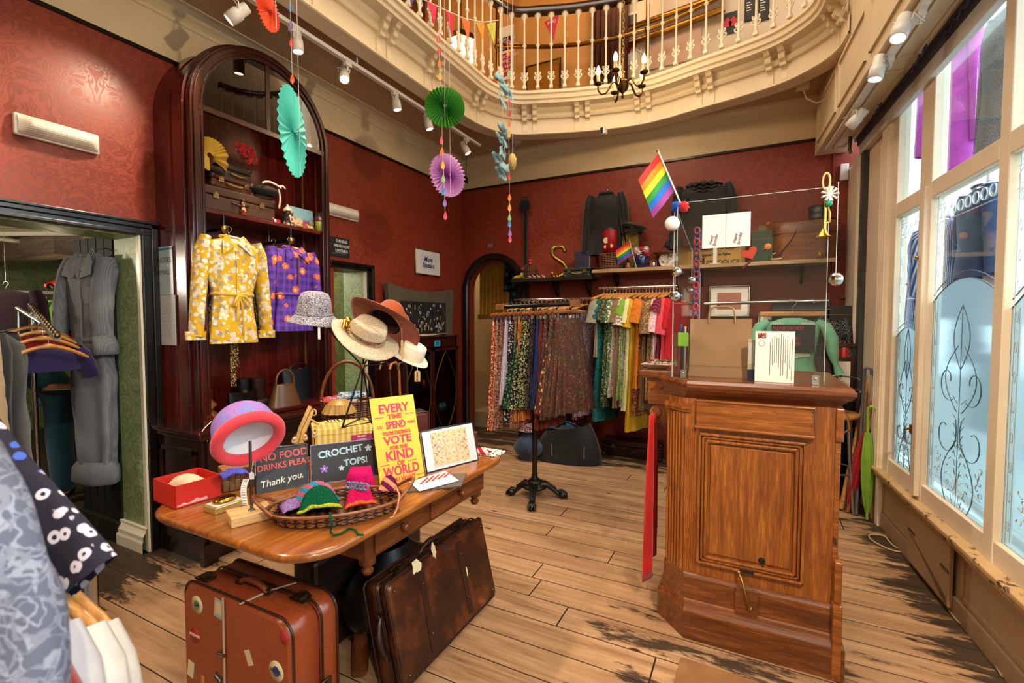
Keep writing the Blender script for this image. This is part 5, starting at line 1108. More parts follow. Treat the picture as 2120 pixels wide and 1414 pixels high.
# crocheted hat on its rod stand
A, B=tz(479,1095), tz(568,1073); rz, w=fr2(A, B); m_pine=wood('pale pine block', 'b88a50', 'd8b078', 'e4c28c', 'X',.8,.45)
t=thing('hat_stand', 'pale wooden block with a steel rod holding the pink brimmed hat', 'stand', A, rz)
G().box((0,0,0),(w,.10,.032)).build('block', m_pine, t, bevel=.002)
rodp=onZ(521,1056, TT+.032); lp=RZ(-rz)@(rodp-A); top=.27
g=G(); g.tube([(lp.x, lp.y,.03),(lp.x, lp.y, top)],.005,8); g.lathe([(.012,.032),(.008,.037),(.005,.038)],12, T(lp.x, lp.y,0)); g.build('rod', metal('dull steel', '6a6660',.35), t)
def hat_root(name, label, px, py, dep, ax, roll=0, cat='hat'):
 d=(_rt*ax[0]+_up*ax[1]-_fw*ax[2]).normalized(); q=d.to_track_quat('Z', 'Y').to_matrix().to_4x4()@RZ(roll)
 return thing(name, label, cat, EYE+ray(px, py)*dep, rot=q.to_euler())
m_coral=cloth('coral velour', 'd8404a', 'c8343e'); m_lin=cloth('white lining', 'd4d0d4', 'c4c0c6',.8)
m_lilac=printed('lilac crochet', '7a6ab8',('4a8ac0', 'b85a9a'),60, 'swirl'); dep_h=(rodp-EYE).dot(_fw)
t=hat_root('crochet_hat', 'lilac crochet hat with a padded coral brim tipped towards us on a rod',516,908, dep_h-.0,(-.62,.56,-.55))
g=G(); g.tube([(.098*math.cos(a_),.098*math.sin(a_),0)for a_ in[2*PI*i/40 for i in range(40)]],.020,12, True); g.build('brim', m_coral, t)
g=G(); g.lathe([(.106,.004),(.104,.04),(.096,.085),(.08,.108),(.05,.116),(0,.118)],40); g.build('crown', m_lilac, t)
g=G(); g.lathe([(.088,.002),(.086,.03),(.078,.06),(.05,.07),(0,.072)],40); g.build('lining', m_lin, t)
g=G(); q=t.matrix_basis.inverted()@(EYE+ray(528,955)*dep_h); g.tube([q, q+t.matrix_basis.to_3x3().inverted()@V((0,0,-.05))],.001,4); o_=G(); P0=t.matrix_basis.to_3x3().inverted();
g.build('tag_string', m_lin, t)
tp=EYE+ray(521,985)*(dep_h-.02); tt_=thing('price_tag', 'small white price tag hanging from the pink brimmed hat', 'tag', tp, YAW); g=G(); g.prism([(-.008,-.012),(.008,-.012),(.008,.008),(0,.014),(-.008,.008)],.001); g.build('card', m_paperw, tt_); g=G(); g.tube([(0,0,.012),(.006,0,.05)],.0006,4); g.build('string', m_lin, tt_)
# compact in its box
A, B=tz(446,1067), tz(509,1045); rz, w=fr2(A, B); t=thing('gift_box', 'open cream box with a gilded rim in front of the receipt', 'box', A, rz)
m_gold=metal('polished gold', 'c8923a',.2); m_goldp=plain('gold card', 'b89a5a',.35,.4)
G().box((0,0,0),(w,.075,.022)).build('tray', m_goldp, t, bevel=.002); G().box((.006,.006,.022),(w-.006,.069,.026)).build('padding', cloth('cream padding', 'd8ccb4'), t, bevel=.003)
c_=A+V((math.cos(rz)*w/2-math.sin(rz)*.0375, math.sin(rz)*w/2+math.cos(rz)*.0375,.027))
t=thing('compact', 'oval gold powder compact lying in the cream box', 'compact', c_, rz); g=G(); g.lathe([(0,0),(.038,0),(.042,.006),(.038,.012),(.02,.014),(0,.0145)],28, SC(1,.7,1)); g.build('case', m_gold, t)
g=G()
for k in range(-3,4):g.box((k*.009-.002,-.02,.0135),(k*.009+.002,.02,.0148))
g.build('ribbing', metal('bronze lid', '7a4a1a',.25), t)
a, b=tz(508,1048), onZ(497,985, TT+.10); t=thing('receipt', 'curled strip of printed paper standing behind the compact', 'receipt', a, YAW)
g=G(); g.grid(lambda u, v:((u-.5)*.022-.016*v-.006*math.sin(v*4),.03*v,.005+.085*v+.012*math.sin(v*3.1)),2,12); g.build('strip', m_paperw, t)
g=G()
for k in range(12):v=(k+.5)/12; g.cbox((-.016*v-.006*math.sin(v*4),.03*v-.001,.005+.085*v+.012*math.sin(v*3.1)),(.014,.0008,.0018))
g.build('print', plain('grey print', '6a6660',.7), t)
# wicker materials
def wicker(name, c1, c2, sc=90):
 n=NT(name); a=n.n('TexWave', {'Vector':n.co((1,1,1), 'UV' if False else 'Object'), 'Scale':sc/6.0, 'Distortion':.3}, bands_direction='Z'); b=n.n('TexWave', {'Vector':n.co((1,1,1)), 'Scale':sc/9.0, 'Distortion':.3, 'Phase Offset':1.0}, bands_direction='X')
 m=n.math('MULTIPLY', a, b); return n.out(n.ramp(m, [(.02, c1),(.35, c2)]).outputs[0],.5, bump=m, bstr=.6, bdist=.006)
m_wick=wicker('brown wicker', '2c1408', '8a5028'); m_wick2=wicker('reddish wicker', '3a1a0e', '9a5c3c',110); m_rim=wood('cane rim', '4a220e', '7a4420', '94582e', 'X')
def woven(g, w_, d_, h_, flare=1.15, rows=9, n=44, r=.005, m=None):
 """real weave: rows of cane going in and out of stakes round an oval"""
 for j in range(rows):
  v=j/(rows-1); k=1+(flare-1)*v; ph=j%2
  g.tube([((w_*k+.0035*(1 if(i+ph)%2 else-1))*math.cos(2*PI*i/n),(d_*k+.0035*(1 if(i+ph)%2 else-1))*math.sin(2*PI*i/n),.006+h_*v)for i in range(n)], max(r, h_/rows*.55),6, True, m=m)
 for i in range(0, n,2):
  a=2*PI*(i+.5)/n; g.tube([(w_*math.cos(a), d_*math.sin(a),0),(w_*flare*math.cos(a), d_*flare*math.sin(a), h_+.006)],.003,5, m=m)
A, B=tz(566,1075), tz(850,1038); rz, L=fr2(A, B); C_=tz(700,1062); L*=.5
t=thing('tray_basket', 'oval brown wicker tray with looped handles full of crochet tops', 'basket',(C_.x, C_.y, TT), rz)
bw, bd=L*.86, L*.50
g=G(); woven(g, bw, bd,.034,1.12,7,72,.0035); part_label(g.build('woven_side', m_wick, t), 'close woven brown cane side')
G().lathe([(0,.004),(.98,.004),(1.0,.001)],40, SC(bw, bd,1)).build('bottom', m_wick, t)
g=G(); g.tube([(bw*1.14*math.cos(a_), bd*1.14*math.sin(a_),.042)for a_ in[2*PI*i/60 for i in range(60)]],.006,8, True); g.build('rim', m_rim, t)
for s in(-1,1):g=G(); g.tube([(s*(bw*1.0+.065*math.sin(PI*i/14)),-bd*.62+bd*1.24*i/14,.042+.05*math.sin(PI*i/14))for i in range(15)],.006,8); g.build('handle', m_rim, t)
# crochet tops in the tray
def crochet(name, c, c2=None):
 n=NT(name); a=n.n('TexWave', {'Vector':n.co((1,1,1)), 'Scale':55.0, 'Distortion':1.0}, bands_direction='Z'); b=n.n('TexVoronoi', {'Vector':n.co((240,240,240)), 'Scale':1.0})
 col=hexc(c)
 if c2:
  w_=n.n('TexWave', {'Vector':n.co((1,1,1)), 'Scale':11.0, 'Distortion':1.2}, bands_direction='DIAGONAL'); col=n.mix(n.ramp(w_, [(.5,0.),(.56,1.)]), c, c2)
 return n.out(n.mix(n.ramp(b.outputs[0], [(.2,0.),(.6,.5)]), col,(0,0,0,1)),.95,0,.1, bump=b.outputs[0], bstr=.5, bdist=.003)
m_ccr={k:crochet('crochet '+k, *v)for k, v in dict(green=('0a5a3a', ), yellow=('c0c028', ), teal=('3aa0b8', 'd8688a'), pink=('d8146a', ), hot=('d81458', ), stripe=('6a1a4a', 'e0936a'), lav=('a880c0', ), blue=('4aa4c0', )).items()}
def ctop(px, py, z, w_, d_, h_, yaw, mat, label, trim=None, strap=None, sd=0, tilt=0):
 p=onZ(px, py, z); t=thing('crochet_bralette', label, 'crochet top', p, yaw, rot=(tilt,0, yaw)if tilt else None)
 g=G(); g.grid(lambda u, v:(w_*(u-.5)*(1-.45*v*(2*abs(u-.5))**2), d_*(v-.35)-.0, h_*(math.sin(PI*min(1, max(0, u)))**.6)*(1-abs(2*v-.85))+.008*noise.noise(V((u*4+sd, v*4, sd)))),18,14); g.build('body', mat, t, solid=.005)
 if trim:
  g=G(); g.grid(lambda u, v:(w_*(u-.5)*(1-.45*.06*(2*abs(u-.5))**2), d_*(-.36+.10*v),.003+h_*(math.sin(PI*u)**.6)*(.15+.12*v)+.008*noise.noise(V((u*4+sd,.0, sd)))),18,2); g.build('trim', trim, t, solid=.006)
 return t
ctop(652,1035, TT+.028,.17,.12,.065, rz+.1, m_ccr['teal'], 'turquoise and pink striped crochet top lying at the back of the tray', None, None,3)
ctop(745,1000, TT+.04,.13,.12,.05, rz-.12, m_ccr['pink'], 'folded magenta crochet top standing at the back of the tray', None, None,8, R(40))
tg=ctop(662,1050, TT+.03,.145,.12,.070, rz+.05, m_ccr['green'], 'dark green crochet top with yellow edging at the front of the tray', m_ccr['yellow'], None,5)
ctop(745,1043, TT+.03,.11,.11,.07, rz+.1, m_ccr['hot'], 'hot pink crochet bralette with an orange edge in the tray', crochet('crochet coral', 'e0682a'), None,9)
ctop(805,1015, TT+.035,.08,.10,.055, rz-.3, m_ccr['stripe'], 'plum and peach striped crochet top at the end of the tray', None, None,12)
ctop(603,1052, TT+.025,.08,.08,.03, rz+.5, m_ccr['lav'], 'pale lavender crochet ties heaped at the end of the tray', None, None,14)
pts=[onZ(px, py, z)for px, py, z in((683,1062,.785),(686,1075,.775),(688,1090,.748),(684,1100,.728),(690,1108,.7245),(705,1105,.7245),(722,1094,.7245),(735,1096,.7245),(742,1107,.7245),(753,1107,.7245))]
inv=tg.matrix_basis.inverted(); g=G(); g.tube([inv@p for p in pts],.0035,6); g.build('tie', m_ccr['green'], tg)
t=thing('crochet_tie', 'curly sky blue crochet ties looped over the magenta top', 'ties', onZ(735,1010, TT+.09)); g=G()
for k in range(5):g.tube([(-.03+.02*k+.014*math.cos(a_),.0,.004+.012*math.sin(a_)+.002*k)for a_ in[i*.7 for i in range(9)]],.003,5)
g.build('cord', m_ccr['blue'], t)
t=thing('crochet_tie', 'peach crochet cord trailing over the end of the tray', 'ties', onZ(835,1020, TT+.07)); g=G(); g.tube([(-.04,.0,.0),(-.02,-.01,.012),(0,-.02,.0),(.012,-.045,-.035),(.005,-.06,-.065),(-.005,-.065,-.067)],.0035,6); g.build('cord', crochet('crochet peach', 'e09a78'), t)
# chalk boards
m_board=plain('blackboard', '17161a',.55); m_bfr=wood('dark board frame', '17100c', '2a1c14', '3a281c', 'X'); m_chw=plain('white chalk', 'd0d0cc',.9); m_chr=plain('red chalk', 'd05850',.9); m_chb=plain('pale blue chalk', 'a8c8d8',.9); m_chp=plain('violet chalk', '8a6ac0',.9)
def board(A, B, h, lean, name, label, cat, mat, th=.012, fr=None, frw=.008):
 rz, w=fr2(A, B); t=thing(name, label, cat, A, rot=(RZ(rz)@RX(-lean)).to_euler()); G().box((0,0,0),(w, th, h)).build('panel', mat, t, bevel=.0015)
 if fr:g=G(); g.tube([(0,0,0),(w,0,0),(w,0, h),(0,0, h)], frw*.7,6, True); g.build('frame', fr, t)
 return t, w, h
TXT=lambda x, z, r=0:T(x,-.0015, z)@RY(-r)@FACE_Y
t, w, h=board(tz(531,1023), tz(640,1003),.168, R(14), 'chalkboard', 'black chalkboard asking for no food or drinks behind the tray', 'sign', m_board, fr=m_bfr)
text('NO FOOD',.040, m_chr, t, TXT(w*.55, h*.80,.04), bold=.0006, sx=.95); text('DRINKS PLEASE',.034, m_chr, t, TXT(w*.03, h*.55,.04), 'LEFT', bold=.0006, sx=.9); text('Thank you.',.036, m_chw, t, TXT(w*.48, h*.22,.10), bold=.0003, shear=.25)
t, w, h=board(tz(645,1004), tz(797,983),.16, R(14), 'chalkboard', 'black chalkboard lettered CROCHET TOPS with chalk flowers', 'sign', m_board, fr=plain('lavender edge', '8a88b8',.6), frw=.0035)
text('CROCHET',.039, m_chb, t, TXT(w*.40, h*.76,.08), bold=.0012); text('TOPS!',.037, m_chb, t, TXT(w*.60, h*.46,.06), bold=.0012)
for fx, fz, fs, m_ in((.78*w,.78*h,.014, m_chb),(.17*w,.36*h,.016, m_chp),(.40*w,.33*h,.011, m_chb)):
 g=G()
 for k in range(5):a_=2*PI*k/5+.3; g.lathe([(0,.0012),(1,.001)],10, T(fx+fs*.6*math.cos(a_),-.0004, fz+fs*.6*math.sin(a_))@RY(-a_)@SC(fs*.52,1, fs*.32)@RX(PI/2))
 g.build('chalk_flower', m_, t); g=G(); g.lathe([(0,.0018),(fs*.2,.0018)],8, T(fx,-.0004, fz)@RX(PI/2)); g.build('flower_centre', m_chw, t)
# yellow poster
m_yp=plain('yellow poster card', 'e4b020',.5); m_mg=plain('crimson poster ink', 'c41650',.6); m_rd=plain('red poster ink', 'd0402a',.6)
t, w, h=board(tz(788,1010), tz(880,988),.365, R(16), 'poster', 'yellow poster with crimson slogan lettering standing behind the tray', 'poster', m_yp,.004)
for s, z, sz, m_, sx in(('EVERY',.86,.052, m_mg,.95),('TIME',.765,.026, m_rd,1.2),('SPEND',.665,.042, m_mg,.72),("YOU'RE CASTING A",.575,.020, m_rd,.72),('VOTE',.49,.045, m_mg,1.1),('FOR THE',.405,.020, m_rd,1.0),('KIND',.315,.056, m_mg,.95),('OF',.225,.026, m_rd,1.0),('WORLD',.14,.055, m_mg,.80),('YOU WANT',.045,.026, m_rd,.85)):
 text(s, sz, m_, t, TXT(w*.5, h*z), sx=sx*1.0, bold=.0012, name='slogan')
text('YOU',.02, m_mg, t, TXT(w*.14, h*.655), sx=.6, name='slogan'); text('MONEY',.018, m_mg, t, TXT(w*.86, h*.675), sx=.6, name='slogan')
for x0, z in((.05,.765),(.74,.775),(.66,.225),(.05,.225),(.82,.05)):G().box((w*x0,-.001, h*z),(w*(x0+.2),0, h*z+.003)).build('rule', m_mg, t)
# framed design
m_blf=plain('black frame', '121214',.3)
t, w, h=board(tz(884,980), tz(990,952),.185, R(15), 'framed_print', 'black framed print of a symmetrical red and green pattern on the table', 'picture', plain('print mount', 'c4c8cc',.25), fr=m_blf, frw=.007)
n_=NT('mirrored pattern print'); c_=n_.co((1,1,1)); s_=n_.n('SeparateXYZ', {0:c_}); k_=n_.n('CombineXYZ', {0:n_.math('ABSOLUTE', s_.outputs[0]),1:0.0,2:n_.math('ABSOLUTE', s_.outputs[2])}); v_=n_.n('TexVoronoi', {'Vector':k_, 'Scale':55.0}); u_=n_.n('TexNoise', {'Vector':k_, 'Scale':48.0, 'Distortion':2.0})
col_=n_.ramp(u_, [(.3, 'b8404a'),(.42, 'd8c0a0'),(.5, 'a8b890'),(.58, 'd8a060'),(.68, '8a5a7a')]).outputs[0]; m_pat=n_.out(n_.mix(n_.ramp(v_.outputs[0], [(.1,.7),(.25,0.)]), col_, 'e4d8c4'),.3)
G().box((-w*.34,-.002,-h*.4),(w*.34,-.0005, h*.42)).build('design', m_pat, t, loc=(w*.5,0, h*.5))
# loose papers
def sheet(name, label, cat, corners, z, mat, th=.001, group=None):
 ps=[onZ(px, py, z)for px, py in corners]; c=sum(ps, V())/4; t=thing(name, label, cat, c); g=G(); g.add([p-c for p in ps], [(0,1,2,3)]); g.build('sheet', mat, t, solid=th); return t, c
t, c=sheet('magazine', 'dark glossy magazine lying under the red leaflet on the table', 'magazine',((842,1019),(955,1007),(966,980),(870,986)), TT+.003, plain('dark magazine cover', '4a4240',.3),.005)
t, c=sheet('leaflet', 'white leaflet printed in red lying on the magazine', 'leaflet',((868,1017),(950,995),(922,975),(848,998)), TT+.0085, m_paperw,.001); g=G()
for k in range(5):p=onZ(870+12*k,1003-3.5*k, TT+.0092)-c; q=onZ(886+12*k,988-3*k, TT+.0092)-c; g.tube([p, q],.005,4, flat=.15)
g.build('red_print', plain('leaflet red', 'c03830',.6), t)
t=thing('crochet_mat', 'white and black fringed crochet mat at the far corner of the table', 'mat', onZ(1012,938, TT)); g=G()
for k in range(9):g.tube([(-.07+.14*i/16,-.05+.012*k+.003*math.sin(i*2.2+k*2),.005)for i in range(17)],.006,6)
g.build('weave', printed('white black wool', 'd8d4cc',('1c1a1a', ),130, 'dots'), t)
t=thing('crochet_purse', 'small red and white striped crochet purse on the fringed mat', 'purse', onZ(997,935, TT+.012)); g=G(); g.grid(lambda u, v:((u-.5)*.09,(v-.5)*.06,.018*math.sin(PI*u)*math.sin(PI*v)),14,10); g.build('body', crochet('crochet red white', 'b81a24', 'd8ccc4'), t, solid=.004)
# striped box with cards, wooden rack
m_strb=None
n_=NT('yellow striped card'); w_=n_.n('TexWave', {'Vector':n_.co((1,1,1)), 'Scale':11.0}, bands_direction='X'); m_strb=n_.out(n_.mix(n_.ramp(w_, [(.48,0.),(.52,1.)]), 'd8c888', 'c8a838'),.6)
ZB=.845; A, B=onZ(648,891, ZB), onZ(770,880, ZB); A.z=B.z=TT; rz, w=fr2(A, B)
t=thing('gift_box', 'yellow and cream striped box behind the crochet chalkboard', 'box', A, rz); G().box((0,0,0),(w,.20, ZB-TT-.012)).build('body', m_strb, t, bevel=.002); G().box((-.003,-.003, ZB-TT-.03),(w+.003,.203, ZB-TT)).build('lid', m_strb, t, bevel=.002)
p=onZ(690,872, ZB+.002); t=thing('card', 'cream printed card lying on the striped box', 'card', p, rz+.12); G().box((-.045,-.03,0),(.045,.03,.002)).build('sheet', plain('cream card', 'd4c088',.6), t)
for i, s in enumerate(('ACTIONS', 'SPEAK', 'LOUDER', 'THAN WORDS')):text(s,.012, m_ink, t, T(-.028+i*.018,0,.0026)@RZ(PI/2), sx=.9)
p=onZ(745,905, TT+.085); A, B=onZ(727,910,.80), onZ(770,905,.80); rz2, w=fr2(A, B)
t=thing('card', 'magenta card with white lettering propped against the striped box', 'card', A, rz2-0); G().box((0,-.004,-.075),(w,-.002,.022)).build('sheet', plain('magenta card', 'a8206a',.6), t); text('FOR EVERY',.0115, m_paperw, t, T(w*.5,-.0045,.012)@FACE_Y, sx=.75, bold=.0003); text('£1 YOU SPEND',.010, m_paperw, t, T(w*.5,-.0045,-.003)@FACE_Y, sx=.72)
m_rough=wood('rough pale wood', '9a7438', 'c49c58', 'd4b070', 'Z',.6,.6)
A=tz(625,940); t=thing('wooden_loom', 'rough pale wooden frame with a dowel standing before the striped box', 'frame', A, YAW-.2)
g=G(); g.tube([(-.045,0,0),(-.02,.03,.13),(.012,.06,.235)], [.014,.015,.012],4); g.build('upright', m_rough, t, bevel=.002)
g=G(); g.tube([(-.01,-.01,0),(.005,.02,.12),(.03,.055,.215)], [.016,.014,.009],4); g.build('upright', m_rough, t, bevel=.002)
g=G(); g.tube([(.0,.05,.18),(.075,.03,.15)],.006,8); g.build('dowel', m_rough, t); g=G(); g.tube([(.036+.013*math.cos(a_),.055,.205+.016*math.sin(a_))for a_ in[2*PI*i/10 for i in range(10)]],.004,6, True); g.build('ring', m_rough, t)
for i,(px, py)in enumerate(((578,903),(597,897),(604,908),(622,893))):
 t=thing('shell_bead', 'cream and red beaded ornament, %s of four before the cupboard'%ORD[i], 'ornament', onZ(px, py+12, TT+.095),0, 'beaded ornaments'); t.location.x=max(t.location.x, TX0+.06); t.location.z=TT+.092; g=G(); g.ball((0,0,.02),.013,12,8); g.ball((.008,-.006,.034),.009,10,6); g.build('bead', plain('cream bead', 'c8ac84',.35), t); g=G(); g.tube([(0,0,.03),(.0,.005,.05)],.004,6); g.tube([(0,0,.01),(0,0,-.09)],.003,6); g.build('wire', plain('dark red bead', '6a1420',.3), t)
# small woven box with a paper fan
A, B=tz(462,1020), tz(545,1003); rz, w=fr2(A, B); t=thing('woven_box', 'square tan woven basket behind the compact', 'basket', A, rz)
g=G()
for j in range(4):
 for i in range(7):
  k=.003 if(i+j)%2 else-.001; g.cbox((w*(i+.5)/7,-k,.012+.022*j),(w/7*.96,.006,.021))
g.box((0,0,0),(w,.10,.085)); g.build('splints', wood('tan splint', '6a4420', '9a6c38', 'b8884c', 'X',1.0,.55), t, bevel=.002)
p=onZ(575,955, TT+.09); t=thing('paper_fan', 'blue and orange folded paper fan standing in the tan woven basket', 'fan', p, YAW)
g=G(); g.grid(lambda u, v:((.03+.08*v)*math.cos(.35+2.2*u),.02+.004*(1 if int(round(u*28))%2 else-1)*v,-.05+(.03+.08*v)*math.sin(.35+2.2*u)),28,3, smooth=False); g.build('leaf', printed('blue fan paper', '5aa8d0',('e8e8e8', 'd88a3a'),30, 'swirl'), t, solid=.001)
t=thing('scarf', 'folded blue and violet scarf in the tan woven basket below the lilac hat', 'scarf', onZ(488,985, TT+.087), rz); g=G(); g.grid(lambda u, v:((u-.5)*.09,(v-.2)*.08,.012*math.sin(PI*u)+.008*noise.noise(V((u*4, v*4,2)))),10,8); g.build('fold', printed('violet scarf', '4a3aa0',('7a4ac0', '2a6ac0'),50, 'swirl'), t, solid=.006)
# ---- hat tree on the striped box
F1, F2, F3=onZ(708,886, ZB+.003), onZ(745,868, ZB+.003), onZ(735,893, ZB+.003); hub=EYE+ray(751,758)*((F1-EYE).dot(_fw)+.06)
t=thing('hat_tree', 'black wire tripod stand carrying the four summer hats', 'hat stand', hub); m_wire=plain('black wire', '171414',.35,.4)
for q in(F1, F2, F1+(F2-F1)*.6+V((.09,.05,0))):g=G(); g.tube([(0,0,0), q-hub],.005,7); g.build('leg', m_wire, t)
g=G(); g.tube([F1-hub+V((0,0,.003)), F2-hub+V((0,0,.003)), F1+(F2-F1)*.6+V((.09,.05,.003))-hub],.004,6, True); g.build('foot_ring', m_wire, t)
g=G(); g.lathe([(.012,-.012),(.014,0),(.012,.012)],12); g.build('collar', metal('collar brass', '8a6a3a',.35), t)
dH=(hub-EYE).dot(_fw); hats=dict(straw=(757,695, dH-.03), rust=(800,672, dH+.06), white=(852,732, dH+.10), bucket=(651,640, dH+.0))
for k,(px, py, d)in hats.items():e=EYE+ray(px, py)*d; g=G(); g.tube([(0,0,0),(e-hub)*.55+V((0,0,-.02)), e-hub],.004,7); g.build('arm', m_wire, t)
def brimhat(t, rb, rc, hc, mat, band=None, ex=1.12, wave=.0, wk=2, droop=.02, dent=0, thick=.003, edge=None):
 def brim(u, v):
  a=2*PI*u; r=rc+(rb-rc)*v; return(r*ex*math.cos(a), r*math.sin(a),-droop*v*v+wave*v*v*math.sin(wk*a+.6))
 g=G(); g.grid(brim,48,8, True); g.build('brim', mat, t, solid=thick)
 def crown(u, v):
  a=2*PI*u
  if v<.6:w=v/.6; r=rc*(1-.10*w); z=hc*w
  else:w=(v-.6)/.4; r=rc*.90*(1-w)**.5*1; z=hc*(1+.12*math.sin(w*PI/2))
  x, y=r*ex*math.cos(a), r*math.sin(a)
  if dent and z>hc*.5:z-=dent*math.exp(-(y/(rc*.35))**2)*min(1,(z-hc*.5)/(hc*.4))
  return(x, y, z)
 g=G(); g.grid(crown,48,18, True); g.build('crown', mat, t, solid=thick)
 if band:g=G(); g.lathe([(rc*1.012,.002),(rc*1.004,.03),(rc*.99,.032)],48, SC(ex,1,1)); g.build('band', band, t)
n_=NT('woven straw'); v_=n_.n('TexVoronoi', {'Vector':n_.co((260,260,260)), 'Scale':1.0}); z_=n_.n('TexNoise', {'Vector':n_.co((20,20,20)), 'Scale':1.0}); m_straw=n_.out(n_.mix(n_.ramp(v_.outputs[0], [(.25,0.),(.55,.75)]), 'd4c4a8', '8a7458'),.6, bump=v_.outputs[0], bstr=.3, bdist=.002)
m_silv=metal('silver lame', 'c8bca8',.25)
t=hat_root('straw_hat', 'cream woven straw cowboy hat with a gold bow on the hat stand',757,697, hats['straw'][2],(.46,.80,.38), R(0))
q_=(_rt*.87-_up*.49).normalized(); m3=t.matrix_basis.to_3x3(); loc_=m3.inverted()@q_; roll=math.atan2(loc_.y, loc_.x); t.rotation_euler=(m3.to_4x4()@RZ(roll)).to_euler()
brimhat(t,.158,.088,.085, m_straw, m_silv,1.16,.018,2,.012,.035)
g=G()
for k in range(5):g.tube([(-.10-.03*math.sin(i*.5)+.012*k,-.07+.022*i+.01*math.sin(i*1.2+k),.02+.02*math.sin(i*.9+k*.8))for i in range(6)],.010,6, flat=.5)
g.ball((-.115,-.01,.035),(.022,.02,.02),10,8); g.build('bow', metal('gold lame', 'b8862e',.3), t)
m_rust=cloth('rust felt', '8a3c14', '7a3210',.9,500)
t=hat_root('floppy_hat', 'wide rust brown felt floppy hat on top of the hat stand',797,668, hats['rust'][2],(.44,.66,-.62)); brimhat(t,.205,.09,.10, m_rust, plain('dark inner band', '2a0e08',.8),1.1,.028,2,.03,.02)
g=G(); g.lathe([(.082,.004),(.078,.06),(.0,.085)],32); g.build('inside', plain('dark felt inside', '2a0e08',.9), t)
m_ivory=cloth('ivory felt', 'd4c8b4', 'c4b69e',.85,500)
t=hat_root('white_hat', 'small ivory felt hat with a ribbon band behind the straw hat',850,738, hats['white'][2],(.46,.84,.22)); brimhat(t,.105,.068,.07, m_ivory, plain('ivory ribbon', 'c8bca4',.5),1.1,.006,2,.006,0)
n_=NT('blue speckled tweed'); v_=n_.n('TexNoise', {'Vector':n_.co((240,240,240)), 'Scale':1.0, 'Detail':2.0}); m_tweed=n_.out(n_.ramp(v_, [(.40, '2a2c48'),(.47, '8a8898'),(.55, 'cfc8c4'),(.62, '5a5a70')], 'CONSTANT').outputs[0],.9)
t=hat_root('bucket_hat', 'blue and white flecked bucket hat beside the purple blouse',651,650, hats['bucket'][2],(.10,.97,.18))
g=G(); g.grid(lambda u, v:((lambda r, z:(r*math.cos(2*PI*u), r*math.sin(2*PI*u), z+.008*v*math.sin(4*PI*u)))(.088+.048*v,-.045*v)),40,6, True); g.build('brim', m_tweed, t, solid=.003)
g=G(); g.lathe([(.088,0),(.086,.04),(.078,.085),(.065,.108),(.04,.118),(0,.12)],36); g.build('crown', m_tweed, t); g=G(); g.tube([(.090*math.cos(a_),.090*math.sin(a_),.003)for a_ in[2*PI*i/36 for i in range(36)]],.003,5, True); g.build('seam', m_tweed, t)
def tagcard(label, px0, py0, px1, py1, dep, c, w_=.018, script=None):
 a=EYE+ray(px0, py0)*dep; b=EYE+ray(px1, py1)*dep; t=thing('price_tag', label, 'tag', a, YAW); v=b-a; L_=v.length
 g=G(); g.tube([(0,0,0),(0,0,-L_*.4)],.0009,4); g.build('string', m_lin, t); g=G(); g.prism([(-w_/2,-L_),(w_/2,-L_),(w_/2,-L_*.42),(w_*.3,-L_*.36),(-w_*.3,-L_*.36),(-w_/2,-L_*.42)],.001); g.build('card', c, t)
 if script:text(script, w_*.42, m_ink, t, T(0,-.0008,-L_*.7)@RY(PI/2)@FACE_Y, sx=.8)
 return t
m_kraft=plain('kraft card', 'a88a5c',.7)
tagcard('long kraft paper swing tag hanging from the rust felt hat',832,680,833,745, hats['straw'][2]-.12, m_kraft,.012); tagcard('kraft swing tag with handwriting hanging below the ivory hat',864,755,866,790, hats['white'][2]-.1, m_kraft,.03, 'knitted hat'); tagcard('curled white paper tag hanging below the flecked bucket hat',660,660,658,702, hats['bucket'][2]-.1, m_paperw,.012)
# ---- wicker basket of scarves, handbag, cases behind
bc=onZ(700,893, TT); t=thing('wicker_basket', 'reddish wicker shopping basket with a tall hooped handle full of scarves', 'basket',(-2.19,2.11,.742), R(35))
st_=thing('stool', 'plain dark stool holding the wicker basket between table and cupboard', 'stool',(-2.19,2.11,0)); G().lathe([(0,.70),(.17,.70),(.175,.72),(.17,.74),(0,.74)],20).build('seat', m_bfr, st_); [G().tube([(.1*math.cos(a),.1*math.sin(a),.7),(.15*math.cos(a),.15*math.sin(a),0)],.016,8).build('leg', m_bfr, st_)for a in(.5,2.07,3.64,5.21)]
g=G(); woven(g,.135,.085,.165,1.12,15,40,.005); g.build('woven_side', m_wick2, t); G().lathe([(0,.004),(1,.004),(1,.0)],32, SC(.135,.085,1)).build('bottom', m_wick2, t)
g=G(); g.tube([(.152*math.cos(PI*i/20),0,.17+.24*math.sin(PI*i/20))for i in range(21)],.010,8); g.tube([(.152*math.cos(PI*i/20),.012,.172+.24*math.sin(PI*i/20))for i in range(21)],.006,6); g.build('handle', m_rim, t)
g=G(); g.tube([(.153*math.cos(a_),.097*math.sin(a_),.172)for a_ in[2*PI*i/40 for i in range(40)]],.010,8, True); g.build('rim', m_wick2, t)
bx, by=t.location.x, t.location.y
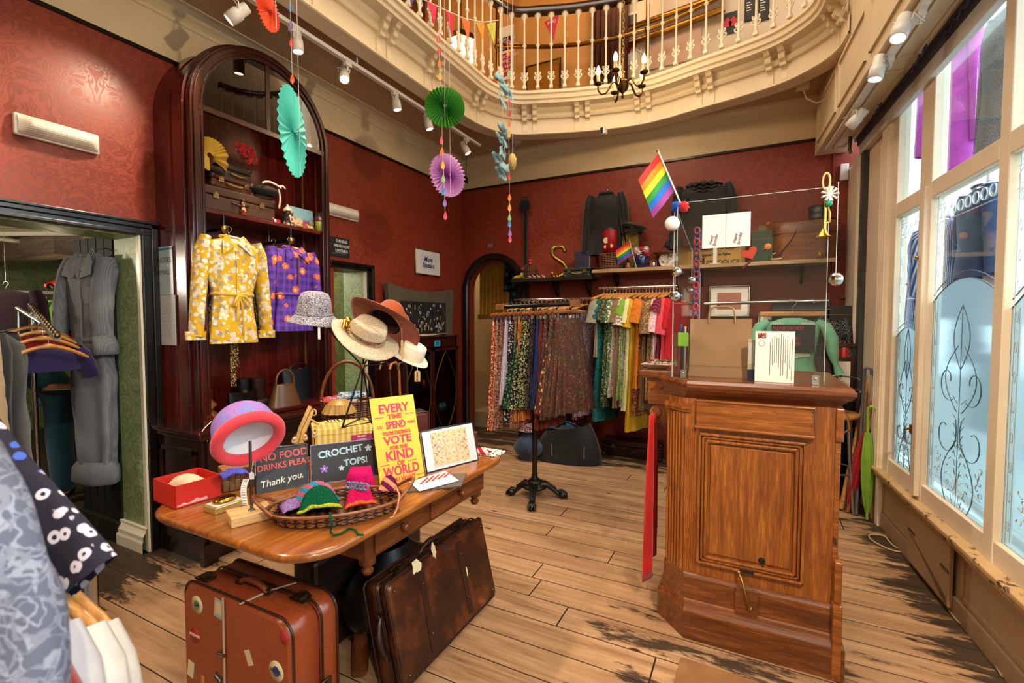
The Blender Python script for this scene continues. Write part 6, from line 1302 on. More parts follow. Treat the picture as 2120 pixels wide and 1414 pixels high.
for i,(nm, base, cols, dx, dy, dz, yaw)in enumerate((('royal blue and white', '1c4aa0',('d0d8e0', 'c83040'),-.03,-.02,.165,.5),('sky blue floral', '5a8ab8',('c8c870', 'd8d8d8', '1c3a7a'),.035,.01,.195,.6),('scarlet', 'b82430',('d84a50', ),-.07,-.015,.17,1.0),('pale grey', 'c4c4c8',('a0a0a8', ),.0,-.03,.15,.4))):
 s=thing('scarf', '%s silk scarf folded in the wicker basket'%nm, 'scarf',(bx+dx, by+dy,.742+dz), yaw); g=G(); g.grid(lambda u, v:((u-.5)*.17,(v-.5)*.07,.03*math.sin(PI*v)+.015*(u-.5)+.01*noise.noise(V((u*5+i, v*3, i)))),16,10); g.build('fold', printed('scarf '+nm, base, cols,40, 'swirl',.45), s, solid=.008)
g0=onZ(772,880, TT); t=thing('fringed_shade', 'gilded fringed lampshade behind the yellow poster', 'lampshade',(min(g0.x+.03,-1.3), min(g0.y+.05,2.02), TT)); g=G(); g.grid(lambda u, v:((.07+.025*v+.006*math.sin(u*90))*math.cos(2*PI*u),(.07+.025*v+.006*math.sin(u*90))*math.sin(2*PI*u),.19-.05*v),90,4, True); g.lathe([(.07,.19),(.04,.215),(.0,.22)],24); g.build('fringe', plain('old gold silk', 'a8803a',.4), t); g=G(); g.tube([(0,0,0),(0,0,.2)],.01,8); g.lathe([(.05,0),(.05,.01),(.01,.02)],16); g.build('stand', metal('shade brass', '7a5a2a',.4), t)
c0=onZ(895,905, TT); t=thing('suitcase', 'small chestnut leather case standing upright behind the framed print', 'suitcase',(max(-1.7, c0.x-.05), min(c0.y,2.06), TT), R(60)); suitcase_body(.24,.10,.17,.02, plain('chestnut leather', '4a1c12',.35), None, t); handle(t,(0,0,.17),.09,.02, m_lthd); catch(t,-.08,0,.17, None,.6); catch(t,.08,0,.17, None,.6)
A, B=onZ(925,935, TT), onZ(1000,925, TT); rz, w=fr2(A, B); t=thing('lidded_box', 'dark red leather box with a paper label behind the framed print', 'box',(A.x-.02, min(A.y-.02,2.03), TT), rz); G().box((0,0,0),(w,.12,.085)).build('body', plain('oxblood leather', '4a140f',.3), t, bevel=.004); G().box((-.003,-.003,.06),(w+.003,.123,.064)).build('lid_line', m_lthd, t); g=G(); g.box((w*.55,-.0015,.02),(w*.9,0,.042)); g.build('paper_label', plain('label paper', 'c8a890',.6), t)
# ================================================================== CUPBOARD CONTENTS
ZS=2.0655
def lidcase(name, label, loc, rz, L, D, H, mat, handle_c, locks=True, cat='suitcase', tilt=0):
 t=thing(name, label, cat, loc, rz, rot=(RZ(rz)@RY(tilt)).to_euler()if tilt else None)
 G().box((-L/2,-D/2,0),(L/2, D/2, H*.62)).build('body', mat, t, bevel=.01, seg=3); G().box((-L/2-.001,-D/2-.001, H*.635),(L/2+.001, D/2+.001, H)).build('lid', mat, t, bevel=.01, seg=3)
 g=G()
 for sx in(-1,1):
  for zc in(.0, H):g.ball((sx*(L/2-.012),-D/2+.012, zc+(.014 if zc==0 else-.014)),(.022,.022,.022),10,8)
 g.build('corner_cap', mat, t)
 if locks:
  for sx in(-.3,.3):g=G(); g.cbox((sx*L,-D/2-.003, H*.60),(.035,.006,.026)); g.cbox((sx*L,-D/2-.006, H*.68),(.018,.006,.02)); g.build('lock', metal('case lock', 'a8905c',.35), t)
 g=G(); g.tube([(-.055+.11*i/8,-D/2-.006-.018*math.sin(PI*i/8), H*.45-.012*math.sin(PI*i/8))for i in range(9)],.006,8); g.build('handle', handle_c, t)
 return t
m_case1=plain('brown fibre case', '4a2a18',.45); m_case2=plain('red brown case', '4a2010',.4); m_case3=plain('dark olive case', '2e2216',.45)
q=onX(484,430,-2.93); lidcase('suitcase', 'large brown suitcase lying flat on the cupboard shelf',(-3.02, q.y+.02, ZS), FX,.50,.24,.145, m_case1, m_lthd)
q2_=onX(480,390,-2.95); lidcase('suitcase', 'small red brown case on top of the large brown suitcase',(-3.03, q2_.y-.01, ZS+.146), FX+.12,.30,.20,.085, m_case2, plain('tan handle', '9a7038',.4))
q3_=onX(500,350,-3.0); lidcase('vanity_case', 'dark case standing behind the yellow fascinator with a tan loop handle',(-3.10, q3_.y, ZS+.232), FX+.1,.20,.11,.125, m_case3, plain('tan handle', '9a7038',.4), False, 'case')
p=onX(432,322,-2.93); t=thing('fascinator', 'yellow pleated fan fascinator hat with brown netting on the stacked cases', 'hat', p, FX)
m_ysat=cloth('yellow satin', 'd8b23a', 'c89a28',.4)
g=G(); g.grid(lambda u, v:((.015+.085*v)*math.cos(.15+4.4*u)*1.0,-.01+.006*(1 if int(round(u*46))%2 else-1)*v-.02*v,(.015+.085*v)*math.sin(.15+4.4*u)),46,4, smooth=False); g.build('fan', m_ysat, t, solid=.001)
g=G(); g.grid(lambda u, v:(.01+.085*v,-.03+.012*math.sin(u*14),-.015+(.012+.05*v)*(u-.5)*2),14,4); g.build('bow', m_ysat, t, solid=.001)
g=G(); net=lambda u, v:(.01+.10*u+.02*math.sin(v*5),.03,.03+.085*v*math.sin(PI*(u*.8+.15)))
for i in range(13):g.tube([net(i/12, j/8)for j in range(9)],.0018,4);
for j in range(9):g.tube([net(i/12, j/8)for i in range(13)],.0018,4)
g.build('netting', plain('gold brown net', '6a5830',.6), t); g=G(); g.lathe([(0,-.03),(.07,-.03),(.06,.0),(0,.01)],20, T(.03,.03,-.06)); g.build('cap', cloth('brown cap felt', '3a2c18'), t)
m_rose=cloth('red silk petals', 'c41824', 'a01018',.6); t=thing('silk_roses', 'bunch of red silk roses on the dark case', 'flowers', onX(505,318,-3.0)+V((0,0,-.01)), FX)
for dx, dz, r_ in((-.04,.04,.028),(.0,.045,.028),(-.025,.01,.03),(.03,.02,.03),(.06,-.005,.026),(.015,-.02,.03),(-.05,.015,.022),(.045,.045,.02)):
 g=G()
 for k in range(3):g.grid(lambda u, v, k=k:(dx+r_*(.35+.3*k)*(.5+.6*v)*math.cos(2*PI*u)*(1+.12*math.sin(u*12+k*2)),-.02+.01*k-r_*.5*v, dz+r_*(.35+.3*k)*(.5+.6*v)*math.sin(2*PI*u)*(1+.12*math.sin(u*15+k))),16,3, True)
 g.build('rose', m_rose, t)
g=G()
for k in range(6):g.tube([(.01,0,-.02),(rnd(-.05,.06),-.01, rnd(-.04,.0))],.006,5, flat=.3)
g.build('leaf', plain('dark leaf', '142014',.6), t)
p=onX(548,395,-2.93); t=thing('sailor_cap', 'white and black peaked cap resting on the end of the large brown suitcase', 'cap',(p.x, p.y, p.z), FX)
g=G(); g.grid(lambda u, v:((.06+.03*math.sin(PI*v))*math.cos(2*PI*u),(.05+.03*math.sin(PI*v))*math.sin(2*PI*u),-.035+.06*v),24,6, True); g.build('band', plain('black cap felt', '141210',.8), t)
g=G(); g.grid(lambda u, v:((-.07+.14*u),-.075+.02*math.sin(PI*u),.02+.025*math.sin(PI*u)+.012*v),12,3); g.grid(lambda u, v:(.055+.012*math.sin(PI*v)+.02*u,-.06+.015*u,.02-.13*v),4,10); g.grid(lambda u, v:(.07+.05*u,-.05,.03+.012*math.sin(PI*u)+.012*v),8,2); g.build('white_flap', cloth('white cotton', 'd8d0c4'), t, solid=.006)
p=onX(507,446,-2.87); t=thing('figurine', 'little painted doll figurine standing at the front edge of the shelf', 'figurine',(-2.885, p.y, ZS), FX)
g=G(); g.lathe([(0,0),(.014,.002),(.017,.02),(.013,.05),(.009,.062),(.008,.066),(.013,.078),(.012,.09),(.006,.1),(0,.102)],14); g.build('body', printed('painted doll', '9a4a24',('d8b090', '5a2414'),40, 'floral'), t); g=G(); g.lathe([(.013,.08),(.013,.095),(.0,.104)],12); g.build('hair', plain('doll hair', '2a1a10',.5), t)
g=G(); g.ball((.006,-.004,.0045),(.006,.009,.004),8,6); g.ball((-.006,-.004,.0045),(.006,.009,.004),8,6); g.build('feet', plain('doll skin', 'c89a80',.4), t)
p=onX(598,452,-2.92); t=thing('beer_stein', 'painted ceramic stein with a conical lid on the cupboard shelf', 'stein',(-2.93, p.y, ZS), FX)
g=G(); g.lathe([(0,0),(.034,0),(.036,.01),(.032,.02),(.032,.09),(.035,.1),(.031,.104)],24); g.build('body', printed('stein print', '1c2a24',('c8b48a', '8a2a20'),45, 'floral'), t); g=G(); g.lathe([(.034,.104),(.028,.118),(.012,.135),(.006,.14),(.008,.148),(0,.152)],20); g.tube([(.02,.02,.12),(.045,.03,.128)],.005,6); g.build('lid', plain('pewter cream', 'c8b898',.35), t)
g=G(); g.lathe([(0,.0),(.016,0)],16, T(.006,-.0335,.045)@RX(PI/2)@SC(1,1.3,1)); g.build('badge', plain('stein badge', 'd8c8b0',.5), t); g=G(); g.cbox((.006,-.0345,.045),(.012,.001,.018)); g.build('badge_mark', m_redink, t)
p=onX(572,462,-2.90); t=thing('matchbox', 'small red and white tin lying beside the stein', 'tin',(-2.905, p.y, ZS), FX+.2); G().box((-.03,-.015,0),(.03,.015,.022)).build('body', m_redink, t, bevel=.002); G().box((-.031,-.0155,.002),(-.012,-.0145,.02)).build('white_band', m_paperw, t)
a, b=onX(612,465,-2.93), onX(660,470,-2.93); t=thing('picture_book', 'pale blue picture book with children playing on its cover leaning in the cupboard', 'book',(-2.97, a.y, ZS), rot=(RZ(FX)@RX(-R(8))).to_euler()); w=b.y-a.y
n_=NT('picture cover'); s_=n_.n('SeparateXYZ', {0:n_.co((1,1,1))}); nz=n_.n('TexVoronoi', {'Vector':n_.co((38,38,38)), 'Scale':1.0}); cc=n_.ramp(n_.n('SeparateColor', {0:nz.outputs[1]}).outputs[0], [(0, 'c84a3a'),(.3, 'd8b890'),(.5, '6a5a8a'),(.7, 'e0c060'),(.9, 'b8c0c0')], 'CONSTANT'); hh=n_.ramp(n_.math('MULTIPLY', s_.outputs[2],6.5), [(.45,1.),(.62,0.)])
m_pic=n_.out(n_.mix(hh, '8ab8c0', cc.outputs[0]),.5); G().box((0,0,0),(w,.012,.165)).build('cover', m_pic, t); G().box((-.004,0,0),(0,.012,.165)).build('spine', plain('red spine', '8a1c1c',.5), t)
p=onX(661,474,-2.90); t=thing('tin', 'tall green and maroon lettered tin at the end of the cupboard shelf', 'tin',(-2.90, p.y, ZS), FX); g=G(); g.lathe([(0,0),(.028,0),(.028,.07)],20); g.build('body', plain('lime tin', '9aa040',.4), t); g=G(); g.lathe([(.0285,.07),(.0285,.105),(.026,.108),(0,.108)],20); g.build('lid', plain('maroon tin', '5a1c20',.4), t); text('OXO',.022, m_paperw, t, T(0,-.030,.088)@FACE_Y)
for px, py, c, lb in((620,461, 'a8a070', 'small oval khaki tin before the picture book'),(643,467, 'c8b040', 'small yellow oval tin next to the tall lettered tin')):
 p=onX(px, py,-2.885); t=thing('tin', lb, 'tin',(-2.885, p.y, ZS), FX); g=G(); g.lathe([(0,0),(.024,0),(.024,.016),(.02,.019),(0,.02)],20, SC(1,.7,1)); g.build('body', plain('tin '+c, c,.4), t)
# lower deck of the cupboard: boots, handbags, shoes (z .80)
ZD=.8005
def handbag(name, label, loc, rz, w, h, d, mat, hh=.08, hr=.006, taper=.85, clasp=True):
 t=thing(name, label, 'handbag', loc, rz); g=G()
 def f(u, v):
  x, y=ringpt(w/2*(1-(1-taper)*v), d/2*(1-.55*v),2*PI*u); return(x, y, h*v)
 g.grid(f,36,8, True); g.add([f(i/36,0)for i in range(36)], [tuple(range(36))[::-1]]); g.add([f(i/36,1)for i in range(36)], [tuple(range(36))]); g.build('body', mat, t)
 if hh:g=G(); g.tube([(w*.28*math.cos(PI*i/14),-.01, h-.01+hh*math.sin(PI*i/14)**.7)for i in range(15)], hr,8); g.build('handle', mat, t)
 if clasp:g=G(); g.cbox((0,-d*.24, h),(.03,.012,.015)); g.build('clasp', metal('case lock', 'a8905c',.35), t)
 return t
m_bkl=plain('black patent', '0c0a0c',.22); m_brl=plain('bronze leather', '6a4424',.35); m_nvl=plain('dark navy leather', '12141c',.4); m_tnl=plain('tan strap leather', '9a5c24',.5); m_btl=plain('old brown boot leather', '2c150d',.35)
def atcup(px, py):return onZ(px, py, ZD)
p=atcup(590,868); handbag('handbag', 'small black boxy handbag at the front of the cupboard floor',(-2.925, p.y, ZD), FX+.06,.21,.145,.07, m_bkl,.0,.004,.95)
p=onX(600,800,-3.08); handbag('handbag', 'large black leather bag with a round badge at the back of the cupboard',(-3.09, p.y+.08, ZD), FX,.27,.235,.10, m_nvl,.05,.008,1.05)
p=atcup(652,852); t=handbag('handbag', 'bronze brown domed handbag with a single hooped handle in the cupboard',(-2.94, p.y+.06, ZD), FX-.1,.24,.155,.12, m_brl,.11,.008,.6)
for i,(px, py, yaw, lab)in enumerate(((535,850,.1, 'brown laced leather boot standing in the cupboard'),(505,840,.35, 'dark boot half hidden behind the brown laced boot'))):
 p=onX(px, py,-3.0-.05*i); t=thing('boot', lab, 'boot',(p.x, p.y, ZD), FX+PI/2*0+yaw); k=m_btl if i==0 else plain('black boot leather', '0f0c0c',.45)
 g=G(); g.tube([(.0,0,.21),(.0,0,.15),(.002,0,.10),(.012,0,.065)], [.054,.050,.046,.045],16, flat=.85); g.tube([(-.035,0,.04),(.0,0,.045),(.06,0,.04),(.12,0,.032),(.155,0,.028)], [.03,.044,.043,.036,.02],14, flat=.95); g.build('upper', k, t)
 g=G(); slab(g, [([(x*1.0+.05, y)for x, y in rrect(.105,.042,.04)],0),([(x+.05, y)for x, y in rrect(.105,.042,.04)],.016)]); g.box((-.055,-.034,0),(.0,.034,.03)); g.build('sole', plain('boot sole', '1c100a',.6), t)
 g=G()
 for q in range(6):g.tube([(.045-.002*q,-.028,.07+.02*q),(.052,0,.075+.02*q),(.045-.002*q,.028,.08+.02*q)],.0035,5)
 g.build('laces', plain('boot lace', '2a160c',.7), t)
p=atcup(440,862); t=thing('sandal', 'tan leather slipper with a broad strap standing at the cupboard corner', 'shoe',(p.x-.01, p.y+.02, ZD), FX+.2, rot=(0, R(-48), FX+2.4)); g=G(); slab(g, [([(x+.0, y)for x, y in rrect(.115,.04,.038)],.0),([(x, y)for x, y in rrect(.115,.04,.038)],.012)]); g.build('sole', m_tnl, t); g=G(); g.grid(lambda u, v:(.04+.05*v,.042*math.cos(PI*u),.012+.045*math.sin(PI*u)),14,2); g.build('strap', m_tnl, t, solid=.004)
p=atcup(470,885); t=thing('shoe', 'wine red patent shoe with a white lace at the front of the cupboard floor', 'shoe',(p.x-.05, p.y-.02, ZD), FX+.9); g=G(); g.tube([(-.08,0,.035),(-.03,0,.032),(.03,0,.028),(.08,0,.024),(.105,0,.02)], [.026,.036,.038,.034,.016],14, flat=.8); g.build('upper', plain('wine patent', '4a0c10',.15), t); g=G(); g.tube([(-.08,.02,.05),(-.1,.05,.02),(-.11,.06,.004)],.0025,5); g.build('lace', m_lin, t)
p=atcup(520,872); t=thing('clutch_bag', 'olive green clutch lying in front of the boots', 'bag',(p.x-.06, p.y, ZD), FX+.1); G().box((-.10,-.05,0),(.10,.05,.02)).build('body', plain('olive suede', '4a4a20',.8), t, bevel=.008);
p=onX(418,850,-3.0); t=thing('leather_pouch', 'orange brown leather pouch hanging behind the tan slipper', 'bag',(-3.1, p.y+.04, ZD)); G().box((-.03,-.10,0),(.03,.08,.17)).build('body', plain('orange leather', '5a240c',.5), t, bevel=.02)
# ================================================================== THINGS ON THE LEFT WALL
m_diff=None
n_=NT('ribbed diffuser'); w_=n_.n('TexWave', {'Vector':n_.co((1,1,1)), 'Scale':40.0}, bands_direction='Z'); m_diff=n_.out(n_.mix(w_, 'cfc8b8', 'e2ddd0'),.25, bump=w_, bstr=.2, bdist=.003)
def bulkhead(label, a, b, h):
 L=(b-a).length; c=(a+b)/2; t=thing('bulkhead_light', label, 'wall light',(XL, c.y, c.z-h/2)); t.rotation_euler=(0,0, FX)
 G().box((-L/2,-.03,0),(L/2,-.001, h)).build('base', m_wh, t, bevel=.008); g=G(); g.grid(lambda u, v:((u-.5)*(L-.02),-.03-.055*math.sin(PI*v)**.6*min(1,6*min(u,1-u)+.25),.008+(h-.016)*v),30,14); g.build('diffuser', m_diff, t); return t
bulkhead('ribbed white bulkhead light on the terracotta wall above the green doorway', onX(24,258, XL), onX(201,300, XL),.105); bulkhead('ribbed white bulkhead light on the wall just past the arched cupboard', onX(668,430, XL), onX(738,449, XL),.105)
def wallboard(name, label, cat, px0, py0, px1, py1, mat, th=.012, off=0):
 a, b=onX(px0, py0, XL+off), onX(px1, py1, XL+off); y0, y1=min(a.y, b.y), max(a.y, b.y); z0, z1=min(a.z, b.z), max(a.z, b.z); t=thing(name, label, cat,(XL+off,(y0+y1)/2, z0), FX); w, h=y1-y0, z1-z0
 G().box((-w/2,-th,0),(w/2,-.001, h)).build('panel', mat, t); return t, w, h
t, w, h=wallboard('chalkboard', 'small black chalkboard EVENING WEAR NOW UPSTAIRS beside the cupboard', 'sign',676,487,722,535, m_board);
for i, s in enumerate(('EVENING', 'WEAR NOW', 'UPSTAIRS!')):text(s, h*.22, m_chw, t, T(.03,-.0135, h*(.80-.25*i))@FACE_Y, sx=.85, bold=.0003)
g=G(); g.tube([(-.08+.16*i/8,-.014, h*.12+.012*math.sin(PI*i/8))for i in range(9)],.004,5, flat=.3); g.build('chalk_line', m_chw, t)
t, w, h=wallboard('framed_sign', 'gilt framed white sign reading More Upstairs on the wall', 'sign',858,513,909,573, plain('sign mount', 'd8d4cc',.4),.012)
g=G(); g.tube([(-w/2,-.008,0),(w/2,-.008,0),(w/2,-.008, h),(-w/2,-.008, h)],.011,6, True); g.build('frame', metal('pale gold frame', 'a08860',.3), t); G().box((-w*.32,-.014, h*.2),(w*.32,-.012, h*.82)).build('paper', plain('lilac paper', 'c8c8d8',.5), t)
text('More',.078, m_ink, t, T(0,-.0155, h*.62)@FACE_Y, shear=.25, sx=.85, bold=.0015); text('Upstairs',.072, m_ink, t, T(0,-.0155, h*.38)@FACE_Y, shear=.25, sx=.85, bold=.0015)
# jewellery board
m_olive=cloth('olive linen', '4e4532', '3a3324')
p0, p1, p2, p3=onX(795,590,-3.18), onX(932,597,-3.18), onX(935,700,-3.12), onX(800,700,-3.12)
t=thing('jewellery_board', 'black jewellery board in an olive padded surround leaning on the wall', 'display board',(XL+.08,(p0.y+p1.y)/2,1.24), FX); yc=(p0.y+p1.y)/2; w=p1.y-p0.y
g=G(); g.prism([(-w/2+.02,0),(w/2-.03,0),(w/2-.02,.25),(w/2,.52)]+[(w/2-w*i/10,.52-.05*math.sin(PI*i/10))for i in range(1,10)]+[(-w/2,.53),(-w/2+.03,.25)],.05, T(0,-.02,0)); g.build('surround', m_olive, t, bevel=.008)
G().box((-w*.34,-.034,.0),(w*.34,-.02,.36)).build('velvet', plain('black velvet', '08070a',.95), t)
random.seed(21)
for k in range(60):
 x, z=rnd(-w*.31, w*.31), rnd(.03,.33); g=G(); kd=k%3
 if kd==0:g.lathe([(0,.004),(.012,.003),(.013,0)],8, T(x,-.034, z)@RX(PI/2))
 elif kd==1:g.tube([(x,-.037, z),(x+rnd(-.02,.02),-.037, z-rnd(.03,.05))],.004,5); g.ball((x,-.037, z),.006,6,4)
 else:g.tube([(x+.014*math.cos(q_),-.037, z+.014*math.sin(q_))for q_ in[i*PI/4 for i in range(8)]],.003,5, True)
 g.build('brooch',(metal('silver trinket', 'c8c4bc',.25), metal('gold trinket', 'b8924a',.3), plain('pearl trinket', 'b8b4b4',.3))[(k*7)%3], t)
# glazed bookcase in the corner
GX=-2.92; a, b=onX(852,700, GX), onX(942,700, GX); m_bk=wood('dark bookcase', '1c0907', '36120c', '4a1a12', 'Z',.5,.25,.5, None,.2)
t=thing('glazed_cabinet', 'dark mahogany cabinet with two curved-bar glazed doors in the corner', 'cabinet',(XL+.002,(a.y+b.y)/2-.06,0), FX); w=b.y-a.y+.18; d=GX-XL; H_=1.225
G().box((-w/2,-.012,0),(w/2,0, H_)).build('back', m_bk, t)
for x in(-w/2, w/2-.02):G().box((x,-d,0),(x+.02,-.01, H_)).build('side', m_bk, t)
g=G(); g.box((-w/2,-d,0),(w/2,-.01,.14)); g.box((-w/2+.0,-d, H_-.10),(w/2,-.01, H_)); g.build('carcass', m_bk, t); G().box((-w/2-.02,-d-.02, H_),(w/2+.02,0, H_+.018)).build('cabinet_top', m_bk, t, bevel=.005)
for z in(.42,.70,.95):G().box((-w/2+.02,-d+.03, z),(w/2-.02,-.012, z+.014)).build('shelf', m_bk, t)
for s in(-1,1):
 x0, x1=(0.002, w/2)if s>0 else(-w/2,-.002); g=G(); z0, z1=.15, H_-.11
 for lo, hi in(((x0, z0),(x0+.03, z1)),((x1-.03, z0),(x1, z1)),((x0, z0),(x1, z0+.03)),((x0, z1-.03),(x1, z1))):g.box((lo[0],-d-.018, lo[1]),(hi[0],-d, hi[1]))
 dr=g.build('door', m_bk, t, bevel=.002); xm=(x0+x1)/2; g=G()
 for q in(-1,1):g.tube([(xm+q*(x1-x0-.06)*.5*math.cos(PI*i/16-PI/2)**1.0*(1 if q>0 else 1),-d-.012, z0+.03+(z1-z0-.06)*i/16)for i in range(17)],.005,6)
 g.build('astragal', metal('old brass bar', '5a4020',.5), dr); g=G(); g.add([(x0+.03,-d-.008, z0+.03),(x1-.03,-d-.008, z0+.03),(x1-.03,-d-.008, z1-.03),(x0+.03,-d-.008, z1-.03)], [(0,1,2,3)]); g.build('pane', glass('cabinet glass', 'd8dcd8',.02,.95,.8), dr)
t_x, t_y=t.location.x, t.location.y
random.seed(22)
for k in range(10):
 z=(.154,.434,.714,.964)[k%4]; y=t_y+rnd(-w/2+.08, w/2-.08); o=thing('trinket_box', 'small trinket kept behind the glass of the corner cabinet', 'trinket',(XL+.15+.06*(k%2), y, z), rnd(0,3), 'trinkets in the glazed cabinet'); c=('b8b0a0', '2a6a7a', '8a3a2a', 'c09a4a')[k%4]; g=G(); g.lathe([(0,0),(.03,0),(.035,.03),(.025,.055),(.012,.07),(0,.075)],12); g.build('body', plain('trinket '+c, c,.35), o)
t=thing('sticky_note', 'bright blue sticky note on the front of the glazed cabinet', 'note',(GX+.001, onX(905,711, GX).y, onX(905,717, GX).z), FX); G().box((-.05,-.002,0),(.05,0,.06)).build('sheet', plain('cyan note', '1c9ac8',.5), t); text('handle\nwith care',.016, m_ink, t, T(0,-.003,.032)@FACE_Y)
for k in range(3):p=onX(885+18*k,693, GX-.08-.03*k); o=thing('loose_paper', 'cream paper slip lying on top of the glazed cabinet, %s of three'%ORD[k], 'paper',(p.x-.05, p.y, H_+.019+.003*k), FX+.3*k, 'papers on the glazed cabinet'); g=G(); g.grid(lambda u, v:((u-.5)*.2,(v-.5)*.13,.004+.012*u*v),4,4); g.build('sheet', plain('cream slip', 'c8b494',.6), o, solid=.001)
# walking canes in the stand before the cabinet
cs=onZ(826,900,.0); t=thing('cane_stand', 'dark umbrella stand beside the glazed cabinet', 'stand',(-2.55,3.05,0)); g=G(); g.lathe([(0,0),(.09,0),(.1,.02),(.095,.52),(.1,.54),(.09,.54),(.085,.04)],24); g.build('body', plain('stand bronze', '2a1a10',.4), t)
for i,(px, mt, lab)in enumerate(((806, m_agedm, 'walking cane with a black and brass crook in the stand'),(826, m_tnl, 'walking cane with a tan wooden crook in the stand'),(842, m_lthd, 'walking cane with a dark brown crook in the stand'))):
 p=onX(px,770,-2.55+.02*i); o=thing('walking_cane', lab, 'cane',(-2.55+.03*(i-1),3.05+.04*(i-1),.03)); e=p-o.location; g=G(); g.tube([(0,0,0), e*.5, e, e+V((0,-.01,.05)), e+V((0,-.04,.08)), e+V((0,-.09,.075)), e+V((0,-.11,.03))],.011,8); g.build('shaft', mt, o)
# green room seen through the narrow doorway
# ================================================================== BACK WALL SHELVES
def shelf(label, x0, x1, z, yf, mat, edge):
 t=thing('wall_shelf', label, 'shelf',((x0+x1)/2, YB, z)); h=(x1-x0)/2; G().box((-h, yf-YB,-.028),(h,-.001,0)).build('board', mat, t, bevel=.002); G().box((-h, yf-YB-.004,-.03),(h, yf-YB,.002)).build('edge_strip', edge, t)
 for k in(-.8,0,.8):g=G(); g.prism([(0,0),(-.0,-.16),(-.012,-.16),(-.2,-.02),(-.2,0)],.02, T(k*h,-.001,-.028)@RZ(PI/2)); g.build('bracket', m_black, t)
 return t
m_blks=wood('dark shelf board', '120c0a', '241812', '30201a', 'X'); m_tans=wood('pale shelf edge', '8a7050', 'a88c68', 'b89c78', 'X',.6,.5)
shelf('black wall shelf holding the gold letter S beside the arch',-2.40,-1.47,1.856,4.72, m_blks, m_blks); shelf('long pale-edged wall shelf crowded with old tins and boxes',-1.465,.60,1.915,4.70, m_tans, m_tans)
ZA, ZB2, YS=1.8585,1.9175,4.83
def sA(px):return V((onY(px,560, YS).x, YS, ZA))
def sB(px, y=YS):return V((onY(px,545, y).x, y, ZB2))
def hgt(px, py, y):return onY(px, py, y).z
t=thing('birdcage', 'small domed wire birdcage with a red bird finial on the black shelf', 'birdcage', sA(1098)); m_cage=plain('brown cage wire', '3a2a1c',.5)
g=G()
for k in range(18):a=2*PI*k/18; g.tube([(.085*math.cos(a),.085*math.sin(a),.0)]+[(.085*math.cos(q)*math.cos(a),.085*math.cos(q)*math.sin(a),.10+.075*math.sin(q))for q in[i*PI/12 for i in range(7)]],.0025,4)
for z in(.01,.06,.10):g.tube([(.086*math.cos(2*PI*i/24),.086*math.sin(2*PI*i/24), z)for i in range(24)],.004,5, True)
g.build('wires', m_cage, t); g=G(); g.lathe([(0,0),(.09,0),(.09,.012),(0,.014)],24); g.build('base', m_cage, t); g=G(); g.lathe([(.02,.17),(.008,.19),(.005,.2)],10); g.ball((0,0,.21),(.022,.012,.012),8,6); g.ball((-.09,0,.12),(.022,.012,.012),8,6); g.build('bird', m_redink, t)
t=thing('decorated_shoe', 'yellow beaded slipper on the end of the black shelf', 'shoe', sA(1077)+V((0,-.05,0)), PI-.1); g=G(); g.tube([(-.06,0,.03),(-.02,0,.026),(.03,0,.022),(.065,0,.014)], [.02,.028,.028,.012],12, flat=.8); g.tube([(-.06,0,.03),(-.075,0,.0)], [.01,.006],8); g.build('upper', printed('yellow beading', '8a7418',('c8b030', '3a3410'),70, 'dots'), t); g=G(); g.ball((-.05,0,.05),(.02,.025,.025),8,6); g.build('tassel', plain('gold tassel', 'a88a30',.6), t)
for k, px in enumerate((1103,1112,1121,1131)):t=thing('toy_horse', 'tiny cream toy horse with red trim, %s in front of the coach'%ORD[k], 'toy', sA(px)+V((0,-.07,0)),0, 'toy coach horses'); g=G(); g.ball((0,0,.022),(.014,.006,.007),8,6); g.tube([(-.012,0,.026),(-.02,0,.038),(-.028,0,.036)], [.005,.004,.003],6); [g.tube([(x, y,.02),(x+.002, y,0)],.0022,5)for x in(-.009,.01)for y in(-.004,.004)]; g.build('body', plain('toy cream', 'c8a890',.4), t); g=G(); g.ball((0,0,.029),(.006,.006,.004),8,5); g.build('saddle', m_redink, t)
t=thing('letter_s', 'big gold metal letter S standing on the black shelf', 'letter', sA(1156)+V((0,.02,0)),.15); z1=hgt(1156,509, YS)-ZA; ctl=[(.062,.79),(.045,.93),(.0,.98),(-.055,.93),(-.075,.8),(-.05,.66),(.0,.55),(.05,.44),(.075,.28),(.05,.12),(0,.055),(-.05,.08),(-.078,.2)]
pts=catmull([(x, z)for x, z in ctl],4); g=G(); g.tube([(p.x*1.05,0, p.y*z1)for p in pts], [.012]+[.026]*(len(pts)-2)+[.02],12, flat=.9); g.build('stroke', metal('old gold', '9a7a34',.35), t)
t=thing('toy_coach', 'tiny gilt toy coach on four wheels beside the letter S', 'toy', sA(1157)+V((.0,-.08,0)),0); m_gilt=metal('toy gilt', 'b8893a',.3); g=G(); g.box((-.028,-.014,.018),(.028,.014,.045)); g.prism([(-.032,.045),(.032,.045),(.02,.06),(-.02,.06)],.03, T(0,-.015,0)); g.build('body', m_gilt, t); [G().lathe([(0,-.002),(.011,-.002),(.011,.002),(0,.002)],12, T(x, y,.011)@RX(PI/2)).build('wheel', m_gilt, t)for x in(-.02,.02)for y in(-.017,.017)]
p=sA(1198); lidcase('case', 'small green case with two chrome catches on the black shelf',(p.x, p.y+.02, ZA),0,.29,.16,.10, plain('green case', '16281c',.45), plain('tan handle', '9a7038',.4), True, 'case')
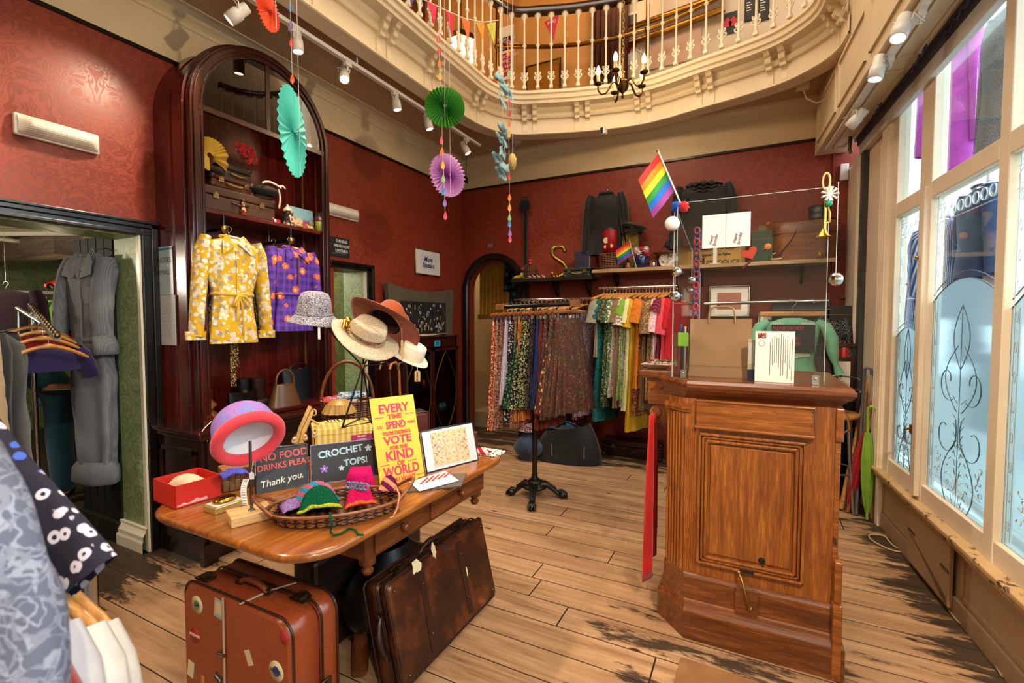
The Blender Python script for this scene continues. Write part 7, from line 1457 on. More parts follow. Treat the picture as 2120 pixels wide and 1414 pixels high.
t=thing('book', 'navy blue hardback standing on the small green case', 'book',(onY(1204,540, YS).x, YS+.02, ZA+.1005),.1); hb=hgt(1204,520, YS)-ZA-.1; G().box((-.08,-.02,0),(.08,.02, hb)).build('cover', plain('navy book', '161430',.5), t, bevel=.002); G().box((.081,-.016,.004),(.083,.016, hb-.004)).build('pages', m_paperw, t)
# black parasol hung on the wall
p=onY(1085,425, YB-.06); t=thing('parasol', 'black ruffled parasol hanging point down beside the arch', 'parasol', p); q=onY(1086,575, YB-.05); L_=p.z-q.z
g=G(); g.grid(lambda u, v:((.078*math.sin(PI*v)**.6+.006*math.sin(u*40))*math.cos(2*PI*u)*.9,.05*math.sin(PI*v)**.6*math.sin(2*PI*u),-.075+.16*v),40,10, True); g.build('ruffle', m_blkn, t); g=G(); g.tube([(.012,.01,-.05),(.01,.01,-L_)], [.028,.02],10); g.build('canopy', m_blkn, t); g=G(); g.tube([(0,0,.08),(-.02,0,.10)],.006,6); g.tube([(0,0,.085),(.02,.05,.1)],.005,6); g.build('hook', m_black, t)
# long shelf
def shelfbox(name, label, cat, px, py_top, w, d, mat, y=YS, rz=0, bevel=.003, z=ZB2):
 t=thing(name, label, cat,(onY(px,545, y).x, y, z), rz); h=hgt(px, py_top, y)-z; G().box((-w/2,-d/2,0),(w/2, d/2, h)).build('body', mat, t, bevel=bevel); return t, h
t=thing('wicker_basket', 'small brown wicker basket under the red tin on the long shelf', 'basket', sB(1270)); hb=hgt(1270,527, YS)-ZB2; g=G(); woven(g,.135,.09, hb-.006,1.08,10,40,.004); g.lathe([(0,.004),(.133,.003)],24, SC(1,.68,1)); part_label(g.build('woven_side', m_wick, t), 'woven brown cane side'); G().box((-.13,-.07, hb-.006),(.13,.07, hb)).build('lid', m_wick, t)
zt_=ZB2+hb+.001
t=thing('tea_tin', 'tall red tin with cream medallions standing on the wicker basket', 'tin',(onY(1263,520, YS).x, YS, zt_)); hb2=hgt(1263,474, YS)-zt_; g=G(); g.lathe([(0,0),(.075,0),(.075, hb2*.94)],24); g.build('body', plain('red tin', 'a81820',.4), t); g=G(); g.lathe([(.078, hb2*.94),(.078, hb2),(0, hb2+.002)],24); g.build('lid', plain('tin lid', '2a1a14',.4), t); g=G(); g.lathe([(0,.0),(.03,0)],16, T(-.022,-.074, hb2*.52)@RX(PI/2)); g.lathe([(0,.0),(.02,0)],16, T(.03,-.071, hb2*.30)@RX(PI/2)); g.lathe([(0,.0),(.016,0)],16, T(-.03,-.071, hb2*.28)@RX(PI/2)); g.build('medallion', plain('cream medallion', 'd0b890',.5), t)
t, hb=shelfbox('gold_box', 'tall gold patterned box behind the little rainbow flag', 'box',1305,484,.15,.08, printed('gold box print', '8a6a2a',('c8a850', '5a4014'),60, 'swirl'), YS+.05)
t=thing('peaked_cap', 'olive officer cap with a small badge sitting on the gold box', 'cap',(onY(1313,478, YS+.05).x, YS+.04, ZB2+hb+.002)); m_ol=cloth('olive wool', '2a2618', '1e1b12'); g=G(); g.lathe([(.085,-.0),(.09,.04)],30); g.build('band', m_ol, t); g=G(); g.grid(lambda u, v:((.09+.055*math.sin(PI*v*.5))*math.cos(2*PI*u)*(1-v**6),(.09+.04*math.sin(PI*v*.5))*math.sin(2*PI*u)*(1-v**6),.04+.05*v-.03*math.cos(2*PI*u)),36,12, True); g.build('crown', m_ol, t); g=G(); g.grid(lambda u, v:((.088+.04*v)*math.cos(PI+PI*u),-.01+(.088+.05*v)*-math.sin(PI*u),.0-.02*v),16,3); g.build('peak', m_bkl, t, solid=.003); g=G(); g.ball((0,-.095,.05),(.014,.006,.014),8,6); g.build('badge', metal('gold trinket', 'b8924a',.3), t)
RAINBOW=('d82c22', 'e87a1c', 'e8d028', '2a8a3c', '1a62c0', '8a3a8a')
def flag(name, label, base, tip, fw_dir, flen, fh, dep_off=0, pole_r=.004):
 """pole base -> tip, flag hoisted below the tip along the pole, flying along fw_dir"""
 t=thing(name, label, 'flag', base); pv=tip-base; pd=pv.normalized(); g=G(); g.tube([(0,0,0), pv], pole_r,8); g.build('pole', m_wh, t); g=G(); g.ball(pv, pole_r*2,8,6); g.build('finial', m_gold, t); fd=fw_dir.normalized()
 for i, c in enumerate(RAINBOW):
  g=G(); g.grid(lambda u, v, i=i:tuple(pv-pd*(fh*(i+v)/6+.01)+fd*flen*u+_fw*(.012*math.sin(u*5+i*.3))),10,1); g.build('stripe', cloth('stripe '+c, c, None,.7), t)
 return t
b_=onY(1318,545, YS-.10); tp_=onY(1303,497, YS-.12); flag('rainbow_flag', 'small rainbow flag leaning in front of the gold box on the long shelf', V((b_.x, YS-.10, ZB2)), tp_,(onY(1270,520, YS-.12)-tp_),.17,.135,0,.003)
t=thing('flower_pot', 'dark blue glazed pot of red and white paper flowers on the long shelf', 'flowerpot', sB(1330)+V((0,-.05,0))); hp=hgt(1330,528, YS-.05)-ZB2; g=G(); g.lathe([(0,0),(.05,0),(.064, hp*.4),(.066, hp*.8),(.06, hp),(.054, hp),(.05, hp*.8)],24); g.build('pot', plain('cobalt glaze', '101c4a',.15,0,.7), t)
for dx, dz, c in((-.075,.025, 'b01424'),(-.045,.05, 'd8d0c4'),(0,.055, 'b01424'),(.05,.05, 'd8d0c4'),(.06,.015, 'b01424'),(-.02,.03, 'd8d0c4')):
 g=G()
 for k in range(9):a=2*PI*k/9; g.tube([(dx,-.02, hp+dz),(dx+.03*math.cos(a),-.03, hp+dz+.03*math.sin(a))], [.006,.010],6, flat=.5)
 g.ball((dx,-.03, hp+dz),.016,8,6); g.build('flower', cloth('paper flower '+c, c), t)
t=thing('bust', 'tiny toby figure with a dark hat below the little rainbow flag', 'figurine', sB(1305)+V((0,-.10,0))); g=G(); g.lathe([(0,0),(.018,0),(.022,.02),(.014,.035),(.018,.05),(.012,.06)],14); g.build('body', plain('toby skin', '8a6044',.4), t); g=G(); g.lathe([(.024,.058),(.014,.062),(.013,.075),(0,.078)],14); g.build('hat', m_black, t)
t=thing('glass_dome', 'tiny glass dome with a white bird inside on the long shelf', 'ornament', sB(1357)+V((0,-.09,0))); g=G(); g.lathe([(.03,0),(.03,.05),(.02,.07),(0,.078)],18); g.build('dome', glass('dome glass', 'ffffff',.0,.95,.6), t); g=G(); g.lathe([(0,0),(.034,0),(.034,.008),(0,.009)],18); g.build('base', m_black, t); g=G(); g.ball((0,0,.03),(.012,.01,.02),8,6); g.build('bird', m_paperw, t)
t=thing('oval_plate', 'oval painted plate showing a brown seascape leaning on the long shelf', 'plate', sB(1383)+V((0,.02,0)),0, rot=(R(-10),0,0)); g=G(); g.lathe([(0,.006),(.075,.004),(.09,.0),(.092,.003)],30, T(0,0,.085)@RX(PI/2)@SC(1,.95,1)); g.build('plate', printed('sepia seascape', 'a8a09a',('5a4434', 'c8bcb0'),14, 'swirl',.3), t)
t=thing('wooden_bowl', 'shallow wooden cake stand behind the oval plate', 'stand', sB(1375)+V((0,.10,0))); g=G(); g.lathe([(.04,0),(.02,.03),(.02,.12),(.12,.15),(.125,.16),(0,.155)],24); g.build('body', m_tabd, t)
m_ypost=plain('ochre poster board', 'a8803a',.55); t, hb=shelfbox('lettered_board', 'ochre board with bold black French lettering leaning on the long shelf', 'sign',1470,478,.60,.012, m_ypost, YS+.08)
for s, z, sz, x in(('MAISON DE VILLE',.82,.04,0),('CICHENEBUCK',.52,.060,0),("Grande Rue de l'Eglise",.32,.028,.05),('OUZERDOUCK',.10,.052,.08)):text(s, sz, m_ink, t, T(x,-.0075, hb*z)@FACE_Y, bold=.001)
for k, px in enumerate((1444,1456)):t=thing('black_figurine', 'slim black dancing figurine, %s before the ochre board'%ORD[k], 'figurine', sB(px, YS-.02),0, 'black figurines'); g=G(); g.lathe([(0,0),(.014,0),(.005,.006),(.005,.04),(.012,.055),(.008,.07),(.004,.074)],10); g.ball((0,0,.084),.009,8,6); g.tube([(0,0,.068),(.02,0,.078),(.012,0,.1)],.003,5); g.tube([(0,0,.068),(-.022,0,.06)],.003,5); g.build('body', m_ink, t)
t=thing('display_stand', 'white T shaped stand on the long shelf behind the screen', 'stand', sB(1480, YS-.09)); hs=hgt(1480,512, YS-.09)-ZB2; G().box((-.045,-.02,0),(.045,.02,.008)).build('foot', m_wh, t); G().box((-.016,-.004,.008),(.016,.004, hs)).build('post', m_wh, t)
t, hb=shelfbox('box_camera', 'dark green travelling case standing on end on the long shelf', 'case',1577,480,.17,.11, plain('bottle green case', '1c3422',.4), YS); g=G(); g.box((-.09,-.058, hb*.72),(.09,.058, hb*.75)); g.box((-.03,-.03, hb),(.03,-.018, hb+.05)); g.build('band', m_agedm, t); g=G(); g.tube([(.03,-.03, hb+.05),(.05,0, hb+.075)],.012,8); g.build('spout', m_tnl, t)
t=thing('rosette', 'small orange ribbon rosette pinned on the dark green case', 'rosette',(onY(1590,510, YS-.065).x, YS-.06, hgt(1590,510, YS-.065))); g=G(); g.lathe([(0,.006),(.012,.008),(.028,.0)],16, RX(PI/2)); g.build('bloom', plain('amber ribbon', 'c87a20',.5), t); g=G(); g.tube([(0,0,0),(-.045,-.004,-.03)],.009,4, flat=.3); g.build('tail', plain('amber ribbon', 'c87a20',.5), t)
t=thing('hat_box', 'large brown leather hat box with straps at the end of the long shelf', 'hat box', sB(1662, YS+.0)); hb=hgt(1662,462, YS)-ZB2; m_hb=wood('hatbox leather', '4a2410', '74401c', '8a5426', 'X',.4,.4); slab(G_:=G(), [(rrect(.235,.13,.12),0),(rrect(.24,.135,.12), hb*.7)]); G_.build('body', m_hb, t); slab(G_:=G(), [(rrect(.245,.14,.12), hb*.70),(rrect(.245,.14,.12), hb*.97),(rrect(.225,.12,.11), hb)]); G_.build('lid', m_hb, t)
g=G(); g.tube([(-.2,-.12, hb*.1),(-.1,-.148, hb*.5),(-.02,-.12, hb*1.02)],.011,6, flat=.3); g.tube([(.16,-.135,.01),(.16,-.146, hb*.6),(.14,-.12, hb)],.011,6, flat=.3); g.build('strap', m_lthd, t)
t=thing('top_hat', 'black silk top hat standing on the brown hat box', 'hat',(onY(1697,460, YS).x, YS+.02, ZB2+hb+.002)); h2=hgt(1697,427, YS)-ZB2-hb; g=G(); g.lathe([(.13,.012),(.12,.0),(.085,.002),(.08, h2*.5),(.088, h2),(0, h2+.002)],30, SC(1,.9,1)); g.build('hat', m_nvl, t); g=G(); g.lathe([(.086,.005),(.083,.035)],30, SC(1,.9,1)); g.build('band', m_ink, t)
t=thing('brass_thimble', 'little brass cup before the brown hat box', 'cup', sB(1697, YS-.11)+V((.0,0,0))); g=G(); g.lathe([(0,0),(.032,0),(.024,.04),(.022,.055),(0,.056)],18); g.build('body', metal('old gold', '9a7a34',.35), t)
t=thing('dish', 'white oval dish on the long shelf behind the screen', 'dish', sB(1613, YS-.07)); g=G(); g.lathe([(0,.004),(.05,.006),(.075,.02),(.072,.022),(.05,.012),(0,.01)],24, SC(1,.7,1)); g.build('dish', plain('white china', 'd0c8bc',.2), t)
t=thing('bracelet', 'silver bangle standing in the white dish', 'bracelet', sB(1611, YS-.07)+V((0,0,.013))); g=G(); g.tube([(.05*math.cos(a_),.012*math.sin(a_*2),.03+.03*math.sin(a_))for a_ in[2*PI*i/30 for i in range(30)]],.006,6, True, flat=1.6); g.build('band', m_steel, t)
# small notice above the arch
p=onY(1015,503, YB); t=thing('paper_notice', 'small dark red paper notice pinned above the arch', 'notice', p); G().box((-.05,-.004,-.07),(.05,-.001,.07)).build('sheet', plain('dull red paper', '6a2a24',.7), t); g=G(); g.box((-.035,-.006,-.05),(.035,-.004,-.01)); g.build('print', m_chw if False else plain('dull print', '8a5a50',.7), t)
# ================================================================== COUNTER THINGS
ZC=1.1455; CY_=2.30
def D(px, py, d):return EYE+ray(px, py)*d
def oc(px, py, y):p=onY(px, py, y); return p
m_krf=plain('brown kraft paper', 'b08560',.75); m_krf2=plain('kraft handle', 'b0885c',.7)
a, b=oc(1424,775,2.33), oc(1552,775,2.33); h=oc(1490,660,2.33).z-ZC; w=b.x-a.x
t=thing('paper_bag', 'brown kraft paper carrier bag with twisted handles standing on the counter', 'bag',((a.x+b.x)/2,2.36, ZC)); g=G()
g.grid(lambda u, v:tuple((-w/2+w*u+(.006 if v else 0),(-.045+.035*v)+.006*noise.noise(V((u*3, v*3,0))), h*v)),12,10); g.grid(lambda u, v:(-w/2+w*u,.05-.035*v, h*v),8,6); g.grid(lambda u, v:(-w/2+.006*v,-.045+.035*v+(.095-.07*v)*u, h*v),4,6); g.grid(lambda u, v:(w/2+.006*v,-.045+.035*v+(.095-.07*v)*u, h*v),4,6); g.box((-w/2,-.045,0),(w/2,.05,.002)); g.build('bag_body', m_krf, t)
for y in(-.012,.018):g=G(); g.tube([(.055*math.copysign(abs(math.cos(PI*i/14))**.4, math.cos(PI*i/14))+.01, y-.003, h-.02+(.075)*math.sin(PI*i/14)**.6)for i in range(15)],.0035,6); g.build('handle', m_krf2, t)
g=G(); g.box((-w/2,-.0465, h*.19),(w/2,-.0455, h*.195)); g.build('fold_line', plain('kraft shade', '6a4a30',.8), t)
t, w, h=board(V((oc(1562,785,2.222).x,2.228, ZC)), V((oc(1644,785,2.222).x,2.228, ZC)), oc(1600,686,2.222).z-ZC,0, 'notice', 'white notice with sideways text and a small red picture stood against the screen', 'notice', m_paperw,.002); m_gr=plain('grey text ink', '5a5a60',.7); g=G()
for k in range(11):x=w*(.38+.055*k); z0=h*rnd(.03,.4); g.box((x,-.0006, z0),(x+.0022,-.0001, h*rnd(.75,.96)))
g.build('text_lines', m_gr, t); G().box((w*.06,-.0008, h*.86),(w*.28,-.0001, h*.965)).build('picture', printed('red snapshot', '8a3a2a',('c8a090', '4a1a14'),90, 'swirl'), t); g=G(); g.tube([(w*.17+.011*math.cos(q),-.0006, h*.76+.011*math.sin(q))for q in[i*PI/8 for i in range(16)]],.0008,4, True); g.build('stamp', m_gr, t)
t, w, h=board(V((oc(1547,782,2.3).x,2.262, ZC)), V((oc(1612,782,2.3).x,2.262, ZC)), oc(1550,702,2.3).z-ZC,0, 'book', 'cream and navy booklet behind the white notice', 'book', plain('cream cover', 'd0c49a',.6),.012); G().box((0,-.001,0),(w,0, h*.27)).build('navy_band', plain('navy band', '16203c',.5), t); G().box((w*.02,-.001, h*.4),(w*.2,0, h*.92)).build('label', m_paperw, t)
p=onZ(1362,762,1.157); t=thing('sweet_dish', 'square white china dish of wrapped sweets on the counter return', 'dish',(p.x-.005, p.y+.02,1.1565)); slab(G_:=G(), [(rrect(.045,.045,.01),0),(rrect(.075,.075,.015),.022)]); G_.build('dish', plain('white china', 'd0c8bc',.2), t); dx, dy=t.location.x, t.location.y
for k, c in enumerate(('c8a080', '8a3a2a', 'b8b0a0', '3a6a4a', 'a06a4a', 'c0b090', 'b85a3a')):o=thing('wrapped_sweet', 'wrapped sweet heaped in the square white dish', 'sweet',(dx+.038*math.cos(k*2.2), dy+.034*math.sin(k*2.2),1.181+.01*(k%2)), k, 'sweets in the dish'); g=G(); g.ball((0,0,0),(.016,.01,.009),8,6); g.lathe([(.002,-.016),(.01,-.026)],8, RY(PI/2)); g.lathe([(.002,.016),(.01,.026)],8, RY(PI/2)); g.build('wrapper', plain('wrapper '+c, c,.3), o)
p=oc(1412,780,2.33); t=thing('pen_holder', 'clear acrylic holder of pens beside the paper bag', 'holder',(p.x,2.32, ZC)); g=G()
for lo, hi in(((-.03,-.03),(.03,-.027)),((-.03,.027),(.03,.03)),((-.03,-.03),(-.027,.03)),((.027,-.03),(.03,.03))):g.box((lo[0], lo[1],.002),(hi[0], hi[1],.19))
g.box((-.03,-.03,0),(.03,.03,.002)); g.build('case', m_ac, t)
for k,(c, x)in enumerate((('c83020',-.015),('20242a',.0),('d8d4cc',.012),('2a5a9a',-.005))):o=thing('pen',('red', 'black', 'white', 'blue')[k]+' pen standing in the clear acrylic holder', 'pen',(p.x+x,2.315+.006*k, ZC+.004)); g=G(); g.tube([(0,0,0),(.004-.002*k,0,.2+.012*k)],.004,8); g.build('barrel', plain('pen '+c, c,.3), o)
q=oc(1414,703,2.28); t=thing('sticky_note', 'lime green sticky note block on the clear holder', 'note', q); G().box((-.022,0,-.03),(.022,.006,.032)).build('pad', plain('lime note', '8cc83a',.6), t)
# taped to and hung on the screen
t, w, h=board(V((oc(1453,515,2.225).x,2.23, oc(1453,515,2.225).z)), V((oc(1553,511,2.225).x,2.23, oc(1453,515,2.225).z)), oc(1500,441,2.225).z-oc(1453,514,2.225).z,0, 'greeting_card', 'open white birthday card with sideways script taped to the screen', 'card', plain('white card', 'cfcdd0',.6),.002)
for x in(.24,.74):text('Happy\nBirthday',.017, m_ink, t, T(w*x,-.0006, h*.24)@RY(-PI/2+.15)@FACE_Y, shear=.3, sx=.9)
g=G(); g.box((w*.497,-.0006,0),(w*.503,0, h)); g.build('fold', m_gr, t)
p=oc(1552,524,2.26); t=thing('heart_wand', 'red paper heart on a dark red stick behind the screen', 'wand', p,0, rot=(0, R(-25),0)); g=G(); o=[(.030*math.sin(q)**3*1.05,.0018*(13*math.cos(q)-5*math.cos(2*q)-2*math.cos(3*q)-math.cos(4*q)))for q in[2*PI*i/28 for i in range(28)]]; g.prism(o,.004); g.build('heart', plain('red heart card', 'd8382c',.6), t); g=G(); g.tube([(0,.004,-.03),(-.05,.006,-.045)],.005,6); g.build('stick', plain('dark red stick', '6a1018',.5), t)
b_, tp_=oc(1413,430,2.235), oc(1362,312,2.235); flag('rainbow_flag', 'large rainbow flag flying from the top corner of the acrylic screen', b_, tp_, oc(1309,387,2.2)-oc(1362,318,2.235),.15,.19,0,.0035)
for px, c, nm in((1400, '1c4ab0', 'blue'),(1416, 'c82a20', 'red')):p=oc(px,428,2.215); t=thing('paper_pompom', nm+' crinkled paper pompom tied at the corner of the screen', 'pompom', p); g=G(); g.grid(lambda u, v:tuple(V((math.cos(2*PI*u)*math.sin(PI*v), math.sin(2*PI*u)*math.sin(PI*v), math.cos(PI*v)))*(.018+.006*math.sin(u*40+v*23))),40,20, True); g.build('tissue', cloth(nm+' tissue', c), t)
p=oc(1392,463,2.2); t=thing('honeycomb_ball', 'white honeycomb paper ball hanging at the corner of the screen', 'decoration', p); g=G(); g.grid(lambda u, v:tuple(V((math.cos(2*PI*u)*math.sin(PI*v), math.sin(2*PI*u)*math.sin(PI*v), math.cos(PI*v)))*(.03+.002*(int(u*32)%2))),32,12, True); g.build('ball', m_paperw, t)
def mirrorball(px, py, y, r, top, lab):
 p=oc(px, py, y); t=thing('mirror_ball', lab, 'mirror ball', p); g=G(); g.grid(lambda u, v:(r*math.cos(2*PI*u)*math.sin(PI*v), r*math.sin(2*PI*u)*math.sin(PI*v), r*math.cos(PI*v)),14,9, True, False); g.build('ball', metal('mirror tile', 'd8dce0',.08), t); g=G(); g.tube([(0,0, r),(0,0, top)],.0012,4); g.build('string', m_lin, t)
mirrorball(1730,578,2.2,.026,.37, 'small mirror ball hanging from the gold trumpet cord'); mirrorball(1401,562,2.2,.022,.28, 'mirror ball glinting at the corner of the screen'); mirrorball(1397,613,2.19,.024,.10, 'lower mirror ball hanging beside the clothes rail'); mirrorball(1432,580,2.4,.018,.15, 'small mirror ball behind the side wing, upper of two'); mirrorball(1428,600,2.42,.016,.02, 'small mirror ball behind the side wing, lower of two')
p=oc(1704,490,2.215); t=thing('trumpet_ornament', 'gold trumpet ornament hung by a loop of cord on the screen corner', 'ornament', p); hh=oc(1706,355,2.215).z-p.z; g=G(); g.tube([(0,0,0),(.0,0,.02),(.004,0,.04),(.006,0, hh*.72)], [.026,.012,.006,.005],12, caps=False); g.tube([(.006,0, hh*.55),(.02,0, hh*.35),(.02,0, hh*.22),(.004,0, hh*.2)],.004,6); g.build('horn', metal('bright gold', 'd0a040',.2), t); g=G(); g.tube([(.006+.012*math.sin(2*PI*i/20),0, hh*.84-hh*.13*math.cos(2*PI*i/20))for i in range(20)],.004,6, True); g.build('cord', plain('gold cord', 'c8a868',.5), t)
p=oc(1718,402,2.205); t=thing('silk_flower', 'white silk flower tied beside the gold trumpet', 'flower', p); g=G()
for k in range(9):a=2*PI*k/9; g.tube([(0,0,0),(.028*math.cos(a),-.008,.028*math.sin(a))], [.004,.009],6, flat=.5)
g.build('petal', m_paperw, t); t=thing('glass_bead', 'green glass bauble below the white silk flower', 'bauble', oc(1716,421,2.205)); g=G(); g.ball((0,0,0),.013,14,10); g.build('ball', plain('green glass', '1c8a6a',.1), t)
p0, p1=oc(1443,478,2.42), oc(1441,770,2.42); t=thing('paper_chain', 'long purple and red beaded garland hanging behind the side wing', 'garland', p0); L_=p0.z-p1.z
for k in range(26):g=G(); zz=-L_*k/26; g.tube([(.012*math.cos(q),.004*(k%2), zz+.016*math.sin(q))for q in[i*PI/5 for i in range(10)]],.005,6, True); g.build('link', plain('link %d'%(k%4),('8a2a4a', '3a2a6a', 'b82a3a', '6a3a8a')[k%4],.5), t)
a, b=onX(1347,912,-.42), onX(1374,912,-.42); t=thing('red_cloth', 'bright red cloth hanging down the side of the till counter', 'cloth',(-.40,2.42,1.0)); g=G(); g.grid(lambda u, v:(-.03-.02*v*math.sin(PI*u)-.026*math.sin(u*13+v*2)*(.3+.7*v),-.06+(.20+.06*v)*(u-.2)*(.4+.6*min(1, v*3)),-.06-.72*v-.1*v*(1-u)),20,16); g.build('folds', cloth('scarlet jersey', 'c01a14', '9a100c'), t, solid=.004)
# ================================================================== BEHIND THE COUNTER
t=thing('clothes_rail', 'chrome rail fixed below the long shelf behind the screen', 'clothes rail',(0,4.55,0)); a, b=onY(1458,629,4.55), onY(1716,622,4.55); g=G(); g.tube([a-V((0,4.55,0)), b-V((0,4.55,0))],.014,10); g.build('rail', m_chrome, t); [G().tube([(x,0, a.z),(x,.45, a.z)],.008,6).build('wall_bracket', m_chrome, t)for x in(a.x+.1, b.x-.1)]
q=onY(1640,636,4.5); t=thing('clothes_hanger', 'flat wooden clip hanger with a chrome hook carrying the mint green dress', 'hanger',(q.x,4.5, q.z)); g=G(); g.box((-.235,-.01,-.075),(.235,.01,-.035)); g.build('bar', m_hang, t, bevel=.008); g=G(); g.tube([(0,0,-.04),(0,0,0),(.03,0,.03),(.02,0,.06),(-.02,0,.06),(-.03,0,.04)],.004,6); [g.tube([(x,-.01,-.06),(x,-.01,-.12)],.002,5)for x in(-.2,.2)]; g.build('hook', m_hook, t)
m_mint=cloth('mint green cotton', '7ab896', '5a9a78')
dr=garment('dress', 'mint green dress with puffed sleeves and lace front behind the notice', 'dress', m_mint,(q.x,4.47, q.z-.03),0, None, L=.95, sh=.20, waist=.15, hem=.30, hd=.07, sl=0, folds=13, amp=.16, n=48, rows=22)
for s in(-1,1):g=G(); g.tube([(s*.17,0,-.09),(s*.23,-.01,-.13),(s*.27,-.02,-.22),(s*.28,-.02,-.32),(s*.29,-.02,-.38),(s*.30,-.02,-.42),(s*.33,-.02,-.50)], [.04,.062,.066,.06,.045,.025,.05],14, caps=False, flat=.7); g.build('sleeve', m_mint, dr)
m_lace=printed('cream lace', 'c8d0b8',('8ab898', ),130, 'dots'); g=G(); [g.add([(s*.06,-.078,-.09),(s*.15,-.072,-.10),(s*.12,-.083,-.36),(s*.02,-.085,-.38)], [(0,1,2,3)])for s in(-1,1)]; g.build('lace_panel', m_lace, dr, solid=.003)
t=thing('chalk_sign', 'small black sign with red chalk writing clipped on the mint green dress', 'sign',(q.x,4.36, q.z-.30)); G().box((-.15,-.004,-.06),(.15,0,.16)).build('panel', m_board, t); [text(s,.034, m_chr, t, T(-.14,-.005,.13-.042*i)@FACE_Y, 'LEFT', sx=.85)for i, s in enumerate(('PLEASE DO NOT', 'TOUCH', 'ITEMS ARE YET', 'TO BE PRICED/', 'STEAMED'))]
t=garment('dress', 'black dotted dress hanging behind the mint green dress', 'dress', printed('black pin dot', '16181c',('8a9090', ),150, 'dots'),(q.x+.2,4.62, q.z-.03),0, None, L=1.15, sh=.2, waist=.17, hem=.3, hd=.05, sl=.5, folds=9, amp=.15, n=30)
def picframe(lab, px0, py0, px1, py1, y, c, fr, rot=0):
 a, b=onY(px0, py1, y), onY(px1, py0, y); t=thing('framed_picture', lab, 'picture',(a.x, y, a.z), rot=(R(-6), rot,0)); w, h=b.x-a.x, b.z-a.z; G().box((0,0,0),(w,.01, h)).build('mount', m_paperw, t); G().box((w*.2,-.001, h*.22),(w*.8,0, h*.78)).build('print', c, t); g=G(); g.tube([(0,0,0),(w,0,0),(w,0, h),(0,0, h)],.016,6, True); g.build('frame', fr, t)
picframe('silver framed faded pink print on the counter top at the back wall',1468,590,1552,655,4.85, plain('faded pink print', 'a86a5a',.6), metal('silver frame', '9a948a',.3))
picframe('grey framed pale print behind the silver framed print',1570,650,1625,700,4.9, plain('grey print', '6a6660',.7), metal('silver frame', '9a948a',.3))
a, b=onY(1455,700,4.75), onY(1716,700,4.75); t=thing('back_counter', 'dark back counter along the wall behind the till', 'counter',((a.x+b.x)/2+.07,4.76,0)); w=b.x-a.x+.22; zb2=1.22; G().box((-w/2,-.2,0),(w/2,.24, zb2-.03)).build('carcass', m_lthd, t); G().box((-w/2-.02,-.22, zb2-.03),(w/2+.02,.24, zb2)).build('counter_top', m_bk, t, bevel=.004)
for z in(.85,.5):G().box((w/2-.4,-.215, z),(w/2-.03,-.2, z+.26)).build('drawer', m_bk, t, bevel=.004)
for lab, px, wd, hh_, c in(('long flat navy box on the dark back counter',1655,.42,.36, '142030'),('black leather box with a brass catch beside the fire extinguisher',1738,.20,.30, '0c0b0d')):p=onY(px,680,4.72); t=thing('storage_box', lab, 'box',(p.x,4.74, zb2+.001)); G().box((-wd/2,-.1,0),(wd/2,.1, hh_)).build('body', plain('box '+c, c,.4), t, bevel=.006); G().box((-wd/2-.003,-.103, hh_*.75),(wd/2+.003,.103, hh_*.77)).build('lid_line', m_agedm, t)
p=onY(1763,625,4.95); t=thing('wooden_peg', 'brown wooden T shaped coat peg on the back wall', 'coat peg', p); G().box((-.08,-.0,.03),(.08,.03,.055)).build('crosspiece', m_tabd, t); G().box((-.012,.01,-.14),(.012,.04,.09)).build('post', m_tabd, t)
p=onZ(1769,1010,0); t=thing('fire_extinguisher', 'red fire extinguisher standing on a bracket behind the counter', 'extinguisher',(.66,4.62, onY(1769,830,4.62).z)); g=G(); g.lathe([(0,0),(.07,.005),(.075,.03),(.075,.42),(.06,.47),(.02,.50),(.0,.5)],20); g.build('body', plain('extinguisher red', 'b01218',.3), t); g=G(); g.cbox((0,-.02,.52),(.03,.09,.03)); g.tube([(0,-.05,.5),(-.06,-.09,.4),(-.06,-.09,.2)],.008,6); g.build('valve', m_black, t); G().box((-.04,-.0765,.12),(.04,-.07,.32)).build('label', m_paperw, t); G().box((-.08,-.08,-t.location.z),(.08,.08,-.002)).build('bracket_post', m_black, t)
s0=onZ(1738,1055,0); t=thing('stool', 'bent steel framed stool with a round wooden seat behind the counter', 'stool',(s0.x-.05, s0.y+.1,0)); G().lathe([(0,.68),(.17,.68),(.175,.695),(.17,.71),(0,.71)],24).build('seat', m_hang, t); m_al=metal('brushed aluminium', '9aa0a4',.35)
for a in range(4):c, s=math.cos(a*PI/2+.6), math.sin(a*PI/2+.6); G().tube([(.15*c,.15*s,.68),(.17*c,.17*s,.4),(.22*c,.22*s,0)],.013,8).build('leg', m_al, t)
for z, r in((.88,.17),(.97,.16),(.28,.18)):G().tube([(r*math.cos(q), r*math.sin(q), z)for q in[i*PI/14-.3 for i in range(17 if z>.5 else 28)]],.006,6, z<.5).build('hoop', m_al, t)
o=thing('shoulder_bag', 'brown leather strap bag slung on the steel stool', 'bag',(s0.x+.02, s0.y-.05,.72)); G().tube([(.0,0,.0),(.02,-.02,-.1),(-.06,-.04,-.16),(-.16,-.02,-.1)],.012,6, flat=.4).build('strap', m_tnl, o); G().box((-.14,.04,0),(-.02,.16,.2)).build('body', m_lthd, o, bevel=.01)
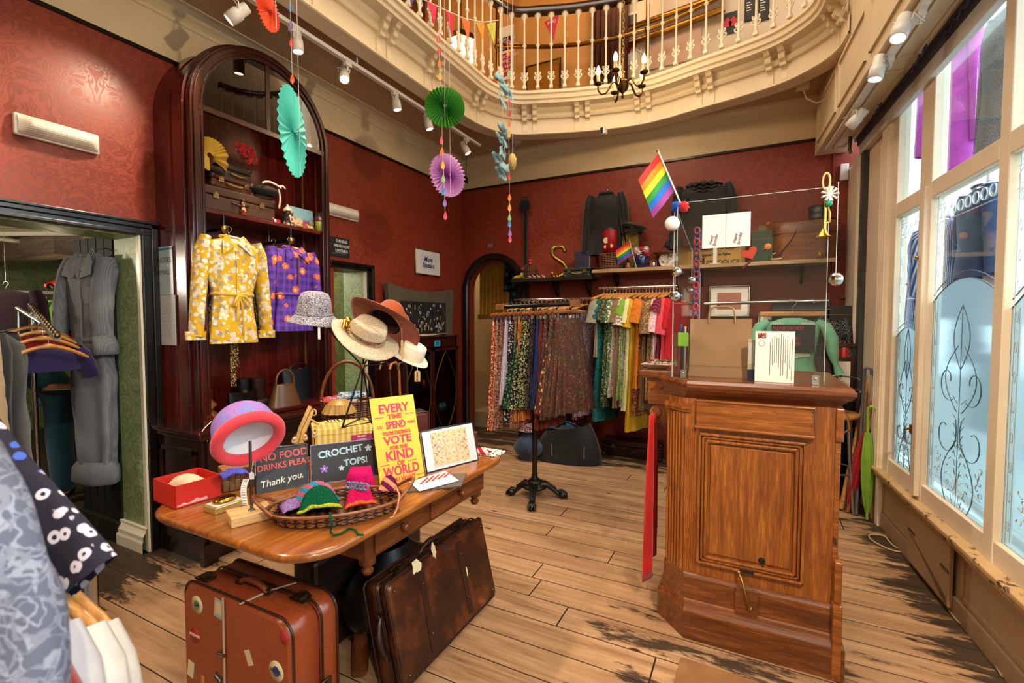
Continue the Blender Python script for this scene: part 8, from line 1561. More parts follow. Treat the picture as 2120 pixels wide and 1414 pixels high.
# umbrellas and sticks at the end of the shop front
def stick(name, label, cat, top, bot, mat, r=.009, crook=None, canopy=None, cr=.03, ctop=.72):
 t=thing(name, label, cat, bot); v=top-bot; pts=[V((0,0,0)), v*.5, v]
 if crook:pts+=[v+V((0,-.01,.02)), v+V((crook*.03,-.015,.035)), v+V((crook*.07,-.02,.02)), v+V((crook*.08,-.02,-.02))]
 g=G(); g.tube(pts, r,8); g.build('shaft', mat, t)
 if canopy:g=G(); g.grid(lambda u, v_:tuple(v*(.06+(ctop-.06)*v_)+V(((cr*math.sin(PI*min(1, v_*.92+.02))**.6+.006*math.sin(u*50))*math.cos(2*PI*u),(cr*math.sin(PI*min(1, v_*.92+.02))**.6+.006*math.sin(u*50))*math.sin(2*PI*u),0))),32,12, True); g.build('canopy', canopy, t)
 return t
def at(px, py, y):return onY(px, py, y)
f=onZ(1795,1078,.0); stick('umbrella', 'lime green furled umbrella with a curved green handle by the shop front', 'umbrella', at(1797,850, f.y+.02), f+V((0,0,.01)), plain('lime plastic', '8ab83a',.35),.009,.6, cloth('lime nylon', '7aa632', '5a8a22',.5),.035,.8)
f=onZ(1755,1062,.0); stick('umbrella', 'red furled umbrella with a wooden crook leaning behind the green umbrella', 'umbrella', at(1805,838, f.y+.0), f+V((0,0,.01)), m_tnl,.011,.6, cloth('red nylon', '9a101c', '7a0a14',.5),.035,.75)
f=onZ(1742,1058,0); stick('wooden_pole', 'pale wooden pole leaning in the corner of the shop front', 'pole', at(1808,742, f.y+.25), f+V((0,.02,.01)), m_hang,.016); f=onZ(1772,1068,0); stick('window_pole', 'grey metal window pole with a hook leaning beside the umbrellas', 'pole', at(1790,770, f.y+.15), f+V((0,0,.01)), plain('grey pole', '5a5c60',.4),.011,.5); f=onZ(1765,1060,0); stick('umbrella', 'navy blue furled umbrella with a dark handle among the sticks', 'umbrella', at(1812,850, f.y+.1), f+V((.02,.05,.01)), m_lthd,.009,.6, cloth('navy nylon', '141a30', '0c1020',.5),.03,.8)
a, b=onZ(1805,1080,0), onZ(1845,1102,0); t=thing('plank', 'reddish brown board leaning on the dado under the window sill', 'board',(a.x, a.y,0), rot=(0, R(3), math.atan2(b.y-a.y, b.x-a.x))); G().box((0,0,.002),((b-a).length,.02,.33)).build('board', wood('brown board', '4a2412', '7a4424', '8a5430'), t)
cab=[onZ(px, py,.006)for px, py in((1890,1145),(1850,1140),(1810,1122),(1800,1108),(1830,1110),(1850,1130),(1900,1160),(1968,1268),(2000,1300),(2040,1345),(2075,1400))]; t=tag(G().tube([tuple(p)for p in catmull([(p.x, p.y)for p in cab],5)],.005,6).build('power_cable', plain('cream cable', 'b09a74',.5), loc=(0,0,.006)), 'cream power cable looping over the boards along the dado', 'cable')
a=[onZ(px, py,.0)for px, py in((1425,1412),(1440,1370),(1720,1430),(1700,1500))]; t=thing('door_mat', 'tan bristle door mat on the boards before the till counter', 'mat',(-.02,1.86,0), R(-2)); G().box((-.22,-.25,.001),(.30,.145,.014)).build('pile', cloth('tan coir', '8a6038', '6e4a28',.95,300), t, bevel=.004)
# bags on the floor under the rails
p=onZ(1165,965,0); t=thing('holdall', 'black fabric holdall with zips on the floor under the skirts', 'bag',(p.x-.02, p.y+.2,0),.1); g=G(); g.grid(lambda u, v:((.34*(1-.35*v**2))*math.copysign(abs(math.cos(2*PI*u))**.7, math.cos(2*PI*u)),.16*(1-.3*v)*math.sin(2*PI*u),.34*v*(1-.25*math.cos(2*PI*u)*v*-.6)),40,12, True); g.grid(lambda u, v:(.22*v*math.cos(2*PI*u),.11*v*math.sin(2*PI*u),.33),24,2, True); g.build('body', cloth('black nylon', '141416', '0c0c0e',.6), t); [G().tube([(x,-.165,.08+.06*k)for k in range(3)],.006,5).build('zip', m_steel, t)for x in(-.12,.2)]; G().tube([(-.14+.28*i/10,-.02,.3+.09*math.sin(PI*i/10))for i in range(11)],.012,6).build('handle', m_black, t)
p=onZ(1080,960,0); t=thing('denim_bag', 'slumped blue denim sack on the floor beside the black holdall', 'bag',(p.x, p.y+.15,0)); g=G(); g.grid(lambda u, v:((.13+.03*math.sin(5*v))*math.sin(PI*(.12+.8*v))*math.cos(2*PI*u),.12*math.sin(PI*(.12+.8*v))*math.sin(2*PI*u),.30*v),24,12, True); g.build('body', cloth('worn denim', '3a4a66', '222c40'), t); G().lathe([(.1,.30),(.05,.36),(.0,.36)],16).build('fair_isle_top', printed('fair isle knit', '3a2028',('a89a98', '8a6a70'),90, 'dots'), t)
p=onZ(1300,955,0); lidcase('suitcase', 'dark oxblood suitcase lying under the upper chrome rail',(p.x, p.y+.3,.001),0,.60,.36,.17, plain('oxblood case', '2a0c08',.35), m_lthd); t=thing('blue_bag', 'turquoise cloth bag hanging below the lower chrome rail', 'bag',(onY(1182,905,4.5).x,4.5, onY(1182,920,4.5).z)); G().box((-.05,-.02,0),(.05,.02,.22)).build('body', cloth('turquoise cotton', '1c6a9a', '124a70'), t, bevel=.015)
# arch: curtain and a printed gown
t=thing('yellow_curtain', 'golden yellow gathered curtain hanging inside the arch', 'curtain',(-3.0,5.42,1.42)); g=G(); g.grid(lambda u, v:(-.22+.44*u,.025*math.sin(u*46)*(.5+v),.95*(1-v)),80,4); g.build('pleats', cloth('golden silk', 'b8862a', '94661a',.5), t); G().box((-.23,-.035,-.0),(.22,-.028,.06)).build('hem', cloth('bronze hem', '7a5420'), t)
garment('gown', 'black and turquoise printed gown hanging in the arch beside the yellow curtain', 'dress', printed('turquoise blossom print', '0c1418',('1c6a78', '2a4a5a'),14, 'floral'),(-2.56,5.30,2.35),-.3, None, L=1.25, sh=.2, waist=.16, hem=.2, hd=.06, sl=.5, folds=9, amp=.2, n=36)
# narrow doorway: glimpse of shelves
t=thing('shelf_unit', 'dark shelf unit glimpsed through the narrow doorway', 'shelf',(-4.6,2.3,0),0); [G().box((-.35,0, z),(.35,.3, z+.03)).build('shelf', m_lthd, t)for z in(.5,.95,1.3,1.6,1.9)]; [G().box((x,0,0),(x+.03,.3,2.0)).build('post', m_lthd, t)for x in(-.35,.32)]
for k, c in enumerate(('5a8a7a', 'b8904a', '8a3a2a')):o=thing('jar',('green', 'gold', 'rust')[k]+' jar on the dark shelf unit beyond the narrow doorway', 'jar',(-4.75+.15*k,2.42,(1.331,1.631,.981)[k])); G().lathe([(0,0),(.05,0),(.06,.08),(.04,.14),(.045,.17),(0,.17)],14).build('body', plain('jar '+c, c,.3), o)
# ================================================================== GREEN ROOM THINGS
m_white_d=plain('dull white pipe', 'b0aa9a',.5)
t=thing('ceiling_pipes', 'white electrical conduits and roses on the green room ceiling', 'pipes',(-5.2,1.2,2.17)); [G().tube([(x0, y0,-.03),(x1, y1,-.03)],.02,8).build('pipe', m_white_d, t)for x0, y0, x1, y1 in((-2.2,-1.2,1.4,.5),(-2.4,-.4,1.5,1.4),(-1,1.5,-.6,-1.8))]; [G().lathe([(.07,0),(.07,-.04),(0,-.045)],14, T(x, y,.0)).build('rose', m_white_d, t)for x, y in((-.4,-.3),(.5,.2),(-1.2,.3))]
G().box((-7.8,1.9,1.98),(-5.4,2.1,2.17)).build('trim_17', wood('grey beam', '4a3c34', '6a584c', '7a6858', 'X'))['kind']='structure'
def gr(px, py, d):return D(px, py, d)
p=gr(92,614,4.2); hanger('wooden hanger carrying the pale green jacket in the green room', p, R(-60)*0+YAW, None,.19); t=garment('jacket', 'pale green collared jacket hanging in the green room', 'jacket', cloth('pale green wool', '7ab85a', '5a9a40'), p-V((0,0,.0)), YAW, None, L=.6, sh=.21, waist=.19, hem=.2, hd=.06, sl=.45, spread=.06, collar=True, n=30)
p=gr(12,585,3.6); hanger('hanger carrying the plum jacket', p, YAW+.3, None,.19, line=2.17-p.z); garment('varsity_jacket', 'plum jacket with a cream sleeve hanging high in the green room', 'jacket', cloth('plum wool', '2a1420', '1c0c16'), p, YAW+.3, None, L=.6, sh=.22, waist=.2, hem=.2, hd=.08, sl=.5, spread=.05, n=28)
t=thing('shelf_ledge', 'dark wall ledge carrying a red toy car in the green room', 'shelf', gr(120,604,4.6), YAW+.5); G().box((-.5,-.1,-.03),(.4,.12,0)).build('board', m_lthd, t); q_=t.location
t=thing('toy_car', 'red and black toy car on the ledge in the green room', 'toy', gr(136,600,4.55)+V((0,0,.0)), YAW+.3); g=G(); g.grid(lambda u, v:(-.14+.28*u,-.05+.1*v,.05+.055*math.sin(PI*u)**.7*math.sin(PI*v)**.4),16,8); g.box((-.14,-.05,.02),(.14,.05,.05)); g.build('body', plain('toy red', 'c83028',.3), t); [G().lathe([(0,-.01),(.028,-.01),(.028,.01),(0,.01)],14, T(x, y,.028)@RX(PI/2)).build('wheel', m_black, t)for x in(-.09,.09)for y in(-.05,.05)]
t=thing('table_lamp', 'small glowing lamp below the ledge in the green room', 'lamp', gr(115,640,4.4)); G().ball((0,0,.02),.03).build('bulb', emit('lamp glow', 'ffe2a8',12.0), t); G().lathe([(.04,-.1),(.01,-.08),(.01,0)],10).build('base', m_black, t); lamp('POINT', gr(115,632,4.3),6,(1,.8,.5), size=.05, name='table_lamp_light')
t=thing('clothes_rail', 'chrome clothes rail with studded wooden hangers in the green room', 'clothes rail', gr(60,650,2.9)); e0, e1=gr(64,635,2.9)-t.location, gr(118,700,2.25)-t.location; g=G(); g.tube([e0, e1],.016,8); g.tube([e0, e0-V((0,0,1.3))],.014,8); g.tube([gr(36,638,2.8)-t.location, gr(120,690,2.6)-t.location],.012,8); g.tube([gr(38,638,2.8)-t.location, gr(38,700,2.8)-t.location],.012,8); g.build('rail', m_chrome, t); [G().ball(e0+(e1-e0)*(k/14)+V((0,0,.012)),.014,6,5).build('stud', m_agedm, t)for k in range(15)]
for k,(px, py)in enumerate(((70,668),(80,678),(88,690),(100,706))):p=gr(px, py,2.7-.1*k); hanger('empty-looking wooden hanger, %s on the green room rail'%ORD[k], p+V((0,0,.05)), YAW+1.2, 'hangers on the green room rail',.18,.07)
for lab, px, py, d, c, L, sh in(('scarlet top hanging on the green room rail',75,705,2.75, '8a1218',.25,.2),('purple top hanging at the front of the green room rail',78,735,2.5, '1c1240',.18,.2),('dark green top hanging at the back of the green room rail',55,690,2.95, '123a24',.3,.2)):garment('tee_shirt', lab, 'top', cloth('cloth '+c, c), gr(px, py, d)+V((0,0,.09)), YAW+1.2, None, L=L, sh=sh, waist=.19, hem=.2, hd=.05, sl=.14, spread=.06, n=26)
p=gr(-8,690,2.3); hanger('hanger carrying the charcoal zipped jacket', p+V((0,0,.06)), YAW-.9, None,.19, line=2.11-p.z); t=garment('jacket', 'charcoal zipped jacket hanging in the green doorway', 'jacket', cloth('charcoal nylon', '1c1e24', '121318',.7), p+V((0,0,.06)), YAW-.9, None, L=1.0, sh=.2, waist=.17, hem=.2, hd=.09, sl=.6, spread=.03, r0=.08, n=30); G().tube([(.03,-.1,-.2),(.06,-.1,-.5),(.10,-.12,-.95)],.005,5).build('zip', m_steel, t)
p=gr(-125,640,2.0); hanger('hanger carrying the beige trench coat', p, YAW-.2, None,.19, line=2.17-p.z); t=garment('trench_coat', 'beige trench coat at the edge of the green doorway', 'coat', cloth('beige gabardine', 'a8906e', '8a7454'), p, YAW-.2, None, L=1.0, sh=.2, waist=.17, hem=.2, hd=.08, sl=.48, spread=.06, r0=.085, r1=.075, n=30, cuff=.1)
# ------------------------------------------------------------------ person in the green room
def skin(name, verts, edges, radii, mat, parent, root=0, sub=2):
 me=bpy.data.meshes.new(name); me.from_pydata(verts, edges, []); me.materials.append(mat); o=bpy.data.objects.new(name, me); COL.objects.link(o); o.parent=parent
 md=o.modifiers.new('skin', 'SKIN'); md.use_smooth_shade=True
 for i, r in enumerate(radii):s=me.skin_vertices[0].data[i]; s.radius=r if isinstance(r, tuple)else(r, r); s.use_root=(i==root)
 q=o.modifiers.new('sub', 'SUBSURF'); q.levels=q.render_levels=sub; return o
pf=onZ(138,1032,0); t=thing('person', 'person in teal work clothes stooping with hands forward in the green room', 'person', pf, YAW-1.0)
m_skin=plain('skin', 'b07a5c',.5); m_teal=cloth('teal overshirt', '24667a', '184c5c'); m_trs=cloth('dark teal trousers', '1c4658', '123244')
hx=.085
BM=T(0,0,.92)@RX(R(48))@T(0,0,-.92); BP=lambda p:tuple(BM@V(p))
vs=[(0,0,.92),(0,-.01,1.10),(0,-.03,1.28),(0,-.04,1.40),(0,-.06,1.48),(0,-.075,1.56),(0,-.08,1.64)]; rs=[(.14,.10),(.125,.09),(.15,.10),(.10,.08),.052,(.072,.09),(.068,.085)]; vs=[vs[0]]+[BP(p)for p in vs[1:]]; es=[(i, i+1)for i in range(6)]
def limb(pts, rr, frm):
 global vs, rs, es
 k=len(vs); vs+=pts; rs+=rr; es.append((frm, k)); es+=[(k+i, k+i+1)for i in range(len(pts)-1)]; return k+len(pts)-1
for s in(-1,1):
 limb([(s*hx,0,.84),(s*.095,-.01,.48),(s*.1,.02,.10),(s*.1,-.04,.035),(s*.105,-.14,.025)], [.09,.056,.04,(.04,.03),(.036,.022)],0)
 w_=limb([BP((s*.18,-.04,1.38)),(s*.215,-.36,.97),(s*.14,-.58,.86),(s*.125,-.625,.855)], [.06,.045,.03,(.036,.018)],3)
 for f in range(4):x=s*(.100+.018*f); limb([(x,-.655-.004*(1.5-abs(f-1.5)),.856),(x,-.69-.005*(2-abs(f-1.5)),.845),(x+s*.001,-.71-.004*(2-abs(f-1.5)),.825)], [.0095,.0085,.0075], w_)
 limb([(s*.095,-.625,.865),(s*.082,-.65,.868)], [.011,.009], w_)
skin('body', vs, es, rs, m_skin, t)
g=G(); g.grid(lambda u, v:BP((.088*math.cos(2*PI*u)*math.sin(PI*v),-.04+.105*math.sin(2*PI*u)*math.sin(PI*v),1.66-.12*math.cos(PI*v))),20,12, True); part_label(g.build('hair', plain('dark hair', '1c110c',.6), t), 'dark brown hair'); g=G(); [g.ball((s*.03,-.165,1.60),(.012,.008,.007),8,6)for s in(-1,1)]; g.build('eyes', m_ink, t).matrix_local=BM; g=G(); g.tube([(0,-.168,1.61),(0,-.188,1.575),(0,-.172,1.565)], [.007,.012,.009],8); g.build('nose', m_skin, t).matrix_local=BM; g=G(); g.tube([(-.022,-.166,1.535),(0,-.174,1.533),(.022,-.166,1.535)],.005,6); g.build('mouth', plain('lips', '8a4438',.5), t).matrix_local=BM
skin('top', [(0,.02,.80), BP((0,-.01,1.10)), BP((0,-.03,1.28)), BP((0,-.045,1.42)), BP((-.18,-.04,1.38)),(-.215,-.36,.97),(-.165,-.50,.895), BP((.18,-.04,1.38)),(.215,-.36,.97),(.165,-.50,.895)], [(0,1),(1,2),(2,3),(3,4),(4,5),(5,6),(3,7),(7,8),(8,9)], [(.19,.14),(.15,.115),(.17,.125),(.11,.09),.078,.064,.055,.078,.064,.055], m_teal, t)
skin('trousers', [(0,0,.93),(-hx,0,.84),(-.095,-.01,.48),(-.1,.02,.07),(hx,0,.84),(.095,-.01,.48),(.1,.02,.07)], [(0,1),(1,2),(2,3),(0,4),(4,5),(5,6)], [(.16,.12),.105,.085,.085,.105,.085,.085], m_trs, t)
for s in(-1,1):sh_=skin('shoe', [(s*.1,.04,.05),(s*.102,-.06,.045),(s*.107,-.17,.035)], [(0,1),(1,2)], [.05,.048,(.045,.032)], m_bkl, t); G().tube([(s*.1-.03,-.05,.09),(s*.1+.03,-.07,.085),(s*.1-.03,-.09,.08),(s*.1+.03,-.11,.075)],.006,5).build('lace', m_paperw, sh_)
# ================================================================== FOREGROUND RAIL
n_=NT('batik print'); c_=n_.co((1,1,1)); v_=n_.n('TexVoronoi', {'Vector':n_.co((34,34,34)), 'Scale':1.0}); z_=n_.n('TexNoise', {'Vector':n_.co((60,60,60)), 'Scale':1.0, 'Detail':3.0}); d_=n_.math('ADD', v_.outputs[0], n_.math('MULTIPLY', n_.math('SUBTRACT', z_,.5),.22))
r_=n_.ramp(d_, [(.12,0.),(.16,1.),(.36,1.),(.41,0.)]); b_=n_.n('TexNoise', {'Vector':n_.co((7,7,7)), 'Scale':1.0}); cc=n_.mix(n_.ramp(b_, [(.56,0.),(.6,1.)]), 'c8c4d4', '3a5ab4'); m_batik=n_.out(n_.mix(r_, '100c24', cc),.85)
def edge_loft(g, up, lo, dep, th, n=18, sub=8):
 """cloth tube between two edge lines at a real distance from the eye"""
 U=catmull([(a, b)for a, b in up], sub); L=catmull([(a, b)for a, b in lo], sub); vs=[]
 for i,(a, b)in enumerate(zip(U, L)):
  k=i/(len(U)-1); dd=dep[0]+(dep[1]-dep[0])*k; A, B=D(a.x, a.y, dd), D(b.x, b.y, dd); c=(A+B)/2; h=(A-B)/2
  for j in range(n):q=2*PI*j/n; vs.append(c+h*math.cos(q)+_fw*(th*math.sin(q)*(1+.3*math.sin(k*9+q*2))))
 m=len(U); g.add(vs, [(i*n+j, i*n+(j+1)%n,(i+1)*n+(j+1)%n,(i+1)*n+j)for i in range(m-1)for j in range(n)], True)
t=thing('batik_dress', 'navy and white batik dress with a wide sleeve on the nearest clothes rail', 'dress',(0,0,0)); g=G(); edge_loft(g,((-120,740),(0,875),(110,1010),(238,1150)),((-160,880),(-20,1010),(40,1140),(92,1278)),(.95,.86),.03); g.build('sleeve', m_batik, t); g=G(); edge_loft(g,((-60,860),(10,1000),(60,1180),(70,1420)),((-400,860),(-360,1000),(-340,1180),(-340,1420)),(.97,.97),.05); g.build('body', m_batik, t)
t=thing('patterned_blouse', 'grey blouse with a pale scrolling print nearest the camera on the rail', 'blouse',(0,0,0)); g=G(); edge_loft(g,((-60,900),(40,1030),(95,1180),(118,1320),(128,1500)),((-300,1000),(-280,1100),(-260,1200),(-260,1320),(-260,1500)),(.56,.54),.05); g.build('body', printed('grey scroll print', '5a5f70',('8c90a0', '787c8c'),34, 'swirl'), t)
nk=[]
for k,(px, py, d, c, lab, L)in enumerate(((128,1335,.66, 'b01a14', 'scarlet top at the front of the nearest clothes rail',.5),(168,1280,.74, 'c4c0c4', 'pale grey top on the nearest clothes rail',.5),(222,1285,.82, 'd4ccc4', 'white top hanging in the middle of the nearest clothes rail',.5),(246,1280,.90, 'cfc8be', 'cream top with a scarlet neck band on the nearest clothes rail',.5))):
 e=D(px, py, d); c0=e+V((-.19,-.02,.115)); nk.append(c0); hanger('wooden hanger under the '+lab, c0,-.12, None,.19,.05); t=garment('tee_shirt', lab, 'top', cloth('near '+c, c, None,.85), c0-V((-.02,0,.052)),-.12, None, L=L, sh=.205, waist=.19, hem=.21, hd=.028, sl=.34, spread=.13, r0=.055, r1=.06, n=30, rows=12)
 if k==3:G().tube([(.17,-.0,-.095),(.20,0,-.115)],.036,10, flat=.6).build('neck_band', cloth('near b01a14', 'b01a14'), t)
t=thing('clothes_rail', 'chrome clothes rail by the camera carrying batik and white tops', 'clothes rail', nk[1]); d_=(nk[3]-nk[1]); g=G(); g.tube([-d_*3, d_*2],.014,8); g.tube([d_*2, d_*2-V((0,0, nk[1].z+d_.z*2))],.014,8); g.build('rail', m_chrome, t)
# ================================================================== HANGING PAPER DECORATIONS
def strand(label, dep, drops, top=5.75, x=None):
 p0=D(drops[0][0], drops[0][1], dep); t=thing('paper_garland', label, 'garland', p0); last=D(drops[-1][0], drops[-1][1], dep)-p0; G().tube([(0,0, top-p0.z),(0,0,0), last-V((0,0,.03))],.0013,4).build('string', m_lin, t); k=dep/982
 for px, py, s, c in drops:
  o=D(px, py, dep)-p0; g=G(); r=s*k; g.prism([(r*.62*math.sin(q)*(math.sin(q/2)**1.3), r*math.cos(q))for q in[2*PI*i/18 for i in range(18)]],.002, T(*o)@RZ(YAW)); g.build('teardrop', plain('drop '+c, c,.7), t)
R6=('d84a54', 'c83a44', 'e87a2c', 'e8b030', '8ab86a', '2a8ac8', '8a6ab8', 'd8486a')
strand('strand of paper teardrops ending at the turquoise tissue fan',2.35, [(601,15,9, R6[5]),(602,51,10, R6[6]),(603,87,10, 'd84a4a'),(605,162,10, 'e8702c')])
strand('strand of paper teardrops passing the green paper fan',3.2, [(908,80,9, R6[0]),(909,105,9, R6[1]),(910,130,9, R6[2]),(911,157,9, R6[3]),(913,210,9, R6[5]),(914,290,9, R6[0]),(915,313,9, R6[2]),(917,341,9, R6[3]),(918,369,9, R6[4]),(918,395,9, R6[5]),(921,419,9, R6[6]),(922,446,9, R6[7])])
strand('strand of rainbow paper teardrops hanging before the back wall',3.6, [(1051,85,8, 'a82a30'),(1052,107,8, R6[2]),(1053,152,8, R6[4]),(1054,213,8, R6[0]),(1054,234,8, R6[1]),(1054,255,8, R6[2]),(1054,277,8, R6[3]),(1054,365,8, R6[1]),(1055,408,8, R6[2]),(1055,429,8, R6[3]),(1055,450,8, R6[4]),(1055,462,8, R6[5]),(1056,482,8, R6[6]),(1056,494,8, R6[7])])
def pfan(label, px, py, dep, rx, rz_, c, yaw, tip, top=5.75):
 p=D(px, py, dep); k=dep/982; r=rz_*k; t=thing('paper_fan_rosette', label, 'paper decoration', p, yaw); g=G(); N=64
 g.grid(lambda u, v:(r*(.02+.98*v)*math.cos(2*PI*u),((.012 if rx>25 else.004)*(1 if int(round(u*N))%2 else-1))*(.35+.65*v)*1.3, r*(.02+.98*v)*math.sin(2*PI*u)*(1+(.02 if int(round(u*N))%2 else 0)*v)), N,4, True, False); g.build('pleats', c, t, solid=.0012); G().tube([(0,-.03,-r),(0,-.03,0),(0,-.02, top-p.z)],.0014,4).build('string', m_lin, t); G().lathe([(0,0),(.012,0)],10, T(0,-.025,0)@RX(PI/2)).build('centre', tip, t)
def tissue(name, c1, c2):
 n=NT(name); l=n.n('VectorMath', operation='LENGTH'); n.set(l,0, n.co((1,1,1))); f=n.n('MapRange', {0:l.outputs[1],1:.03,2:.15}); return n.out(n.mix(f.outputs[0], c1, c2),.8, **{'Transmission Weight':0.0})
pfan('round green pleated paper fan hanging before the gallery',921,222,3.2,38,41, tissue('green tissue', '1c7a1c', '4a9a30'), YAW+.15, plain('green centre', '1c5a1c')); pfan('round lilac pleated paper fan hanging below the green fan',927,363,3.3,31,43, tissue('lilac tissue', '9a3aa0', 'd8a8d8'), YAW+.75, plain('violet centre', '5a2a7a')); pfan('turquoise pleated tissue fan seen nearly edge on by the cupboard',607,274,2.35,20,88, tissue('turquoise tissue', '1c9a8c', '4ac0b0'), YAW+1.70, plain('teal centre', '1c7a70')); pfan('fluffy orange red tissue fan at the very top by the spotlights',555,22,1.7,20,38, tissue('orange tissue', 'd84a1c', 'e8582c'), YAW+1.45, plain('red centre', 'c83018'))
p=D(1056,335,3.6); t=thing('gold_blossom', 'cream gilded paper blossom on the rainbow teardrop strand', 'paper decoration', D(1061,335,3.62)); g=G(); g.grid(lambda u, v:tuple(V((.8*math.cos(2*PI*u)*math.sin(PI*v),.8*math.sin(2*PI*u)*math.sin(PI*v),1.5*math.cos(PI*v)))*(.035+.008*math.sin(u*44+v*30))),32,16, True); g.build('petals', plain('cream gold paper', 'd8b870',.6), t); G().tube([(0,0,.04),(0,0,2.4)],.0012,4).build('string', m_lin, t)
m_pb=plain('powder blue paper', '8ab8c4',.7); t=thing('paper_garland', 'crumpled powder blue paper garland hanging before the back of the gallery', 'garland', D(1040,170,3.9)); random.seed(3)
for px, py in((1036,160),(1045,178),(1050,192),(1038,200),(1042,210),(1036,262),(1044,275),(1038,290),(1043,303),(1040,317),(1030,330),(1043,345),(1038,360)):o=D(px+rnd(-3,3), py,3.9)-t.location; g=G(); a_=rnd(0,6); g.grid(lambda u, v:tuple(o+V(((u-.5)*.075*math.cos(a_)-(v-.5)*.02,(u-.5)*.075*math.sin(a_)+.02*math.sin(v*4+a_),(v-.5)*.085+.02*math.sin(u*5+a_)))),5,5); g.build('leaf', m_pb, t, solid=.001)
G().tube([(0,0,1.9),(0,0,0), D(1040,365,3.9)-t.location],.002,4).build('string', m_lin, t)
# ceiling fittings
p=onZ(1068,290,3.33); t=thing('smoke_detector', 'grey round detector under the gallery ceiling behind the blue garland', 'detector', p); G().lathe([(.06,.008),(.06,-.03),(.045,-.05),(0,-.05)],18).build('case', m_white_d, t); G().tube([(0,0,-.05),(-.05,.0,-.13),(-.16,0,-.15),(-.4,0,.0)],.004,5).build('cable', m_white_d, t)
p=onZ(1662,172,3.33); t=thing('smoke_detector', 'cream junction box under the gallery near the beam', 'detector', p); G().cbox((0,0,-.02),(.09,.07,.055)).build('case', m_cream, t); G().tube([(0,0,-.045),(.03,0,-.13),(.10,0,-.18),(.17,0,-.16)],.006,6).build('cable', m_cream, t)
p=onY(1249,271,4.66); t=thing('security_camera', 'small white camera with a dark lens under the bowed gallery edge', 'camera',(p.x, p.y-.0, p.z),-.2); G().box((-.03,-.02,-.035),(.03,.03,.035)).build('case', m_wh, t, bevel=.008); G().box((-.022,-.023,-.03),(.006,-.02,.03)).build('lens_panel', m_ink, t); G().tube([(0,.02,.03),(.0,.03,.06)],.008,6).build('mount', m_wh, t)
p=onY(964,372,4.85); t=thing('pendant_socket', 'black pendant socket on a short flex in the corner of the ceiling', 'socket', p); G().lathe([(0,-.04),(.03,-.035),(.028,.02),(.012,.04),(0,.045)],14).build('holder', m_black, t); G().tube([(0,0,.04),(0,.02,3.34-p.z)],.004,5).build('flex', m_black, t)
p=onY(1788,352,4.99); t=thing('thermostat', 'small white wall unit at the end of the back wall', 'wall unit',(.70,5.0, p.z)); G().box((-.05,-.03,-.07),(.012,.004,.07)).build('case', m_wh, t, bevel=.008)
p=D(1749,300,4.75); t=thing('hook_bolt', 'grey metal hook bolt under the far end of the beam', 'hook',(BX(4.6)+.17,4.6,2.85)); G().tube([(0,0,0),(0,0,-.10),(.01,0,-.13)],.012,8).build('bolt', m_agedm, t)
# ================================================================== WINDOW DISPLAY BEYOND THE GLASS
def wgar(name, lab, cat, px, py, off, mat, yaw, collar=None, **k):p=onW(px, py, off); hanger('hanger carrying the '+lab.split(' hanging')[0], p+V((0,0,.0)), yaw, None,.19, line=3.15-p.z); t=garment(name, lab, cat, mat, p, yaw, None, collar=collar, **k); return t
YW=PI/2+.1
m_den=cloth('indigo denim', '3c4c70', '26324e'); n_=NT('blue striped cotton'); w_=n_.n('TexWave', {'Vector':n_.co((1,1,1)), 'Scale':28.0}, bands_direction='X'); m_bst=n_.out(n_.mix(n_.ramp(w_, [(.6,0.),(.7,1.)]), '2a4a8a', 'd0d4dc'),.8)
wgar('denim_jacket', 'dark indigo denim jacket hanging in the shop window', 'jacket',2032,372,.42, m_den, YW, True, L=.60, sh=.17, waist=.15, hem=.15, hd=.08, sl=.50, spread=.04, r0=.07, r1=.05, n=30)
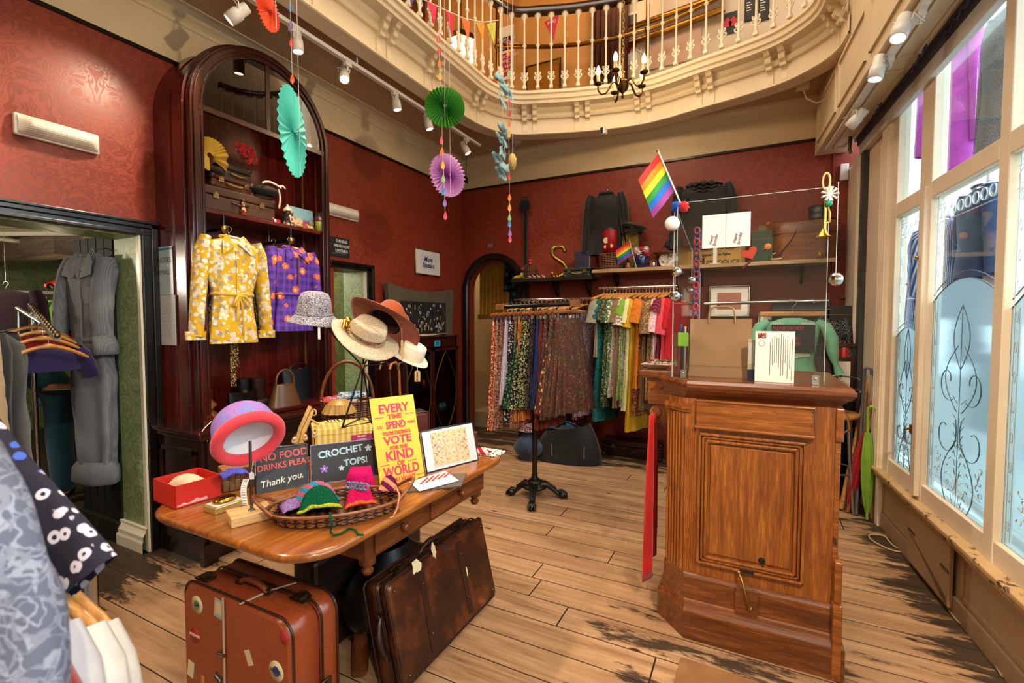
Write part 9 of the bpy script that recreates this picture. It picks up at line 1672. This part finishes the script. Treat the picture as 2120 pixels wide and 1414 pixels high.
wgar('striped_shirt', 'blue and white striped shirt hanging in the shop window', 'shirt',1955,440,.60, m_bst, YW+.3, True, L=.85, sh=.2, waist=.19, hem=.2, hd=.07, sl=.5, spread=.05, n=30); wgar('striped_shirt', 'blue striped dress hanging behind the narrow casement', 'dress',1905,470,.50, m_bst, YW-.3, None, L=1.0, sh=.2, waist=.18, hem=.2, hd=.06, sl=.5, n=30)
wgar('velvet_coat', 'bright magenta velvet coat hanging high in the shop window', 'coat',1975,60,.45, cloth('magenta velvet', 'b844b4', '8a349a',.6), YW+.6, None, L=1.0, sh=.17, waist=.15, hem=.17, hd=.07, sl=.75, spread=.03, r0=.08, n=28); wgar('tweed_coat', 'grey herringbone coat hanging high in the shop window', 'coat',2092,-8,.40, printed('grey herringbone', '6c6e78',('9a9a9e', '84807c'),160, 'dots'), YW, None, L=.85, sh=.14, waist=.13, hem=.15, hd=.08, sl=.75, spread=.05, r0=.065, n=30)
wgar('flowered_blouse', 'pale blouse with red flowers hanging at the back of the shop window', 'dress',1968,440,.85, printed('red rose print', 'c0c8c8',('b8283a', '5a8a78', 'c8c070'),22, 'floral'), YW, None, L=.5, sh=.15, waist=.14, hem=.15, hd=.06, sl=.2, n=30); wgar('pink_blouse', 'pale pink blouse hanging beside the denim jacket', 'blouse',2085,470,.55, cloth('pale pink cotton', 'c8a8ac', 'b89498'), YW, None, L=.6, sh=.2, waist=.18, hem=.2, hd=.06, sl=.4, n=26)
for px, py, c, lab, L, o_ in((2008,520, '20242c', 'charcoal skirt hanging below the denim jacket behind the etched glass',.62,.5),(2045,690, '1c4a4a', 'dark green skirt hanging low behind the etched glass',.5,.55),(1895,560, '2a2824', 'dark brown skirt behind the narrow casement',.75,.5)):
 p=onW(px, py, o_); h_=hanger('hanger carrying the '+lab.split(' hanging')[0].split(' behind')[0], p, YW, None,.16, line=3.15-p.z); skirt(lab, cloth('skirt '+c, c), p, YW, L+.13,.15,.19,.05,9,.2, None)
t=thing('display_rail', 'pale rail carrying the clothes in the shop window', 'clothes rail',(1.45,2.6,0)); [G().tube([(0,-2, z),(0,1.9, z)],.014,8).build('rail', m_wh, t)for z in(2.02,2.98)]; [G().tube([(0, y,.45),(0, y,3.2)],.016,8).build('post', m_wh, t)for y in(-1.9,1.88)]
